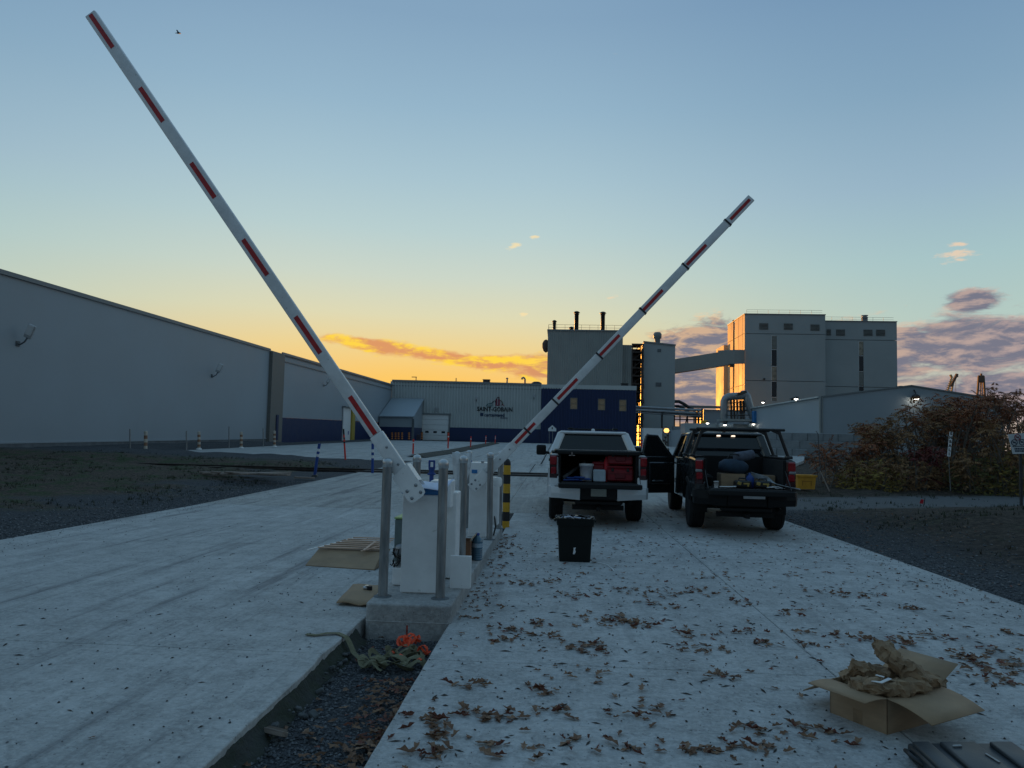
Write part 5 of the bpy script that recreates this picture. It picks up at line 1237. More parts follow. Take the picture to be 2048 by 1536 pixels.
# ------------------------------------------------------------------ island with the two barriers
IZ = .16
isl = thing('traffic_island', 'long narrow raised concrete island between the two roads, open gravel before it', 'island', (-1.31, 9.4, 0))
b_ = MB(); x0, x1, y0, y1 = -1.685, -.915, 6.43, 12.5
def ring(inx, z, n=6):
    out = []; r = .055
    for cx, cy, a0 in ((x1-r, y1-r, 0), (x0+r, y1-r, 90), (x0+r, y0+r, 180), (x1-r, y0+r, 270)):
        for k in range(n+1): a = radians(a0+90*k/n); out.append((cx+(r-inx)*cos(a), cy+(r-inx)*sin(a), z))
    return out
lays = [ring(0, -.24), ring(0, .002), ring(-.004, .004), ring(0, .012), ring(0, IZ-.014), ring(.005, IZ-.004), ring(.014, IZ)]
n = len(lays[0])
b_.add([p for l in lays for p in l], [(l*n+i, l*n+(i+1) % n, (l+1)*n+(i+1) % n, (l+1)*n+i) for l in range(len(lays)-1) for i in range(n)] + [tuple((len(lays)-1)*n+i for i in range(n))])
b_.build('island_body', M['conc_island'], isl, True)
M['paint_mark'] = pm('orange_mark', (.36,.04,.02), .8, var=.4, scale=40)
b_ = MB(); b_.box((-1.30, y0-.0005, -.075), (.014, .003, .11)); b_.box((-1.302, y0-.0005, -.12), (.03, .003, .02)); b_.build('spray_mark', M['paint_mark'], isl, True)

# bollards
bsrc = None
def bollard(x, y, label, lean=(0, 0)):
    global bsrc
    if bsrc is None:
        t_ = thing('steel_bollard', label, 'bollard', (x, y, IZ), 0, 'steel bollards on the traffic island')
        b_ = MB(); R = .044; H = 1.23
        b_.tube([(0,0,0), (0,0,H)], R, 24); b_.build('pipe', M['steel'], t_)
        b_ = MB(); b_.lathe([(R+.002, 1.20), (R+.005, 1.205), (R+.005, 1.245)] + [((R+.005)*cos(a*pi/16), 1.245+.042*sin(a*pi/16)) for a in range(1, 8)] + [(.001, 1.288)], n=24); b_.build('cap', M['steel_cap'], t_)
        b_ = MB(); b_.lathe([(.085, 0), (.083, .006), (.046, .008)], n=20); b_.build('grout_ring', M['plinth'], t_)
        bsrc = t_
    else: t_ = copy_tree(bsrc, (x, y, IZ), random.uniform(0, 6), label)
    t_.rotation_euler = (lean[0], lean[1], t_.rotation_euler.z)
    return t_
def bl_at(px, d): return ray(px, 990).x/ray(px, 990).y*d
for px, d, lb, ln in [(772, 6.72, 'steel bollard at the near left corner of the island, left of the white cabinet', (0, .004)), (886, 6.72, 'steel bollard at the near right corner of the island, before the white cabinet', (0, .012)),
                  (832, 8.25, 'steel bollard half hidden behind the bracket of the near barrier arm', (0, 0)), (927, 8.3, 'steel bollard rising behind the leaning white cover and the brown carton', (0, .010)),
                  (911, 10.7, 'steel bollard behind the hanging white plastic, left of the far cabinet', (0, .006)), (981, 10.7, 'steel bollard beside the water jug, right of the far cabinet', (0, .012)),
                  (936, 12.05, 'steel bollard mostly hidden behind the far white cabinet', (0, 0)), (999, 12.05, 'steel bollard at the far right corner of the island by the striped post', (0, .008))]:
    bollard(bl_at(px, d), d, lb, ln)

# barrier: cabinet, lid, bracket, arm
def stripes(arm, M4, L, pos, ln, w_, t):
    for s in pos:
        q = MB(); q.box((s, 0, -t/2-.0015), (ln, w_, .003), M=M4); q.build('red_stripe', M['red_tape'], arm, True)
def arm_matrix(a, b2, front):
    """x along the arm, y across it, z away from its front face"""
    a, b2 = Vector(a), Vector(b2); x = (b2-a).normalized(); z = Vector(front); z = -(z - x*z.dot(x)).normalized(); y = z.cross(x)
    return Matrix.Translation(a) @ Matrix((x, y, z)).transposed().to_4x4(), (b2-a).length
# near barrier
cabx0, cabx1, cy0, cy1, ctop = -1.475, -1.115, 6.90, 7.28, 1.13
ng = thing('barrier_gate', 'near white barrier cabinet with long arm raised to the left', 'barrier', ((cabx0+cabx1)/2, 7.1, IZ), 0, 'raised barrier gates')
b_ = MB(); b_.box(((cabx0+cabx1)/2, 7.09, (IZ+.012+1.095)/2), (.36, .38, 1.095-IZ-.012), None, .008); b_.box(((cabx0+cabx1)/2, 7.09, IZ+.006), (.34, .36, .012)); b_.build('cabinet', M['white_paint'], ng, True)
b_ = MB(); b_.box(((cabx0+cabx1)/2, 6.9-.003, .60), (.352, .006, .86), None, .002); b_.build('front_panel', M['white_paint'], ng, True)
b_ = MB(); b_.box(((cabx0+cabx1)/2+.0, 7.10, 1.128), (.385, .42, .062), None, .010); b_.build('lid', M['blue_paint'], ng, True)
b_ = MB(); b_.box((-1.20, 7.60, 1.06), (.22, .30, .28), None, .01); b_.build('drive_box', M['white_paint'], ng, True)
b_ = MB(); b_.box((-1.15, 7.78, .62), (.20, .30, .90), None, .01); b_.build('rear_housing', M['white_paint'], ng, True)
# opened drive on the left flank
b_ = MB(); b_.box((-1.56, 7.45, .60), (.14, .34, .42), None, .006); b_.box((-1.56, 7.45, .30), (.12, .30, .20), None, .006, mi=1); b_.build('drive_unit', [pm('drive_grey', (.13,.17,.17), .5), M['steel']], ng, True)
b_ = MB(); b_.box((-1.56, 7.45, .822), (.15, .35, .016)); b_.build('terminal_strip', pm('terminal_green', (.30,.45,.16), .5), ng, True)
b_ = MB(); rnd = random.Random(8)
for i in range(9):
    p = Vector((-1.60+rnd.uniform(-.02, .06), 7.25+rnd.uniform(-.02, .1), .52)); pts = [p]
    for k in range(6): p = p+Vector((rnd.uniform(-.035, .035), rnd.uniform(-.03, .03), rnd.uniform(-.07, .03))); pts.append(p)
    b_.tube(pts, .007, 5)
b_.build('wiring', M['black_plastic'], ng, True)
b_ = MB(); b_.lathe([(.02, -.02), (.07, -.015), (.075, 0), (.05, .012), (.03, .02)], (0,0,0), 14, M=Matrix.Translation((-1.55, 7.26, .50)) @ Matrix.Rotation(pi/2, 4, 'X')); b_.build('pulley', M['bolt'], ng, True)
b_ = MB(); b_.box((-1.55, 7.40, IZ+.09), (.15, .36, .17), None, .006); b_.build('base_bracket', M['white_paint'], ng, True)
a0 = onY(811, 955, 6.80); a1 = onY(182, 29, 6.86)
M4, L1 = arm_matrix(a0, a1, (0, -1, 0)); TH = .055
arm = MB(); arm.box((L1/2+.25, 0, 0), (L1-.50, .120, TH), None, .010, seg=2, M=M4)
ao = arm.build('arm', M['arm_white'], ng, True)
se = (M4.inverted() @ onY(757, 866, 6.8)).x; q = MB(); q.box(((se-.2)/2, 0, 0), (se+.2, .138, TH+.012), None, .010, seg=2, M=M4); q.build('arm_sleeve', M['arm_white'], ao, True)
q = MB()
for s in (.14, se-.16): q.lathe([(.001, -TH/2-.016), (.012, -TH/2-.014), (.013, -TH/2-.006)], (s, .02, 0), 10, M=M4)
q.build('sleeve_bolt', M['bolt'], ao, True)
def along(px, py, Y=6.8): return (M4.inverted() @ onY(px, py, Y)).x
st_ = [along(728.5, 829), along(618, 669), along(511, 514), along(404.5, 360), along(299.5, 208), along(197, 60)]
stripes(ao, M4, L1, st_, .44, .046, TH)
# bracket: bent plate box that clasps the arm
B0 = onY(826, 953, 6.80); B1 = onY(829, 1003, 6.80); Bx = -M4.to_3x3().col[0]
Mb = Matrix.Translation(M4 @ Vector((.02, 0, 0))) @ M4.to_3x3().to_4x4()
q = MB()
Lb = .34
pl_ = [(.075, .095), (-.20, .095), (-.245, .085), (-.262, .05), (-.262, -.05), (-.245, -.085), (-.20, -.095), (.045, -.095)]; q.prism(pl_, 'z', -.052, -.044, M=Mb)
q.box((-.02, .093, .04), (.19, .006, .175), None, .002, M=Mb); q.box((-.02, -.093, .04), (.13, .006, .175), None, .002, M=Mb); q.box((-.06, .0, .128), (.26, .19, .006), None, .002, M=Mb)
bo = q.build('arm_bracket', M['white_paint'], ng, True)
for bx, by in ((-.14, -.05), (-.14, .05), (-.22, -.05), (-.22, .05)):
    q = MB(); q.lathe([(.001, -.064), (.010, -.062), (.012, -.056), (.016, -.055), (.017, -.051)], (bx, by, 0), 12, M=Mb); q.build('bolt', M['bolt'], bo, True)
# paper on the lid
b_ = MB(); rnd = random.Random(6); cols, rws = 10, 8; vs = []
for j in range(rws+1):
    for i in range(cols+1):
        u, v = i/cols, j/rws
        vs.append((-1.36+.30*u+.05*v, 6.835+.30*v-.06*(1-u)*(1-v), 1.168+.045*v+.012*sin(u*5+v*3)+.03*max(0, u-.72)*v*2-.055*max(0, .28-v)*(.4+.6*(1-abs(u-.45)))))
b_.add(vs, [(j*(cols+1)+i, j*(cols+1)+i+1, (j+1)*(cols+1)+i+1, (j+1)*(cols+1)+i) for j in range(rws) for i in range(cols)], 0, True)
pp = b_.build('paper_sheet', M['paper']); tag(pp, 'creased printed sheet lying on the blue lid of the near barrier', 'paper')
md = pp.modifiers.new('thickness', 'SOLIDIFY'); md.thickness = .0015
b_ = MB(); rnd = random.Random(1)
pl = bpy.data.materials.new('pencil_lines')
# leaning white cover panel
p0, p1 = G(904, 1172), G(945, 1172)
cvp = thing('cover_panel', 'white metal cabinet cover standing upright on the island beside the near cabinet', 'panel', (-1.01, 7.25, IZ))
xa, xb = bl_at(905, 7.2), bl_at(945, 7.2)
b_ = MB(); b_.box(((xa+xb)/2, 7.20, IZ+.155), (xb-xa, .006, .31)); b_.build('sheet', M['white_paint'], cvp, True)
b_ = MB()
for x in (xa, xb): b_.box((x, 7.22, IZ+.155), (.006, .045, .31))
b_.box(((xa+xb)/2, 7.22, IZ+.313), (xb-xa+.006, .045, .006)); b_.box(((xa+xb)/2, 7.22, IZ+.003), (xb-xa+.006, .045, .006)); b_.build('folded_rim', M['white_paint'], cvp, True)
# carton and jug on the island
k = thing('carton', 'open brown carton on the island between steel bollards and the water jug', 'box', (bl_at(922, 8.75), 8.75, IZ), .05)
carton(k, .27, .30, .26, True, pm('carton_rust', (.20,.09,.045), .85, var=.15))
q = MB(); q.slab([(.135, -.15, .26), (.135, .15, .26), (.20, .15, .33), (.20, -.15, .33)], .005); q.slab([(-.135, .15, .26), (-.135, -.15, .26), (-.20, -.15, .32), (-.20, .15, .32)], .005); q.build('flap', M['card'], k)
M['jug'] = pm('jug_blue', (.05,.14,.21), .14, var=.12, scale=14, coat=.5); M['jug_label'] = pm('jug_label', (.32,.42,.50), .45, var=.3, scale=20)
k = thing('water_jug', 'blue plastic water jug standing on the right edge of the island', 'jug', (bl_at(957, 8.9), 8.9, IZ))
pr = [(.01, 0), (.062, 0), (.068, .012)]
for i in range(5): z = .02+i*.026; pr += [(.068, z), (.064, z+.009), (.064, z+.015), (.068, z+.024)]
pr += [(.0665, .155), (.0665, .205), (.068, .208), (.064, .235), (.050, .268), (.030, .290), (.024, .296), (.024, .305)]
q = MB(); q.lathe(pr, n=24); q.build('bottle', M['jug'], k)
q = MB(); q.lathe([(.0685, .157), (.0690, .16), (.0690, .203), (.0685, .206)], n=24); q.build('label', M['jug_label'], k)
q = MB(); q.lathe([(.027, .300), (.027, .322), (.024, .326), (.001, .326)], n=16); q.build('cap', M['navy_bright'], k)
# white plastic sheeting draped over the nearer set of bollards
b_ = MB(); rnd = random.Random(14); xq, yq = bl_at(919, 9.0), 9.0; vs = []; nn = 12
for j in range(nn+1):
    f = j/nn; wv = .13*(1-f)**1.4+.022+.018*sin(f*9)
    for i in range(7):
        u = i/6-.5; z = 1.45-1.02*f
        vs.append((xq+u*wv*2*.8+.02*sin(f*6+1), yq+.025*sin(i*1.9+f*5)+.05*(1-f)*u, z+.035*abs(u)*(1-f)+.012*sin(i*3.1)))
b_.add(vs, [(j*7+i, j*7+i+1, (j+1)*7+i+1, (j+1)*7+i) for j in range(nn) for i in range(6)], 0, True)
o = b_.build('plastic_sheet', pm('thin_plastic', (.62,.64,.65), .3, var=.15, scale=10)); tag(o, 'crumpled white plastic sheet hanging between the bollards behind the near cabinet', 'plastic sheet')
md = o.modifiers.new('thickness', 'SOLIDIFY'); md.thickness = .003
b_ = MB(); b_.bar((xq, yq+.03, IZ), (xq, yq+.03, 1.42), .03, .03); b_.box((xq, yq+.03, 1.42), (.24, .02, .03)); b_.box((xq, yq+.03, IZ+.01), (.16, .16, .02)); tag(b_.build('support_post', M['white_plastic']), 'thin white post carrying the hanging plastic sheet', 'post')
# blue clasp-like receiver head on a post behind the near cabinet
rc = thing('support_fork', 'blue fork post for catching the arm, standing behind the near cabinet', 'post', (bl_at(862, 9.4), 9.4, IZ))
zt_ = onY(862, 948, 9.4).z
q = MB(); zb_ = onY(862, 922, 9.4).z; q.tube([(0, 0, 0), (0, 0, zt_-IZ)], .028, 10); q.box((0, 0, .006), (.16, .16, .012)); q.build('post', M['navy_bright'], rc)
q = MB(); h = zb_-zt_; z0 = zt_-IZ
q.box((0, 0, z0), (.10, .07, .025), None, .006); q.lathe([(.04, z0), (.032, z0+h*.25), (.045, z0+h*.4), (.045, z0+h*.55)], n=14)
for s in (-1, 1): q.box((s*.032, 0, z0+h*.76), (.020, .05, h*.5), None, .004)
q.box((0, 0, z0+h), (.084, .05, .024), None, .006); q.build('fork_head', M['navy_bright'], rc)
# far barrier
fg = thing('barrier_gate', 'far white barrier cabinet with long arm raised to the right', 'barrier', (-1.2, 11.0, IZ), 0, 'raised barrier gates')
fx0, fx1 = bl_at(938, 10.95), bl_at(974, 10.95)
b_ = MB(); b_.box(((fx0+fx1)/2, 11.13, (IZ+1.28)/2), (fx1-fx0, .36, 1.28-IZ), None, .008); b_.build('cabinet', M['white_paint'], fg, True)
b_ = MB(); b_.box(((fx0+fx1)/2, 10.945, .66), ((fx1-fx0)*.9, .008, .90), None, .003); b_.build('front_panel', M['white_paint'], fg, True)
pb = onY(949, 943, 10.94); b_ = MB(); b_.box((pb.x, 10.944, pb.z), (.085, .012, .055), None, .003); b_.build('blue_badge', M['blue_paint'], fg, True)
b_ = MB(); b_.box((fx0-.03, 11.15, 1.24), (.06, .2, .14), None, .006); b_.build('blue_head', M['navy_bright'], fg, True)
pl_ = onY(965, 934, 10.95); b_ = MB(); b_.box((pl_.x, 10.96, 1.295), (.05, .04, .03), None, .006); b_.build('status_lamp', M['steel_cap'], fg, True)
c0 = onY(968, 952, 10.82); c1 = onY(1502.5, 396, 10.86)
M5, L2 = arm_matrix(c0, c1, (0, -1, 0))
arm = MB(); arm.box((L2/2+.2, 0, 0), (L2-.4, .125, TH), None, .010, seg=2, M=M5); a2 = arm.build('arm', M['arm_white'], fg, True)
se = (M5.inverted() @ onY(1026, 890, 10.82)).x; q = MB(); q.box(((se-.2)/2, 0, 0), (se+.2, .142, TH+.012), None, .010, seg=2, M=M5); q.build('arm_sleeve', M['arm_white'], a2, True)
q = MB()
for s in (.08, se*.55, se-.08): q.lathe([(.001, -TH/2-.018), (.013, -TH/2-.015), (.014, -TH/2-.006)], (s, .0, 0), 10, M=M5)
q.build('sleeve_bolt', M['bolt'], a2, True)
def along5(px, py): return (M5.inverted() @ onY(px, py, 10.82)).x
stripes(a2, M5, L2, [along5(*p) for p in ((1050, 866), (1134, 777), (1219, 690), (1304.5, 599), (1393, 509.5), (1480, 417.5))], .42, .046, TH)
q = MB()
for p in ((1054, 861), (1110, 803), (1197, 710), (1284, 620), (1371, 532), (1455, 443)):
    q = MB(); q.box((along5(*p), 0, 0), (.028, .142, TH+.016), None, .004, M=M5); q.build('tape_band', M['black_tape'], a2, True)
Mb = M5
q = MB(); q.box((-.10, 0, -.050), (.32, .17, .008), None, .003, M=Mb); q.box((-.02, .085, 0), (.20, .008, .10), None, .003, M=Mb); q.box((-.02, -.085, 0), (.20, .008, .10), None, .003, M=Mb); bo = q.build('arm_bracket', M['white_paint'], fg, True)
for bx, by in ((-.13, -.05), (-.13, .05), (-.21, -.05), (-.21, .05)):
    q = MB(); q.lathe([(.001, -.066), (.010, -.064), (.012, -.058), (.016, -.057), (.017, -.052)], (bx, by, 0), 10, M=Mb); q.build('bolt', M['bolt'], bo, True)
b_ = MB(); b_.lathe([(.07, -.07), (.085, -.04), (.085, .04), (.07, .07)], (fx1+.12, 11.2, .98), 14, M=None); b_.box((fx1+.10, 11.25, .62), (.12, .24, .60), None, .01); b_.build('drive_unit', M['white_paint'], fg, True)
b_ = MB(); b_.tube([(fx1+.10, 11.15, .5), (fx1+.13, 11.1, .3), (fx1+.10, 11.1, IZ+.01)], .012, 6); b_.build('wiring', M['black_plastic'], fg, True)
# striped post behind
spx, spd = bl_at(1013, 13.6), 13.6
sp_t = thing('striped_post', 'thick yellow and black banded post beyond the island', 'bollard', (spx, spd, -.06))
ztop = onY(1013, 917, spd).z+.06; R = .068; nb = 7
for i in range(nb+1):
    za, zb = (ztop-.10)*i/(nb+.15), (ztop-.10)*min(i+1, nb+.15)/(nb+.15)
    b_ = MB(); b_.tube([(0,0,za), (0,0,zb)], R, 24, cap=False); b_.build('band', M['yellow'] if i % 2 == 0 else M['black_paint'], sp_t)
b_ = MB(); b_.lathe([(R, ztop-.10)] + [(R*cos(a*pi/14), ztop-.10+.10*sin(a*pi/14)) for a in range(1, 7)] + [(.001, ztop)], n=24); b_.build('cap', M['black_paint'], sp_t)

# ------------------------------------------------------------------ things lying about
# knocked-down carton and slatted frame on the left road
cf = thing('flattened_carton', 'large flattened cardboard sheet propped under a slatted frame on the left road', 'cardboard', tuple(G(690, 1120)))
def gp(px, py, z): 
    d = ray(px, py); return EYE + d*((z-EYE.z)/d.z)
b_ = MB(); b_.slab([gp(611, 1130, .01), gp(748, 1139, .012), gp(764, 1104, .15), gp(637, 1098, .16)], .012); b_.build('front_sheet', M['card'], cf, True)
b_ = MB(); b_.slab([gp(766, 1100, .148), gp(780, 1098, .13), gp(768, 1128, .01), gp(748, 1140, .01)], .010); b_.slab([gp(637, 1097, .158), gp(770, 1103, .148), gp(775, 1084, .15), gp(690, 1078, .16)], .010); b_.build('top_sheet', M['card_dark'], cf, True)
sf = thing('slatted_frame', 'thin slatted wooden and metal frame lying on the propped cardboard sheet', 'frame', tuple(gp(700, 1088, .18)))
def slat(a, b2, w_, nm, mt):
    q = MB(); q.bar(a, b2, w_, .012, bev=.002); q.build(nm, mt, sf, True)
slat(gp(615, 1100, .155), gp(707, 1077, .215), .02, 'metal_rail', M['white_paint'])
for i in range(7):
    f = i/6; a = gp(636, 1097.5, .168).lerp(gp(706, 1077.5, .21), f); b2 = gp(763, 1101, .165).lerp(gp(790, 1080, .20), f); slat(a+Vector((0,0,.02)), b2+Vector((0,0,.02)), .034, 'slat', M['wood'])
slat(gp(727, 1101, .185), gp(752, 1082, .245), .035, 'cross_slat', M['wood']); slat(gp(722, 1102, .18), gp(768, 1090, .21), .022, 'cross_slat', M['wood'])
# cardboard mat with a small black sensor
cm = thing('cardboard_mat', 'flat piece of cardboard on the left road against the island corner', 'cardboard', tuple(G(712, 1192)))
b_ = MB(); nn = 6; A0, A1, A2, A3 = gp(673, 1207, .02), gp(742, 1213, .012), gp(772, 1172, .012), gp(706, 1170, .012); vs = []
for j in range(nn+1):
    for i in range(nn+1):
        p = A0.lerp(A1, i/nn).lerp(A3.lerp(A2, i/nn), j/nn); vs.append(p+Vector((0, 0, .006*sin(i*1.3+j)+.012*(1-j/nn)*abs(sin(i*.8)))))
b_.add(vs, [(j*7+i, j*7+i+1, (j+1)*7+i+1, (j+1)*7+i) for j in range(nn) for i in range(nn)], 0, True)
o = b_.build('sheet', M['card'], cm, True); md = o.modifiers.new('thickness', 'SOLIDIFY'); md.thickness = .012; md.offset = -1
sb = thing('sensor_box', 'small black box with a pale end sitting on the cardboard mat', 'box', gp(736, 1181, .022), .3)
b_ = MB(); b_.box((.015, 0, .026), (.055, .05, .046), None, .005); b_.build('body', M['black_plastic'], sb)
b_ = MB(); b_.lathe([(.005, -.03), (.022, -.028), (.024, 0), (.015, .02)], n=12, M=Matrix.Translation((-.03, 0, .028)) @ Matrix.Rotation(-pi/2, 4, 'Y')); b_.box((-.012, .0, .052), (.03, .04, .006)); b_.build('lens', M['steel_cap'], sb)
# wood offcut in the trench
wo_ = MB(); p = gp(551, 1468, -.11)
wo_.box((0, 0, .01), (.135, .062, .030), (radians(-24), .04, 0), .003)
for i in range(6): wo_.box((0, -.024+i*.0096, .0265+.0), (.134, .004, .004), (radians(-24), .04, 0))
o = wo_.build('wood_offcut', M['old_wood']); o.location = p; o.rotation_euler = (0, 0, -.28); tag(o, 'short grooved wood offcut lying on the gravel in the trench', 'wood')
# olive strap and orange rope
stp = thing('olive_strap', 'crumpled olive webbing strap in the gravel trench with one end over the left slab', 'strap', tuple(gp(760, 1330, -.12)))
b_ = MB()
pts = [gp(612, 1268, .012), gp(632, 1270, .010), (gp(655, 1266, .016)), gp(676, 1266, .012), gp(692, 1273, .008), gp(699, 1285, -.03), gp(707, 1305, -.09), gp(722, 1320, -.125), gp(738, 1323, -.125)]
b_.ribbon(pts, .045, .003, up=(0, 0, 1)); b_.build('loose_end', M['olive'], stp, True)
rnd = random.Random(21)
def coil(c, rx_, ry_, z, n, w_, seed, turns=1.0, tilt=.6):
    rr = random.Random(seed); pts = []; tw = []
    for i in range(n+1):
        a = 2*pi*turns*i/n+rr.uniform(-.12, .12); k = 1+.22*sin(a*1.7+seed)
        pts.append(Vector(c)+Vector((rx_*k*cos(a), ry_*k*sin(a), z+.028*sin(a*2.3+seed)+.035))); tw.append(tilt*sin(a*1.3+seed))
    q = MB(); q.ribbon(pts, w_, .003, tw=tw); return q
for i, (px, py, rx_, ry_, w_, tn, ti) in enumerate([(742, 1330, .07, .06, .055, .8, .3), (790, 1335, .15, .08, .05, .9, .8), (765, 1318, .10, .07, .04, 1.1, 1.2), (752, 1335, .10, .05, .045, .9, .9), (800, 1312, .12, .06, .042, 1.2, 1.4), (822, 1310, .11, .05, .045, .8, .5), (775, 1340, .11, .05, .045, .7, .4), (838, 1335, .09, .06, .05, .8, .7), (810, 1325, .13, .07, .04, 1.0, 1.0)]):
    coil(gp(px, py, -.12), rx_, ry_, 0, 22, w_, i*3+1, tn, ti).build('strap_fold', M['olive'], stp, True)
b_ = MB(); p = gp(800, 1332, -.11); b_.box(p, (.07, .035, .02), (.3, .2, .4), .004); b_.box(p+Vector((.01, .02, .02)), (.04, .03, .015), (.2, .5, .9), .004); b_.build('ratchet_buckle', M['steel'], stp, True)
orp = thing('orange_strap', 'bright orange tie-down webbing heaped on the olive strap', 'strap', tuple(gp(815, 1300, -.10)))
for i, (px, py, rx_, ry_, z) in enumerate([(815, 1299, .07, .045, .035), (822, 1300, .06, .05, .05), (808, 1304, .05, .035, .045), (845, 1316, .05, .025, .03), (826, 1294, .055, .03, .04)]):
    q = coil(gp(px, py, -.12), rx_, ry_, z, 18, .022, i*5+2, 1.0, 1.3); q.build('orange_fold', M['orange'], orp, True)
for i, (px, py) in enumerate([(784, 1306), (800, 1312), (838, 1320)]):
    q = MB(); p = gp(px, py, -.075); q.ribbon([p+Vector((-.02, 0, 0)), p+Vector((0, .004, .012)), p+Vector((.02, 0, 0))], .03, .004); q.build('orange_fold', M['orange'], orp, True)
# rubbish bin on the right road
bn = thing('rubbish_bin', 'black plastic bin with a liner bag standing behind the white pickup on the road', 'bin', (.262, 10.12, 0), .02)
def tub(mb, w0, d0, w1, d1, h, th=.012, z0=0.0, r=.03, mi=0):
    def rr(w_, d_, z): 
        out = []
        for cx, cy, a0 in ((w_/2-r, d_/2-r, 0), (-w_/2+r, d_/2-r, 90), (-w_/2+r, -d_/2+r, 180), (w_/2-r, -d_/2+r, 270)):
            for k in range(4): a = radians(a0+30*k); out.append((cx+r*cos(a), cy+r*sin(a), z))
        return out
    L = [rr(w0, d0, z0), rr(w1, d1, z0+h), rr(w1-2*th, d1-2*th, z0+h), rr(w0-2*th, d0-2*th, z0+th)]; n = 16
    mb.add([p for l in L for p in l], [(l*n+i, l*n+(i+1) % n, (l+1)*n+(i+1) % n, (l+1)*n+i) for l in range(3) for i in range(n)] + [tuple(range(n-1, -1, -1)), tuple(range(3*n, 4*n))], mi)
b_ = MB(); tub(b_, .42, .36, .475, .41, .56); b_.build('bin_body', M['bin_plastic'], bn)
b_ = MB(); tub(b_, .50, .43, .53, .455, .10, .02, .49, .035); 
b_.build('rim', M['bin_plastic'], bn)
b_ = MB()
for s in (-1, 1): b_.box((s*.275, 0, .545), (.03, .16, .035), None, .01)
b_.build('grip', M['bin_plastic'], bn)
b_ = MB(); rnd = random.Random(33)
for i in range(26):
    a = 2*pi*i/26; p = Vector((.25*cos(a)*1.0, .215*sin(a), .585)); b_.box(p, (.06, .045, .012), (rnd.uniform(-.6, .6), rnd.uniform(-.6, .6), a), .004)
b_.build('bin_liner', pm('shiny_bag', (.014,.014,.015), .18, var=.2), bn)
b_ = MB()
for x in (-.1, .06): 
    b_.box((x, -.05, .575), (.16, .12, .02), (rnd.uniform(-.4, .4), rnd.uniform(-.4, .4), rnd.uniform(-1, 1)), .006)
b_.build('waste', M['paper'], bn)
b_ = MB(); b_.add([(-.03, -.1965, .11), (-.01, -.1965, .105), (.01, -.198, .14), (.0, -.1995, .17), (.01, -.2005, .20), (-.02, -.2005, .195), (-.022, -.1985, .15)], [(0,1,2,3,4,5,6)]); q = [v for v in b_.v]; b_.add([(x, y+.0008, z) for x, y, z in q], [(6,5,4,3,2,1,0)]); b_.build('torn_sticker', M['white_plastic'], bn)
tube_ = MB(); tube_.tube([gp(1180, 1124, .006), gp(1200, 1126, .006), gp(1214, 1130, .006), gp(1224, 1137, .006), (gp(1229, 1143, .006))], .006, 6); tag(tube_.build('white_cable', M['white_plastic']), 'short white cable lying on the road right of the black bin', 'cable')
# open carton with packing paper in the right foreground
A_, B_, C2 = gp(1660, 1425, 0), gp(1775, 1470, 0), gp(1880, 1440, 0)
ob_ = thing('open_carton', 'open cardboard carton stuffed with crumpled brown paper in the right foreground', 'box', tuple(B_))
H = .205
D_ = A_+C2-B_; up = Vector((0,0,H))
b_ = MB()
for p, q2 in ((A_, B_), (B_, C2), (C2, D_), (D_, A_)):
    c = (A_+C2)/2; n_ = ((p+q2)/2-c).normalized()
    b_.add([p, q2, q2+up, p+up, p-n_*.006, q2-n_*.006, q2+up-n_*.006, p+up-n_*.006], [(0,1,2,3), (7,6,5,4), (0,4,5,1), (1,5,6,2), (2,6,7,3), (3,7,4,0)])
b_.add([A_+Vector((0,0,.004)), B_+Vector((0,0,.004)), C2+Vector((0,0,.004)), D_+Vector((0,0,.004))], [(0,1,2,3)])
b_.build('carton_wall', M['card'], ob_, True)
b_ = MB(); nn_ = ((A_+B_)/2-(A_+C2)/2).normalized()*.0015; mA, mB = A_.lerp(B_, .42), A_.lerp(B_, .58)
b_.slab([mA+nn_, mB+nn_, mB+nn_+up*.4, mA+nn_+up*.4], .001); nn_ = ((B_+C2)/2-(A_+C2)/2).normalized()*.0015; mA, mB = B_.lerp(C2, .62), B_.lerp(C2, .86)
b_.build('tape', M['kraft'], ob_, True)
b_ = MB(); b_.slab([mA+nn_+up*.22, mB+nn_+up*.22, mB+nn_+up*.5, mA+nn_+up*.5], .001); b_.build('paper_label', pm('dull_label', (.36,.33,.28), .8, var=.2, scale=40), ob_, True)
def flap(p, q2, out, ln, dz, nm='flap', curl=.0):
    b_ = MB(); p, q2 = p+up, q2+up; e = (q2-p)
    o2 = Vector(out).normalized(); m_ = 4; vs = []
    for i in range(m_+1):
        f = i/m_; off = o2*ln*f + Vector((0,0,dz*f-curl*f*f)); vs += [p+off+e*.0, q2+off]
    b_.add(vs, [(i*2, i*2+1, i*2+3, i*2+2) for i in range(m_)], 0, True); o = b_.build(nm, M['card'], ob_, True); md = o.modifiers.new('thickness', 'SOLIDIFY'); md.thickness = .006
n1_ = ((A_+B_)/2-(C2+D_)/2).normalized(); n2_ = ((B_+C2)/2-(A_+D_)/2).normalized()
flap(A_, B_, n1_, .20, .035, curl=.03); flap(B_, C2, n2_, .26, .0, curl=.06); flap(C2, D_, -n1_, .20, .10); flap(D_, A_, -n2_, .20, -.13)
rnd = random.Random(17)
def interp(pts, n):
    out = []
    for i in range(n+1):
        f = i/n*(len(pts)-1); k = min(int(f), len(pts)-2); out.append(Vector(pts[k]).lerp(Vector(pts[k+1]), f-k))
    return out
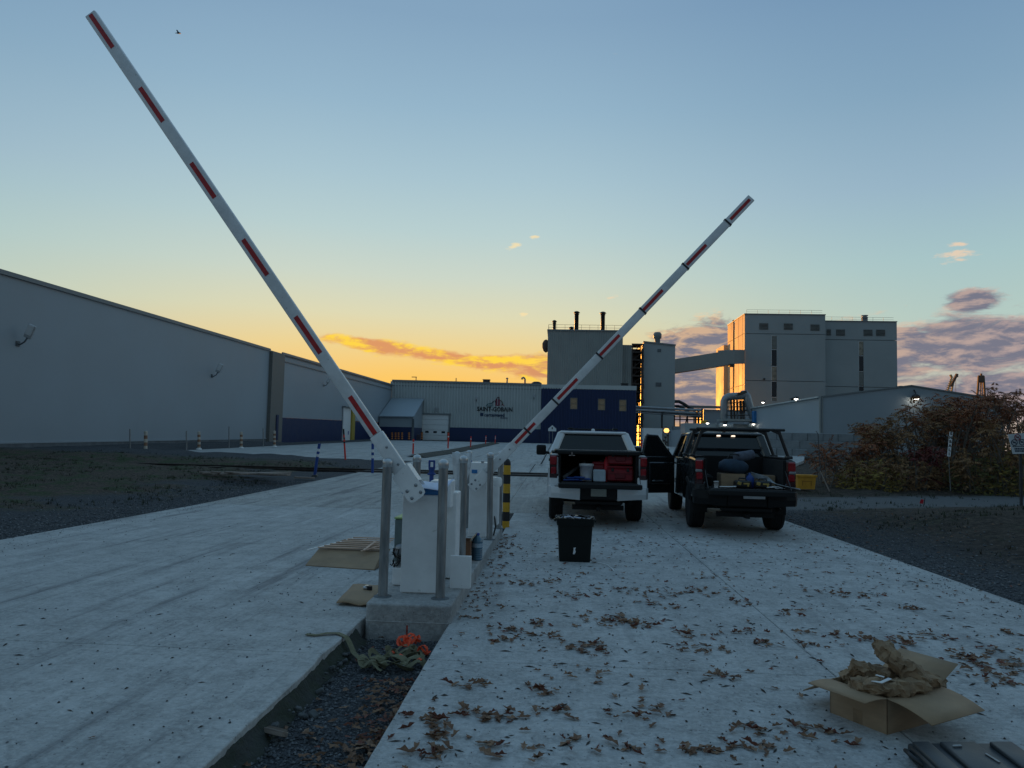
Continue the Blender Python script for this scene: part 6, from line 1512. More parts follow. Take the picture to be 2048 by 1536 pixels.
def crumple(pts, rad, name, seed, flat=.75):
    q = MB(); m2 = len(pts)*2; P2 = interp(pts, m2); rl_ = rad if isinstance(rad, list) else [rad]*len(pts); rad = [rl_[min(int(i/m2*(len(pts)-1)+.5), len(rl_)-1)] for i in range(m2+1)]; q.tube(P2, rad, 22, flat=flat)
    q.v = [tuple(Vector(v)+Vector((nz(v[0]*22, v[1]*22, 1, v[2]*22+seed), nz(v[0]*22, v[1]*22, 1, v[2]*22+9+seed), nz(v[0]*22, v[1]*22, 1, v[2]*22+19+seed)))*.022 + Vector((abs(nz(v[0]*48, v[1]*48, 1, v[2]*48+seed)), abs(nz(v[0]*48, v[1]*48, 1, v[2]*48+3+seed)), abs(nz(v[0]*44, v[1]*44, 1, v[2]*44+7+seed))))*.018 + Vector((.5-abs(nz(v[0]*17+seed, v[1]*17, 1, v[2]*17)), .5-abs(nz(v[0]*17, v[1]*17+seed, 1, v[2]*17+5)), .5-abs(nz(v[0]*15, v[1]*15, 1, v[2]*15+seed*2))))*.045-Vector((.012,.012,.012))) for v in q.v]
    q.sm = [False]*len(q.sm); return q.build(name, M['kraft'], ob_, True)
c = (A_+C2)/2+up*.9
def interp(pts, n):
    out = []
    for i in range(n+1):
        f = i/n*(len(pts)-1); k = min(int(f), len(pts)-2); out.append(Vector(pts[k]).lerp(Vector(pts[k+1]), f-k))
    return out
T1 = interp([gp(1875, 1372, H*.9)+Vector((0,.02,0)), gp(1830, 1358, H+.06), gp(1790, 1325, H+.14), gp(1762, 1297, H+.20), gp(1752, 1287, H+.215)], 18)
crumple(T1, [.065]*4+[.075]*6+[.07]*4+[.055, .05, .045, .035, .015], 'paper_roll', 1)
T2 = interp([gp(1795, 1365, H+.0), gp(1750, 1352, H+.05), gp(1722, 1340, H+.08), gp(1700, 1332, H+.10)], 14)
crumple(T2, [.06]*5+[.055]*4+[.05]*4+[.045, .042], 'paper_roll', 5)
T3 = interp([gp(1700, 1372, H+.0), gp(1750, 1378, H+.03), gp(1800, 1378, H+.03), gp(1850, 1372, H+.02)], 14)
crumple(T3, [.03]+[.06]*12+[.05, .02], 'paper_roll', 9)
T4 = interp([D_+up*.75+Vector((0,-.03,0)), c+Vector((.0, .05, .03)), A_+up*.9+Vector((.08, .06, .0))], 12)
crumple(T4, [.05]+[.075]*11+[.04], 'paper_roll', 13)
q = MB(); q.ribbon([gp(1745, 1362, H+.075), gp(1762, 1365, H+.085), gp(1780, 1357, H+.09)], .022, .004); q.ribbon([gp(1752, 1350, H+.10), gp(1768, 1354, H+.10)], .015, .004); q.build('white_scrap', M['white_plastic'], ob_, True)
# black ribbed lid at the lower right corner
pl0, pl1 = gp(1800, 1487, .05), gp(2030, 1530, .05)
cs = thing('tool_case', 'dark ribbed plastic case lying flat at the lower right corner', 'case', tuple(gp(1900, 1530, 0)))
Xd = (gp(1985, 1478, .10)-gp(1818, 1478, .10)).normalized(); Yd = Vector((0,0,1)).cross(Xd); Yd = Matrix.Rotation(radians(-9), 3, 'Z') @ Yd
O_ = gp(1812, 1476, .10); O_.z = 0
M6 = Matrix.Translation(O_) @ Matrix((Xd, Yd, Vector((0,0,1)))).transposed().to_4x4()
b_ = MB(); Wl, Dl = .60, .62
b_.box((Wl/2, -Dl/2, .04), (Wl, Dl, .08), None, .02, M=M6, seg=2); b_.build('lid_body', pm('dark_case', (.030,.038,.044), .42, var=.15, scale=6, bump=.05), cs, True)
for x, w_ in ((.06, .10), (.26, .20), (.50, .13)):
    q = MB(); q.box((x, -Dl/2-.01, .088), (w_, Dl-.06, .03), None, .013, M=M6, seg=2); q.build('rib', bpy.data.materials['dark_case'], cs, True)
q = MB(); q.box((.22, -.12, .107), (.05, .014, .012), (0, 0, .1), .003, M=M6); q.box((.33, -.26, .107), (.012, .10, .004), (0, 0, .15), M=M6); q.build('scuff', M['steel'], cs, True)
q = MB(); q.tube([M6 @ Vector(p) for p in ((.02, -.04, .03), (-.03, -.06, .06), (-.03, -.16, .06), (.02, -.2, .03))], .012, 8); q.build('handle', M['black_plastic'], cs, True)
q = MB(); q.box((.035, -.30, .05), (.05, .09, .06), None, .01, M=M6); q.build('latch', M['black_plastic'], cs, True)
# planks on the left verge
pk_ = thing('plank_stack', 'low stack of weathered planks lying on the grassy left verge', 'planks', tuple(G(490, 946)))
rnd = random.Random(40); z0 = ground_h(-11.8, 26.3)
for i in range(9):
    a = gp(402+i*9+rnd.uniform(-6, 6), 944+(i % 3)*2.2, z0+.08+.06*(i//3)); b2 = gp(548+i*5+rnd.uniform(-10, 6), 950-(i % 3)*2.5, z0+.09+.06*(i//3))
    q = MB(); q.bar(a, b2, .16, .05, bev=.006); q.build('plank', M['old_wood'], pk_, True)
b_ = MB(); b_.bar(gp(590, 955, .14), gp(628, 956, .14), .2, .05); tag(b_.build('plank', M['old_wood']), 'single pale plank at the foot of the leaning blue marker post', 'plank')

# ------------------------------------------------------------------ marker posts and small poles
def post(name, label, cat, px, py0, py1, Y, r, bands, group, lean_px=0, cap=None, base=None):
    """banded round post: bands are (fraction from the foot, material)"""
    a = onY(px, py0, Y); b2 = onY(px+lean_px, py1, Y); a.z = min(a.z, ground_h(a.x, a.y)+.02) if Y < 45 else a.z
    t_ = thing(name, label, cat, a, 0, group); v = b2-a; prev = 0.0
    for f, mt in bands:
        q = MB(); q.tube([v*prev, v*f], r, 12, cap=(f == 1.0 or prev == 0.0)); q.build('band' if len(bands) > 1 else 'shaft', mt, t_); prev = f
    if base: q = MB(); q.lathe([(r*base, -.02), (r*base*.95, .05), (r*1.2, .07)], n=14); q.build('base', M['black_plastic'] if name != 'striped_bollard' else M['white_plastic'], t_)
    if cap: q = MB(); q.lathe([(r*1.05, 0), (r*.9, .05), (.005, .07)], n=12, M=Matrix.Translation(v)); q.build('cap', cap, t_)
    return t_
W_, N_ = M['white_plastic'], M['navy_bright']
blue_b = [(.60, N_), (.68, W_), (.76, N_), (.84, W_), (1.0, N_)]
post('marker_post', 'blue and white marker post leaning beside the railway on the left', 'marker post', 629, 953, 887, 26.3, .055, blue_b, 'blue marker posts', 10, None, 2.2)
post('marker_post', 'upright blue and white marker post by the railway left of the near arm', 'marker post', 745.5, 946, 887, 29.0, .055, blue_b, 'blue marker posts', 0, None, 3)
M['flag_orange'] = pm('marker_orange', (.80,.05,.035), .5); M['amber_band'] = pm('amber_band', (.55,.22,.06), .5)
O_ = M['flag_orange']
post('marker_post', 'tall orange marker post with dark bands beyond the dirt bank', 'marker post', 691, 922, 858, 39.5, .05, [(.55, O_), (.60, M['black_paint']), (.68, O_), (.73, M['black_paint']), (.82, O_), (1.0, M['black_paint'])], 'orange marker posts', -4)
for px, p0, p1, Y, lb in [(826, 908, 878, 52, 'orange marker post standing on the near end of the yard strip'), (896, 897, 866, 60, 'orange marker post in front of the white roller door'), (941, 894, 873, 70, 'orange marker post on the yard strip below the company sign'),
                      (971, 889, 871, 90, 'orange marker post near the far end of the yard strip'), (990, 887, 871, 100, 'orange marker post at the very end of the yard strip'), (1283, 896, 880, 62, 'short orange marker post seen between the two pickups')]:
    post('marker_post', lb, 'marker post', px, p0, p1, Y, .06, [(.55, O_), (.65, W_), (.75, O_), (.85, W_), (1.0, O_)] if Y > 80 else [(.72, O_), (.80, W_), (1.0, O_)], 'orange marker posts', 1)
AB = M['amber_band']; cream = pm('cream_plastic', (.50,.44,.36), .5); AB2 = pm('brown_band', (.24,.12,.07), .5)
for px, p0, p1, Y, lb in [(291.5, 903, 864, 43.3, 'cream bollard with brown bands nearest the left corner of the yard'), (398, 898.5, 864.5, 50, 'cream bollard with brown bands second along the yard edge'),
                      (482.5, 896, 865, 55.5, 'cream bollard with brown bands third along the yard edge'), (549, 893, 863, 60.5, 'cream bollard with brown bands before the dark pier')]:
    bands = []; 
    for i in range(7): bands.append(((i+1)/7, cream if i % 2 == 0 else AB2))
    post('striped_bollard', lb, 'bollard', px, p0, p1, Y, .105, bands, 'cream bollards along the yard edge', 0, cream, 1.8)
for px, p0, p1, Y, lb in [(260, 905, 858, 43, 'thin grey pole at the left corner of the yard'), (373, 900, 862, 49, 'thin grey pole between the first and second cream bollards'), (458, 897, 853, 55, 'tall thin grey pole between the second and third cream bollards'), (526.5, 894, 857, 60, 'thin grey pole between the third bollard and the pier')]:
    post('thin_pole', lb, 'pole', px, p0, p1, Y, .045, [(1.0, M['steel'])], 'thin poles along the yard edge')
DB = pm('banded_amber', (.75,.25,.08), .5)
for i, (px, lb) in enumerate([(734, 'banded bollard on the warehouse wall left of the raised near arm'), (784, 'first of the banded bollards in front of the lean-to'), (791, 'second of the banded bollards in front of the lean-to'), (797, 'third of the banded bollards in front of the lean-to'), (804, 'fourth of the banded bollards in front of the lean-to'),
                              (818, 'banded bollard at the right corner of the lean-to'), (843.5, 'banded bollard left of the white roller door'), (896.5, 'banded bollard right of the white roller door')]):
    Y = 115 if px < 830 else 122
    bands = [((k+1)/9, M['black_paint'] if k % 2 == 0 else DB) for k in range(9)]
    post('banded_bollard', lb, 'bollard', px, 880, 863.5, Y, .16 if px < 840 else .2, bands, 'banded bollards along the factory front')
b_ = MB(); p = onY(836, 880, 121); b_.box((p.x, 121, 1.5), (.9, .5, 1.1), None, .05); tag(b_.build('storage_box', pm('dull_purple', (.07,.06,.08), .7)), 'small dull box against the blue band left of the roller door', 'box')
# house-shaped sign on two legs by the blue block
hs = thing('house_sign', 'small white arrow-shaped sign on two thin legs before the blue block', 'sign', onY(1102, 887, 112))
c = onY(1104.5, 857, 112); b_ = MB(); b_.prism([(c.x-.62, c.z-.42), (c.x+.62, c.z-.42), (c.x+.62, c.z-.02), (c.x, c.z+.52), (c.x-.62, c.z-.02)], 'y', 112, 112.06); b_.build('board', M['white_plastic'], hs, True)
b_ = MB(); b_.box((c.x, 111.99, c.z+.05), (.16, .02, .3)); b_.build('mark', M['dark_metal'], hs, True)
for dx in (-.42, .1):
    b_ = MB(); b_.bar((c.x+dx, 112.1, .95), (c.x+dx-.05, 112.1, c.z-.2), .07, .07); b_.build('leg', M['steel'], hs, True)
# yellow tub, leaning stake, small flags at the right verge
yt = thing('yellow_tub', 'yellow rectangular grit tub with a lip on the grass beyond the dark pickup', 'tub', (onY(1608, 975, 26).x, 26, .14), .1)
b_ = MB(); tub(b_, .58, .5, .66, .58, .46, .02, .0, .06); b_.build('tub_body', M['yellow_tub'], yt)
b_ = MB(); tub(b_, .70, .62, .72, .64, .07, .05, .42, .06); b_.build('tub_lip', M['yellow_tub'], yt)
b_ = MB(); b_.box((-.02, -.283, .28), (.34, .01, .018)); b_.box((-.17, -.28, .20), (.018, .01, .16)); b_.box((.13, -.28, .20), (.018, .01, .16)); b_.build('handle_recess_shade', pm('tub_shadow', (.30,.13,.015), .6), yt)  # bars in a darker tub colour stand for the shaded handle recess
b_ = MB(); b_.tube([onY(1659, 983, 23.5), onY(1640, 942, 23.8)], .022, 6); tag(b_.build('wooden_stake', M['old_wood']), 'pale wooden stake leaning on the verge right of the yellow tub', 'stake')
b_ = MB(); b_.tube([onY(1641, 945, 24), onY(1636, 868, 24.4)], .014, 6); b_.tube([onY(1636, 868, 24.4), onY(1632, 862, 24.4)], .01, 5); tag(b_.build('thin_rod', M['dark_metal']), 'thin dark upright rod above the leaning stake', 'rod')
rf = thing('red_flag', 'small red marker flag with a dark wire on the right dirt bank', 'flag', onY(1843, 1008, 19.5))
b_ = MB(); c = onY(1843, 1003, 19.5); b_.add([c+Vector((-.05,0,-.05)), c+Vector((.05,.02,-.06)), c+Vector((.06,0,.05)), c+Vector((-.02,-.02,.06))], [(0,1,2,3)]); b_.add([c+Vector((-.05,.006,-.05)), c+Vector((.05,.026,-.06)), c+Vector((.06,.006,.05)), c+Vector((-.02,-.014,.06))], [(3,2,1,0)]); b_.build('cloth', M['red_plastic'], rf, True)
b_ = MB(); b_.tube([onY(1848, 1010, 19.6), onY(1850, 996, 19.6)], .012, 5); b_.build('wire', M['dark_metal'], rf, True)
# narrow vertical sign and the square sign at the edge
vs_ = thing('vertical_sign', 'narrow white vertical lettered sign on a thin pole in front of the bushes', 'sign', onY(1901, 980, 25.5))
ca, cb = onY(1902.5, 863.5, 25.5), onY(1897.5, 913, 25.5)
b_ = MB(); b_.bar(cb, ca, .105, .015, up=(0,-1,0)); b_.build('board', M['white_plastic'], vs_, True)
b_ = MB(); rnd = random.Random(5)
dv = (ca-cb); lt_ = 'HNBALU'
ax = dv.normalized(); rx_ = ax.cross(Vector((0,1,0)))
for i, ch in enumerate('ENBALI'):
    p = cb.lerp(ca, .93-.165*i)+Vector((0, -.009, 0)); R3 = Matrix((Vector((1,0,0)), Vector((0,0,1)), Vector((0,-1,0)))).transposed().to_4x4()
    text_to(b_, ch, .135, .002, Matrix.Translation(p+Vector((0,0,-.045))) @ R3, 0, .006)
b_.build('lettering', M['black_paint'], vs_, True)
b_ = MB(); b_.tube([onY(1901, 982, 25.6), cb+Vector((0,.02,.2))], .014, 6); b_.build('pole', M['steel'], vs_, True)
ps = thing('site_sign', 'white square notice sign with three round pictograms on a grey post at the right edge', 'sign', onY(2046, 990, 22))
def Q(px, py): return onY(px, py, 22)
b_ = MB(); a, b2, c, d = Q(2016, 869), Q(2062, 865), Q(2064, 907), Q(2026, 908)
b_.slab([d, c, b2, a], .02); b_.build('board', pm('sign_white', (.56,.60,.62), .5), ps, True)
b_ = MB()
for px, py in ((2035, 874.5), (2028.5, 884.8), (2044, 884.2)):
    p = Q(px, py); p.y -= .005; R = .082; b_.tube([(p.x+R*cos(k*pi/10), p.y-.004, p.z+R*sin(k*pi/10)) for k in range(21)], .011, 5, 0 if py < 880 else 1, cap=False); b_.bar((p.x-R*.7, p.y-.004, p.z+R*.5), (p.x+R*.7, p.y-.004, p.z-R*.5), .016, .006, up=(0,1,0), mi=0 if py < 880 else 1); b_.box((p.x, p.y-.002, p.z), (.075, .004, .045), mi=1)
b_.build('pictogram', [pm('sign_red', (.30,.02,.04), .5), pm('sign_ink', (.03,.05,.08), .5)], ps, True)
b_ = MB()
for i, (py, x0, x1, hh) in enumerate([(892.5, 2025, 2060, .03), (897.5, 2029, 2060, .05), (902, 2030, 2060, .05)]):
    x = x0
    rnd = random.Random(i)
    while x < x1:
        w_ = rnd.uniform(1.2, 3.4); a = Q(x, py); b2 = Q(x+w_, py); b_.box(((a.x+b2.x)/2, a.y-.006, a.z), (b2.x-a.x, .004, hh)); x += w_+.9
b_.build('lettering', bpy.data.materials['sign_ink'], ps, True)
b_ = MB(); p = Q(2044, 906); b_.bar((p.x, 22.08, .0), (p.x, 22.08, p.z+.3), .06, .06); b_.build('post', M['dark_metal'], ps, True)
# a bird far up in the sky
bd = MB(); p = onY(357, 66, 60); 
bd.lathe([(.01, -.22), (.05, -.15), (.075, 0), (.06, .1), (.035, .17), (.01, .22)], n=10, M=Matrix.Translation(p) @ Matrix.Rotation(pi/2, 4, 'Y'))
for s in (-1, 1): bd.slab([p+Vector((-.08,0,.02)), p+Vector((.08,0,.02)), p+Vector((.05, s*.32, .10)), p+Vector((-.06, s*.30, .10))], .012)
bd.slab([p+Vector((-.18,-.02,0)), p+Vector((-.18,.02,0)), p+Vector((-.30,.05,.0)), p+Vector((-.30,-.05,0))], .01)
tag(bd.build('bird', M['dark_metal']), 'tiny bird flying high beside the tip of the near arm', 'bird')

# ------------------------------------------------------------------ sumac thicket, one shrub after another
def leaf_mat(name, cols):
    m = bpy.data.materials.new(name); m.use_nodes = True; t = NT(m.node_tree); b = t.n['Principled BSDF']
    g = t.node('ShaderNodeNewGeometry').outputs['Random Per Island']
    c = t.ramp(g, [(i/(len(cols)-1), x) for i, x in enumerate(cols)])
    t.l.new(c, b.inputs['Base Color']); b.inputs['Roughness'].default_value = .75; b.inputs['Specular IOR Level'].default_value = .25
    return m
M['bark'] = pm('sumac_bark', (.16,.14,.12), .9, var=.3, scale=10)
LM = dict(red=leaf_mat('sumac_red', [(.22,.07,.035), (.34,.13,.055), (.26,.095,.045), (.17,.07,.04), (.31,.165,.07)]),
          rust=leaf_mat('sumac_rust', [(.23,.115,.05), (.33,.18,.075), (.17,.095,.05), (.24,.145,.065)]),
          gold=leaf_mat('shrub_gold', [(.20,.135,.025), (.27,.185,.04), (.13,.10,.03), (.16,.095,.03)]),
          olive=leaf_mat('shrub_olive', [(.075,.08,.028), (.115,.11,.036), (.085,.066,.03), (.14,.12,.04)]),
          wine=leaf_mat('shrub_wine', [(.14,.02,.022), (.11,.026,.025), (.17,.055,.03)]))
def frond(mb, p, d, L, rnd, n=7, lw=.05, ll=.16):
    """feather leaf: narrow leaflets in pairs along a drooping stalk"""
    d = d.normalized(); q = p.copy(); step = L/n
    for i in range(n):
        d = (d+Vector((0, 0, -.13))).normalized(); q = q+d*step
        sd_ = d.cross(Vector((0,0,1))); sd_ = sd_.normalized() if sd_.length > .05 else Vector((1,0,0))
        for s in (-1, 1):
            if rnd.random() < .18: continue
            tip = q+(sd_*s*.8+d*.35+Vector((0,0,-.35-.3*rnd.random()))).normalized()*ll*(1-.45*abs(i/n-.4))
            w_ = d*lw*.5; mid = q.lerp(tip, .45)+Vector((0,0,.012))
            o = len(mb.v); mb.v += [tuple(q), tuple(mid+w_), tuple(tip), tuple(mid-w_)]
            mb.f += [(o, o+1, o+2, o+3)]; mb.mi.append(0); mb.sm.append(False)
def sumac(name, label, cat, x, y, h, spread, stems, seed, top, low=None, bare=.25, group='shrubs of the thicket on the right'):
    rnd = random.Random(seed); z0 = ground_h(x, y)-.05
    t_ = thing(name, label, cat, (x, y, z0), 0, group)
    st, lf, lw = MB(), MB(), MB()
    for i in range(stems):
        a = rnd.uniform(0, 2*pi); r = spread*.55*sqrt(rnd.random()); p = Vector((r*cos(a), r*sin(a)*.7, 0)); H = h*rnd.uniform(.72, 1.03)
        pts = [p.copy()]; d = Vector((cos(a)*.22, sin(a)*.16, 1)).normalized(); k = 6
        for s in range(k):
            d = (d+Vector((rnd.uniform(-.16, .16), rnd.uniform(-.16, .16), .05))).normalized(); p = p+d*H/k; pts.append(p.copy())
        st.tube(pts, [.030*(1-.12*s) for s in range(k+1)], 5, cap=False)
        for b2 in range(rnd.randint(3, 5)):
            s0 = rnd.uniform(.55, 1.0); q = pts[int(s0*k)]; e = Vector((rnd.uniform(-1, 1), rnd.uniform(-1, 1), rnd.uniform(.5, 1.1))).normalized(); L = h*.16*rnd.uniform(.6, 1.3)
            end = q+e*L; st.tube([q, q.lerp(end, .5)+Vector((0,0,-.02)), end], [.014, .011, .007], 4, cap=False)
            if rnd.random() > bare*.6:
                for _ in range(rnd.randint(1, 3)): frond(lf, end+Vector((rnd.uniform(-.1, .1), rnd.uniform(-.1, .1), rnd.uniform(-.1, .05))), Vector((rnd.uniform(-1, 1), rnd.uniform(-1, 1), rnd.uniform(-.1, .7))), rnd.uniform(.28, .5), rnd)
        for _ in range(8): frond(lf, pts[-1]+Vector((rnd.uniform(-.2, .2), rnd.uniform(-.2, .2), rnd.uniform(-.35, .05))), Vector((rnd.uniform(-1, 1), rnd.uniform(-1, 1), rnd.uniform(0, .8))), rnd.uniform(.3, .5), rnd)
        for _ in range(int(4*(1-bare))):
            q = pts[rnd.randint(2, 4)]; frond(lf, q+Vector((rnd.uniform(-.4, .4), rnd.uniform(-.3, .3), 0)), Vector((rnd.uniform(-1, 1), rnd.uniform(-1, 1), .2)), rnd.uniform(.3, .5), rnd)
    if low:
        for _ in range(int(260*spread)):
            a = rnd.uniform(0, 2*pi); r = spread*1.05*sqrt(rnd.random()); q = Vector((r*cos(a), r*sin(a)*.75, h*low[1]*rnd.random()**1.3*(1-.5*(r/spread/1.1)**2)))
            d = Vector((rnd.uniform(-1, 1), rnd.uniform(-1, 1), rnd.uniform(-.2, .5)))
            for _2 in range(3):
                e = q+Vector((rnd.uniform(-.12, .12), rnd.uniform(-.12, .12), rnd.uniform(-.06, .06))); u = Vector((rnd.uniform(-1, 1), rnd.uniform(-1, 1), rnd.uniform(-.6, .6))).normalized()*rnd.uniform(.05, .11); v = u.orthogonal().normalized()*rnd.uniform(.02, .04)
                o = len(lw.v); lw.v += [tuple(e-u), tuple(e+v), tuple(e+u), tuple(e-v)]; lw.f.append((o, o+1, o+2, o+3)); lw.mi.append(0); lw.sm.append(False)
    st.build('stem', M['bark'], t_, fix=False)['kind'] = 'stuff'; o = lf.build('foliage', LM[top], t_, fix=False); o['kind'] = 'stuff'
    if low: lw.build('low_foliage', LM[low[0]], t_, fix=False)['kind'] = 'stuff'
    return t_
def sx_at(px, Y): return onY(px, 900, Y).x
for (px, Y, h, sp, n_, top, low, bare, lb) in [
    (1648, 27.5, 1.7, .6, 4, 'red', None, .7, 'thin nearly bare sumac at the left end of the thicket, behind the stake'),
    (1700, 28.5, 1.75, 1.0, 8, 'red', ('rust', .5), .5, 'low reddish sumac left of the golden bush'),
    (1738, 27.2, 1.25, 1.1, 5, 'rust', ('gold', .95), .6, 'golden yellow low bush at the foot of the thicket'),
    (1752, 30.0, 2.2, 1.1, 9, 'red', ('rust', .4), .55, 'airy sumac with red top standing behind the golden bush'),
    (1800, 29.0, 2.5, 1.2, 9, 'rust', ('rust', .55), .35, 'rust brown sumac left of the wine red bush'),
    (1835, 27.4, 1.6, .7, 6, 'wine', ('rust', .7), .3, 'wine red bush in the middle of the thicket'),
    (1858, 30.0, 3.1, 1.2, 13, 'rust', ('rust', .4), .35, 'tall sumac with brown crown just left of the vertical sign'),
    (1895, 28.6, 3.45, 1.2, 13, 'red', ('rust', .35), .45, 'tall red sumac rising directly behind the vertical sign'),
    (1940, 29.5, 3.65, 1.3, 14, 'red', ('rust', .45), .45, 'tall dense red sumac right of the vertical sign'),
    (1966, 26.8, 1.6, 1.2, 6, 'rust', ('olive', .95), .4, 'low olive bush between the two signs'),
    (1990, 29.8, 3.65, 1.3, 14, 'red', ('rust', .4), .45, 'tallest red sumac left of the square notice sign'),
    (2018, 26.5, 2.7, 1.0, 8, 'rust', ('gold', .75), .3, 'rust and gold shrub close behind the square notice sign'),
    (2042, 29.6, 3.6, 1.3, 13, 'red', ('olive', .4), .5, 'tall sumac at the right edge with bare pale stems'),
    (2095, 28.8, 3.8, 1.3, 11, 'red', ('olive', .5), .5, 'tall sumac just beyond the right edge')]:
    if px > 2080: continue
    sumac('sumac_shrub' if h > 1.65 else 'low_bush', lb, 'shrub', sx_at(px, Y), Y, h, sp, n_, int(px), top, low, bare)
# second row filling the thicket's depth
for (px, Y, h, lb) in [(1775, 33, 2.5, 'dull brown sumac deep in the thicket behind the airy red one'), (1828, 33.5, 2.95, 'dull brown sumac deep in the thicket behind the wine red bush'), (1880, 33.5, 3.5, 'dull red sumac at the back of the thicket left of the vertical sign'), (1925, 34, 3.8, 'dull red sumac at the back of the thicket right of the vertical sign'), (1975, 34, 3.9, 'dull red sumac at the back below the derrick tower'), (2030, 34, 3.9, 'dull red sumac at the back above the square notice sign')]:
    sumac('sumac_shrub', lb, 'shrub', sx_at(px, Y), Y, h, 1.6, 10, int(px)+3, 'rust' if px < 1900 else 'red', ('olive', .45), .2)

# ------------------------------------------------------------------ grass and weeds on the verges
def tufts(name, spots, mat):
    b_ = MB(); rnd = random.Random(77)
    for x, y, z, h in spots:
        for k in range(rnd.randint(3, 6)):
            a = rnd.uniform(0, 6.28); l = h*rnd.uniform(.5, 1.2); w_ = .006+.006*rnd.random(); bx, by = x+rnd.uniform(-.05, .05), y+rnd.uniform(-.05, .05); tx, ty = cos(a)*l*.6, sin(a)*l*.6
            o = len(b_.v); b_.v += [(bx-sin(a)*w_, by+cos(a)*w_, z-.01), (bx+sin(a)*w_, by-cos(a)*w_, z-.01), (bx+tx, by+ty, z+l*.8)]; b_.f.append((o, o+1, o+2)); b_.mi.append(0); b_.sm.append(False)
    return tag(b_.build(name, mat, fix=False), kind='stuff')
M['grass'] = leaf_mat('verge_grass', [(.016,.026,.012), (.03,.042,.018), (.045,.045,.022), (.02,.03,.015)])
rnd = random.Random(50); sp_ = []
for _ in range(9000):
    y = rnd.uniform(10.5, 36); x = rnd.uniform(-30, -9.2)
    if nz(x, y, .45, 2) + .5*nz(x, y, 1.3, 4) < .02 or abs(y-30.5) < 1.1: continue
    sp_.append((x, y, ground_h(x, y), rnd.uniform(.04, .13)))
for _ in range(4500):
    y = rnd.uniform(8, 27); x = rnd.uniform(6.3, 24)
    if nz(x, y, .5, 12) + .5*nz(x, y, 1.4, 4) < .12: continue
    sp_.append((x, y, ground_h(x, y), rnd.uniform(.04, .13)))
tufts('grass', sp_, M['grass'])

# ------------------------------------------------------------------ fallen oak leaves
M['leaf_a'] = pm('dry_leaf', (.17,.088,.048), .8, var=.35, scale=14)
M['leaf_b'] = pm('dry_leaf_pale', (.24,.14,.082), .8, var=.3, scale=14)
M['leaf_c'] = pm('dry_leaf_red', (.15,.05,.03), .8, var=.35, scale=14)
def leaf_shape(rnd):
    """lobed outline folded along the midrib and curled at the ends"""
    n = 5; cur = rnd.uniform(-.4, 1.2); fold = rnd.uniform(.35, 1.2); vs = [(0, 0, 0)]; mid = []; le = []; ri = []
    for i in range(n+1):
        f = i/n; y = f; z = cur*.30*(f-.5)**2*2 + .05*sin(f*7+cur*5)
        mid.append((0.03*sin(f*5+fold*4), y, z)); wv = (.10+.21*sin(pi*min(f*1.02, 1)))*(1.3 if i % 2 else .55)
        wv *= (.25 if i in (0, n) else 1)
        le.append((-wv*cos(fold), y+.05*(i % 2), z+wv*sin(fold)*.8)); ri.append((wv*cos(fold*.8), y+.04*(i % 2), z+wv*sin(fold*.8)*.7))
    k = n+1; mid = [(a*.8, b, c) for a, b, c in mid]; V = mid+le+ri; F = []
    for i in range(n): F += [(i, i+1, k+i+1, k+i), (i, 2*k+i, 2*k+i+1, i+1)]
    return V, F
rnd = random.Random(90); shapes = [leaf_shape(rnd) for _ in range(14)]
proto = []
for i, (V, F) in enumerate(shapes[:10]):
    me = bpy.data.meshes.new('fallen_leaf'); me.from_pydata(V, [], F); me.materials.append((M['leaf_a'], M['leaf_b'], M['leaf_a'], M['leaf_c'])[i % 4]); me.update(); proto.append(me)
spots = []
def add_leaf(x, y, big=1.0, z=None): spots.append((x, y, rnd.uniform(.045, .105)*big, z))
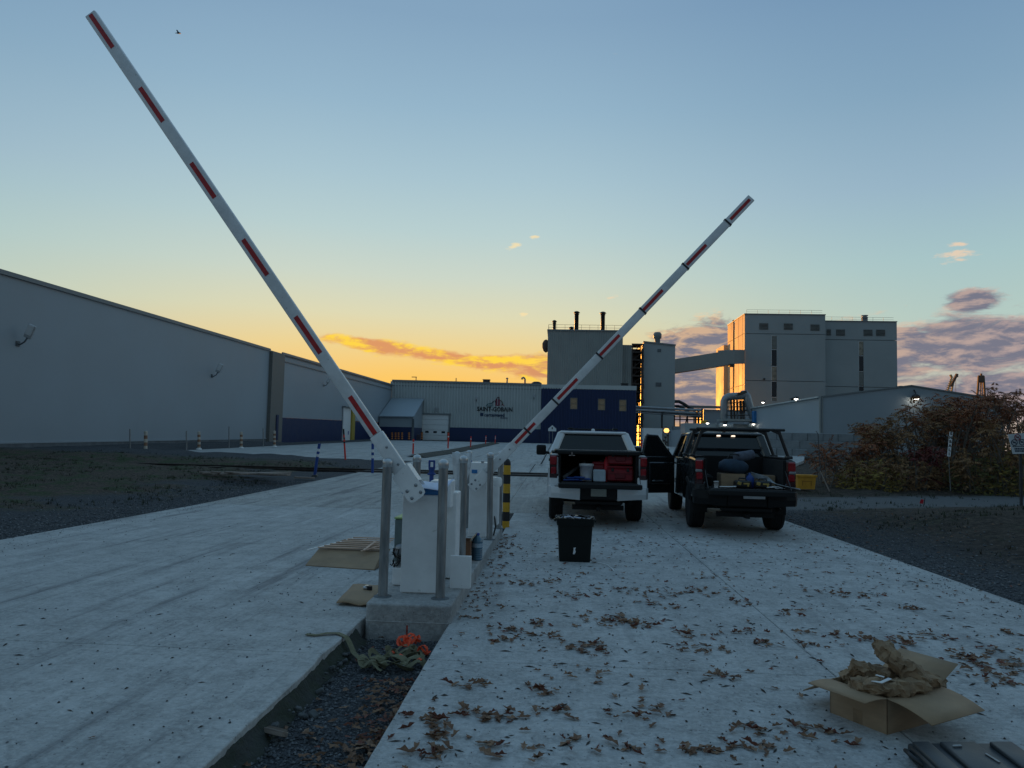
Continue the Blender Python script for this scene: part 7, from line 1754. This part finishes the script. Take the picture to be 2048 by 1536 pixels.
# clumps read off the photograph (pixel, spread in metres, count)
for px, py, s_, c_ in [(868, 1440, .10, 12), (880, 1470, .12, 12), (945, 1430, .10, 9), (985, 1435, .08, 7), (1025, 1435, .12, 8), (935, 1370, .10, 9), (1080, 1385, .09, 9), (1110, 1425, .10, 8), (860, 1508, .12, 12), (1150, 1490, .10, 7), (1260, 1500, .12, 7), (1365, 1500, .08, 6),
                       (1425, 1510, .12, 9), (1470, 1490, .06, 5), (1530, 1500, .08, 8), (1520, 1465, .16, 10), (1600, 1462, .16, 10), (1700, 1480, .14, 8), (1450, 1355, .09, 9), (1395, 1300, .16, 14), (1390, 1270, .16, 12), (1530, 1290, .10, 9), (1480, 1265, .16, 9),
                       (1150, 1295, .22, 16), (1190, 1300, .18, 14), (1060, 1270, .18, 9), (1020, 1258, .18, 12), (990, 1280, .14, 9), (1080, 1250, .16, 9), (1210, 1240, .26, 26), (1250, 1245, .2, 14), (1280, 1250, .15, 10), (1105, 1165, .25, 10), (1040, 1170, .2, 10), (1140, 1190, .3, 14),
                       (1240, 1180, .25, 10), (1300, 1190, .25, 10), (1380, 1185, .3, 20), (1420, 1155, .2, 8), (1330, 1210, .2, 8), (1480, 1205, .2, 8), (1560, 1225, .2, 6), (1690, 1190, .2, 12), (1630, 1180, .2, 5), (1740, 1190, .2, 5), (1760, 1285, .2, 12), (1700, 1275, .15, 10), (1860, 1275, .2, 12), (1830, 1220, .15, 8), (1920, 1315, .2, 16),
                       (1960, 1335, .2, 18), (2010, 1365, .2, 18), (2030, 1330, .2, 14), (1975, 1300, .15, 8), (2005, 1265, .12, 7), (1820, 1285, .15, 8), (1620, 1290, .12, 7), (1600, 1265, .12, 6), (1240, 1430, .15, 5), (1190, 1350, .3, 8), (1320, 1420, .3, 8), (975, 1500, .2, 6), (1050, 1510, .2, 6)]:
    c = G(px, py)
    for _ in range(int(c_*1.4)): 
        x, y = c.x+rnd.gauss(0, s_*.55), c.y+rnd.gauss(0, s_*.42)
        if XT2+.03 < x < XR: add_leaf(x, y)
n_near = len(spots)
for _ in range(240):
    y = 3.4+9.5*rnd.random()**1.3; x = rnd.uniform(XT2+.02, XR-.02); add_leaf(x, y, .75)
for _ in range(130):                                             # windrow along the right foot of the island
    y = rnd.uniform(6.5, 12.5); x = -.90+abs(rnd.gauss(0, .16)); add_leaf(x, y, .9)
for _ in range(420):
    y = rnd.uniform(8, 18); x = rnd.uniform(-.6, 4.95); add_leaf(x, y, .8)
for _ in range(5): add_leaf(rnd.uniform(-5, -2), rnd.uniform(3.5, 9), .8)
for _ in range(430):                                             # in the trench, thick towards its right side
    y = 2.6+2.75*rnd.random(); x = XT2-.02-abs(rnd.gauss(0, .22))
    if x > XT1+.08 and not (y > 5.0 and x < -1.5): add_leaf(x, y, .85, ground_h(x, y)+.02)
for _ in range(14): add_leaf(rnd.uniform(XT1+.1, XT2-.03), rnd.uniform(5.6, 6.4), .7, -.13)
for _ in range(160):
    y = rnd.uniform(8, 18); x = XR+.1+abs(rnd.gauss(0, 1.6)); add_leaf(x, y, .8, ground_h(x, y)+.01)
def keep(x, y): return not (x > 1.7 and x < 2.5 and y < 4.95 and y > 4.2)
order = sorted(range(len(spots)), key=lambda i: (spots[i][3] is not None, (spots[i][0]**2+spots[i][1]**2)/spots[i][2]**2))
single = set(order[:290])
bulk = {0: MB(), 1: MB(), 2: MB()}
for i, (x, y, s_, z) in enumerate(spots):
    if not keep(x, y): continue
    zz = (terr(y) if z is None else z)+.006
    E_ = Euler((rnd.uniform(-.2, .2), rnd.uniform(-.3, .3), rnd.uniform(0, 6.28)))
    flip = Matrix.Diagonal((1, 1, -1 if rnd.random() < .35 else 1, 1)) if i not in single else Matrix.Identity(4)
    up_ = .03*s_ if flip[2][2] > 0 else .16*s_
    Mx = Matrix.Translation((x, y, zz+up_)) @ E_.to_matrix().to_4x4() @ Matrix.Diagonal((s_*.8, s_, s_, 1)) @ flip
    if i in single:
        o = bpy.data.objects.new('fallen_leaf', proto[rnd.randrange(len(proto))]); COL.objects.link(o); o.matrix_world = Mx
        o['label'] = 'curled brown oak leaf lying loose on the right concrete road'; o['category'] = 'leaf'; o['group'] = 'oak leaves scattered on the right road'
    else:
        V, F = shapes[rnd.randrange(14)]; j = rnd.choice((0, 0, 1, 2)); bulk[j].add(V, F, 0, False, Mx)
al = MB()
for j in range(3):
    o = len(al.v); al.v += bulk[j].v; al.f += [tuple(i+o for i in f) for f in bulk[j].f]; al.mi += [j]*len(bulk[j].f); al.sm += [False]*len(bulk[j].f)
tag(al.build('fallen_leaves', [M['leaf_a'], M['leaf_b'], M['leaf_c']], fix=False), kind='stuff')
# small twigs, crumbs and grit on the slabs
cr_ = MB(); rnd = random.Random(61)
for _ in range(1900):
    y = 3.0+10*rnd.random()**1.4; x = rnd.uniform(XT2+.02, XR-.02) if rnd.random() < .9 else rnd.uniform(-7, XT1-.12); s_ = rnd.uniform(.004, .011)
    a = rnd.uniform(0, 6.28); l = s_*rnd.choice((1, 1, 2.5, 5)); o = len(cr_.v); dx_, dy_ = cos(a), sin(a)
    cr_.v += [(x+dx_*l, y+dy_*l, .002), (x-dy_*s_, y+dx_*s_, .003), (x-dx_*l, y-dy_*l, .002), (x+dy_*s_, y-dx_*s_, .003), (x, y, .003+s_*.8)]
    cr_.f += [(o, o+1, o+4), (o+1, o+2, o+4), (o+2, o+3, o+4), (o+3, o, o+4)]; cr_.mi += [0]*4; cr_.sm += [False]*4
tag(cr_.build('debris', pm('crumbs', (.05,.042,.036), .9, var=.5, scale=9), fix=False), kind='stuff')
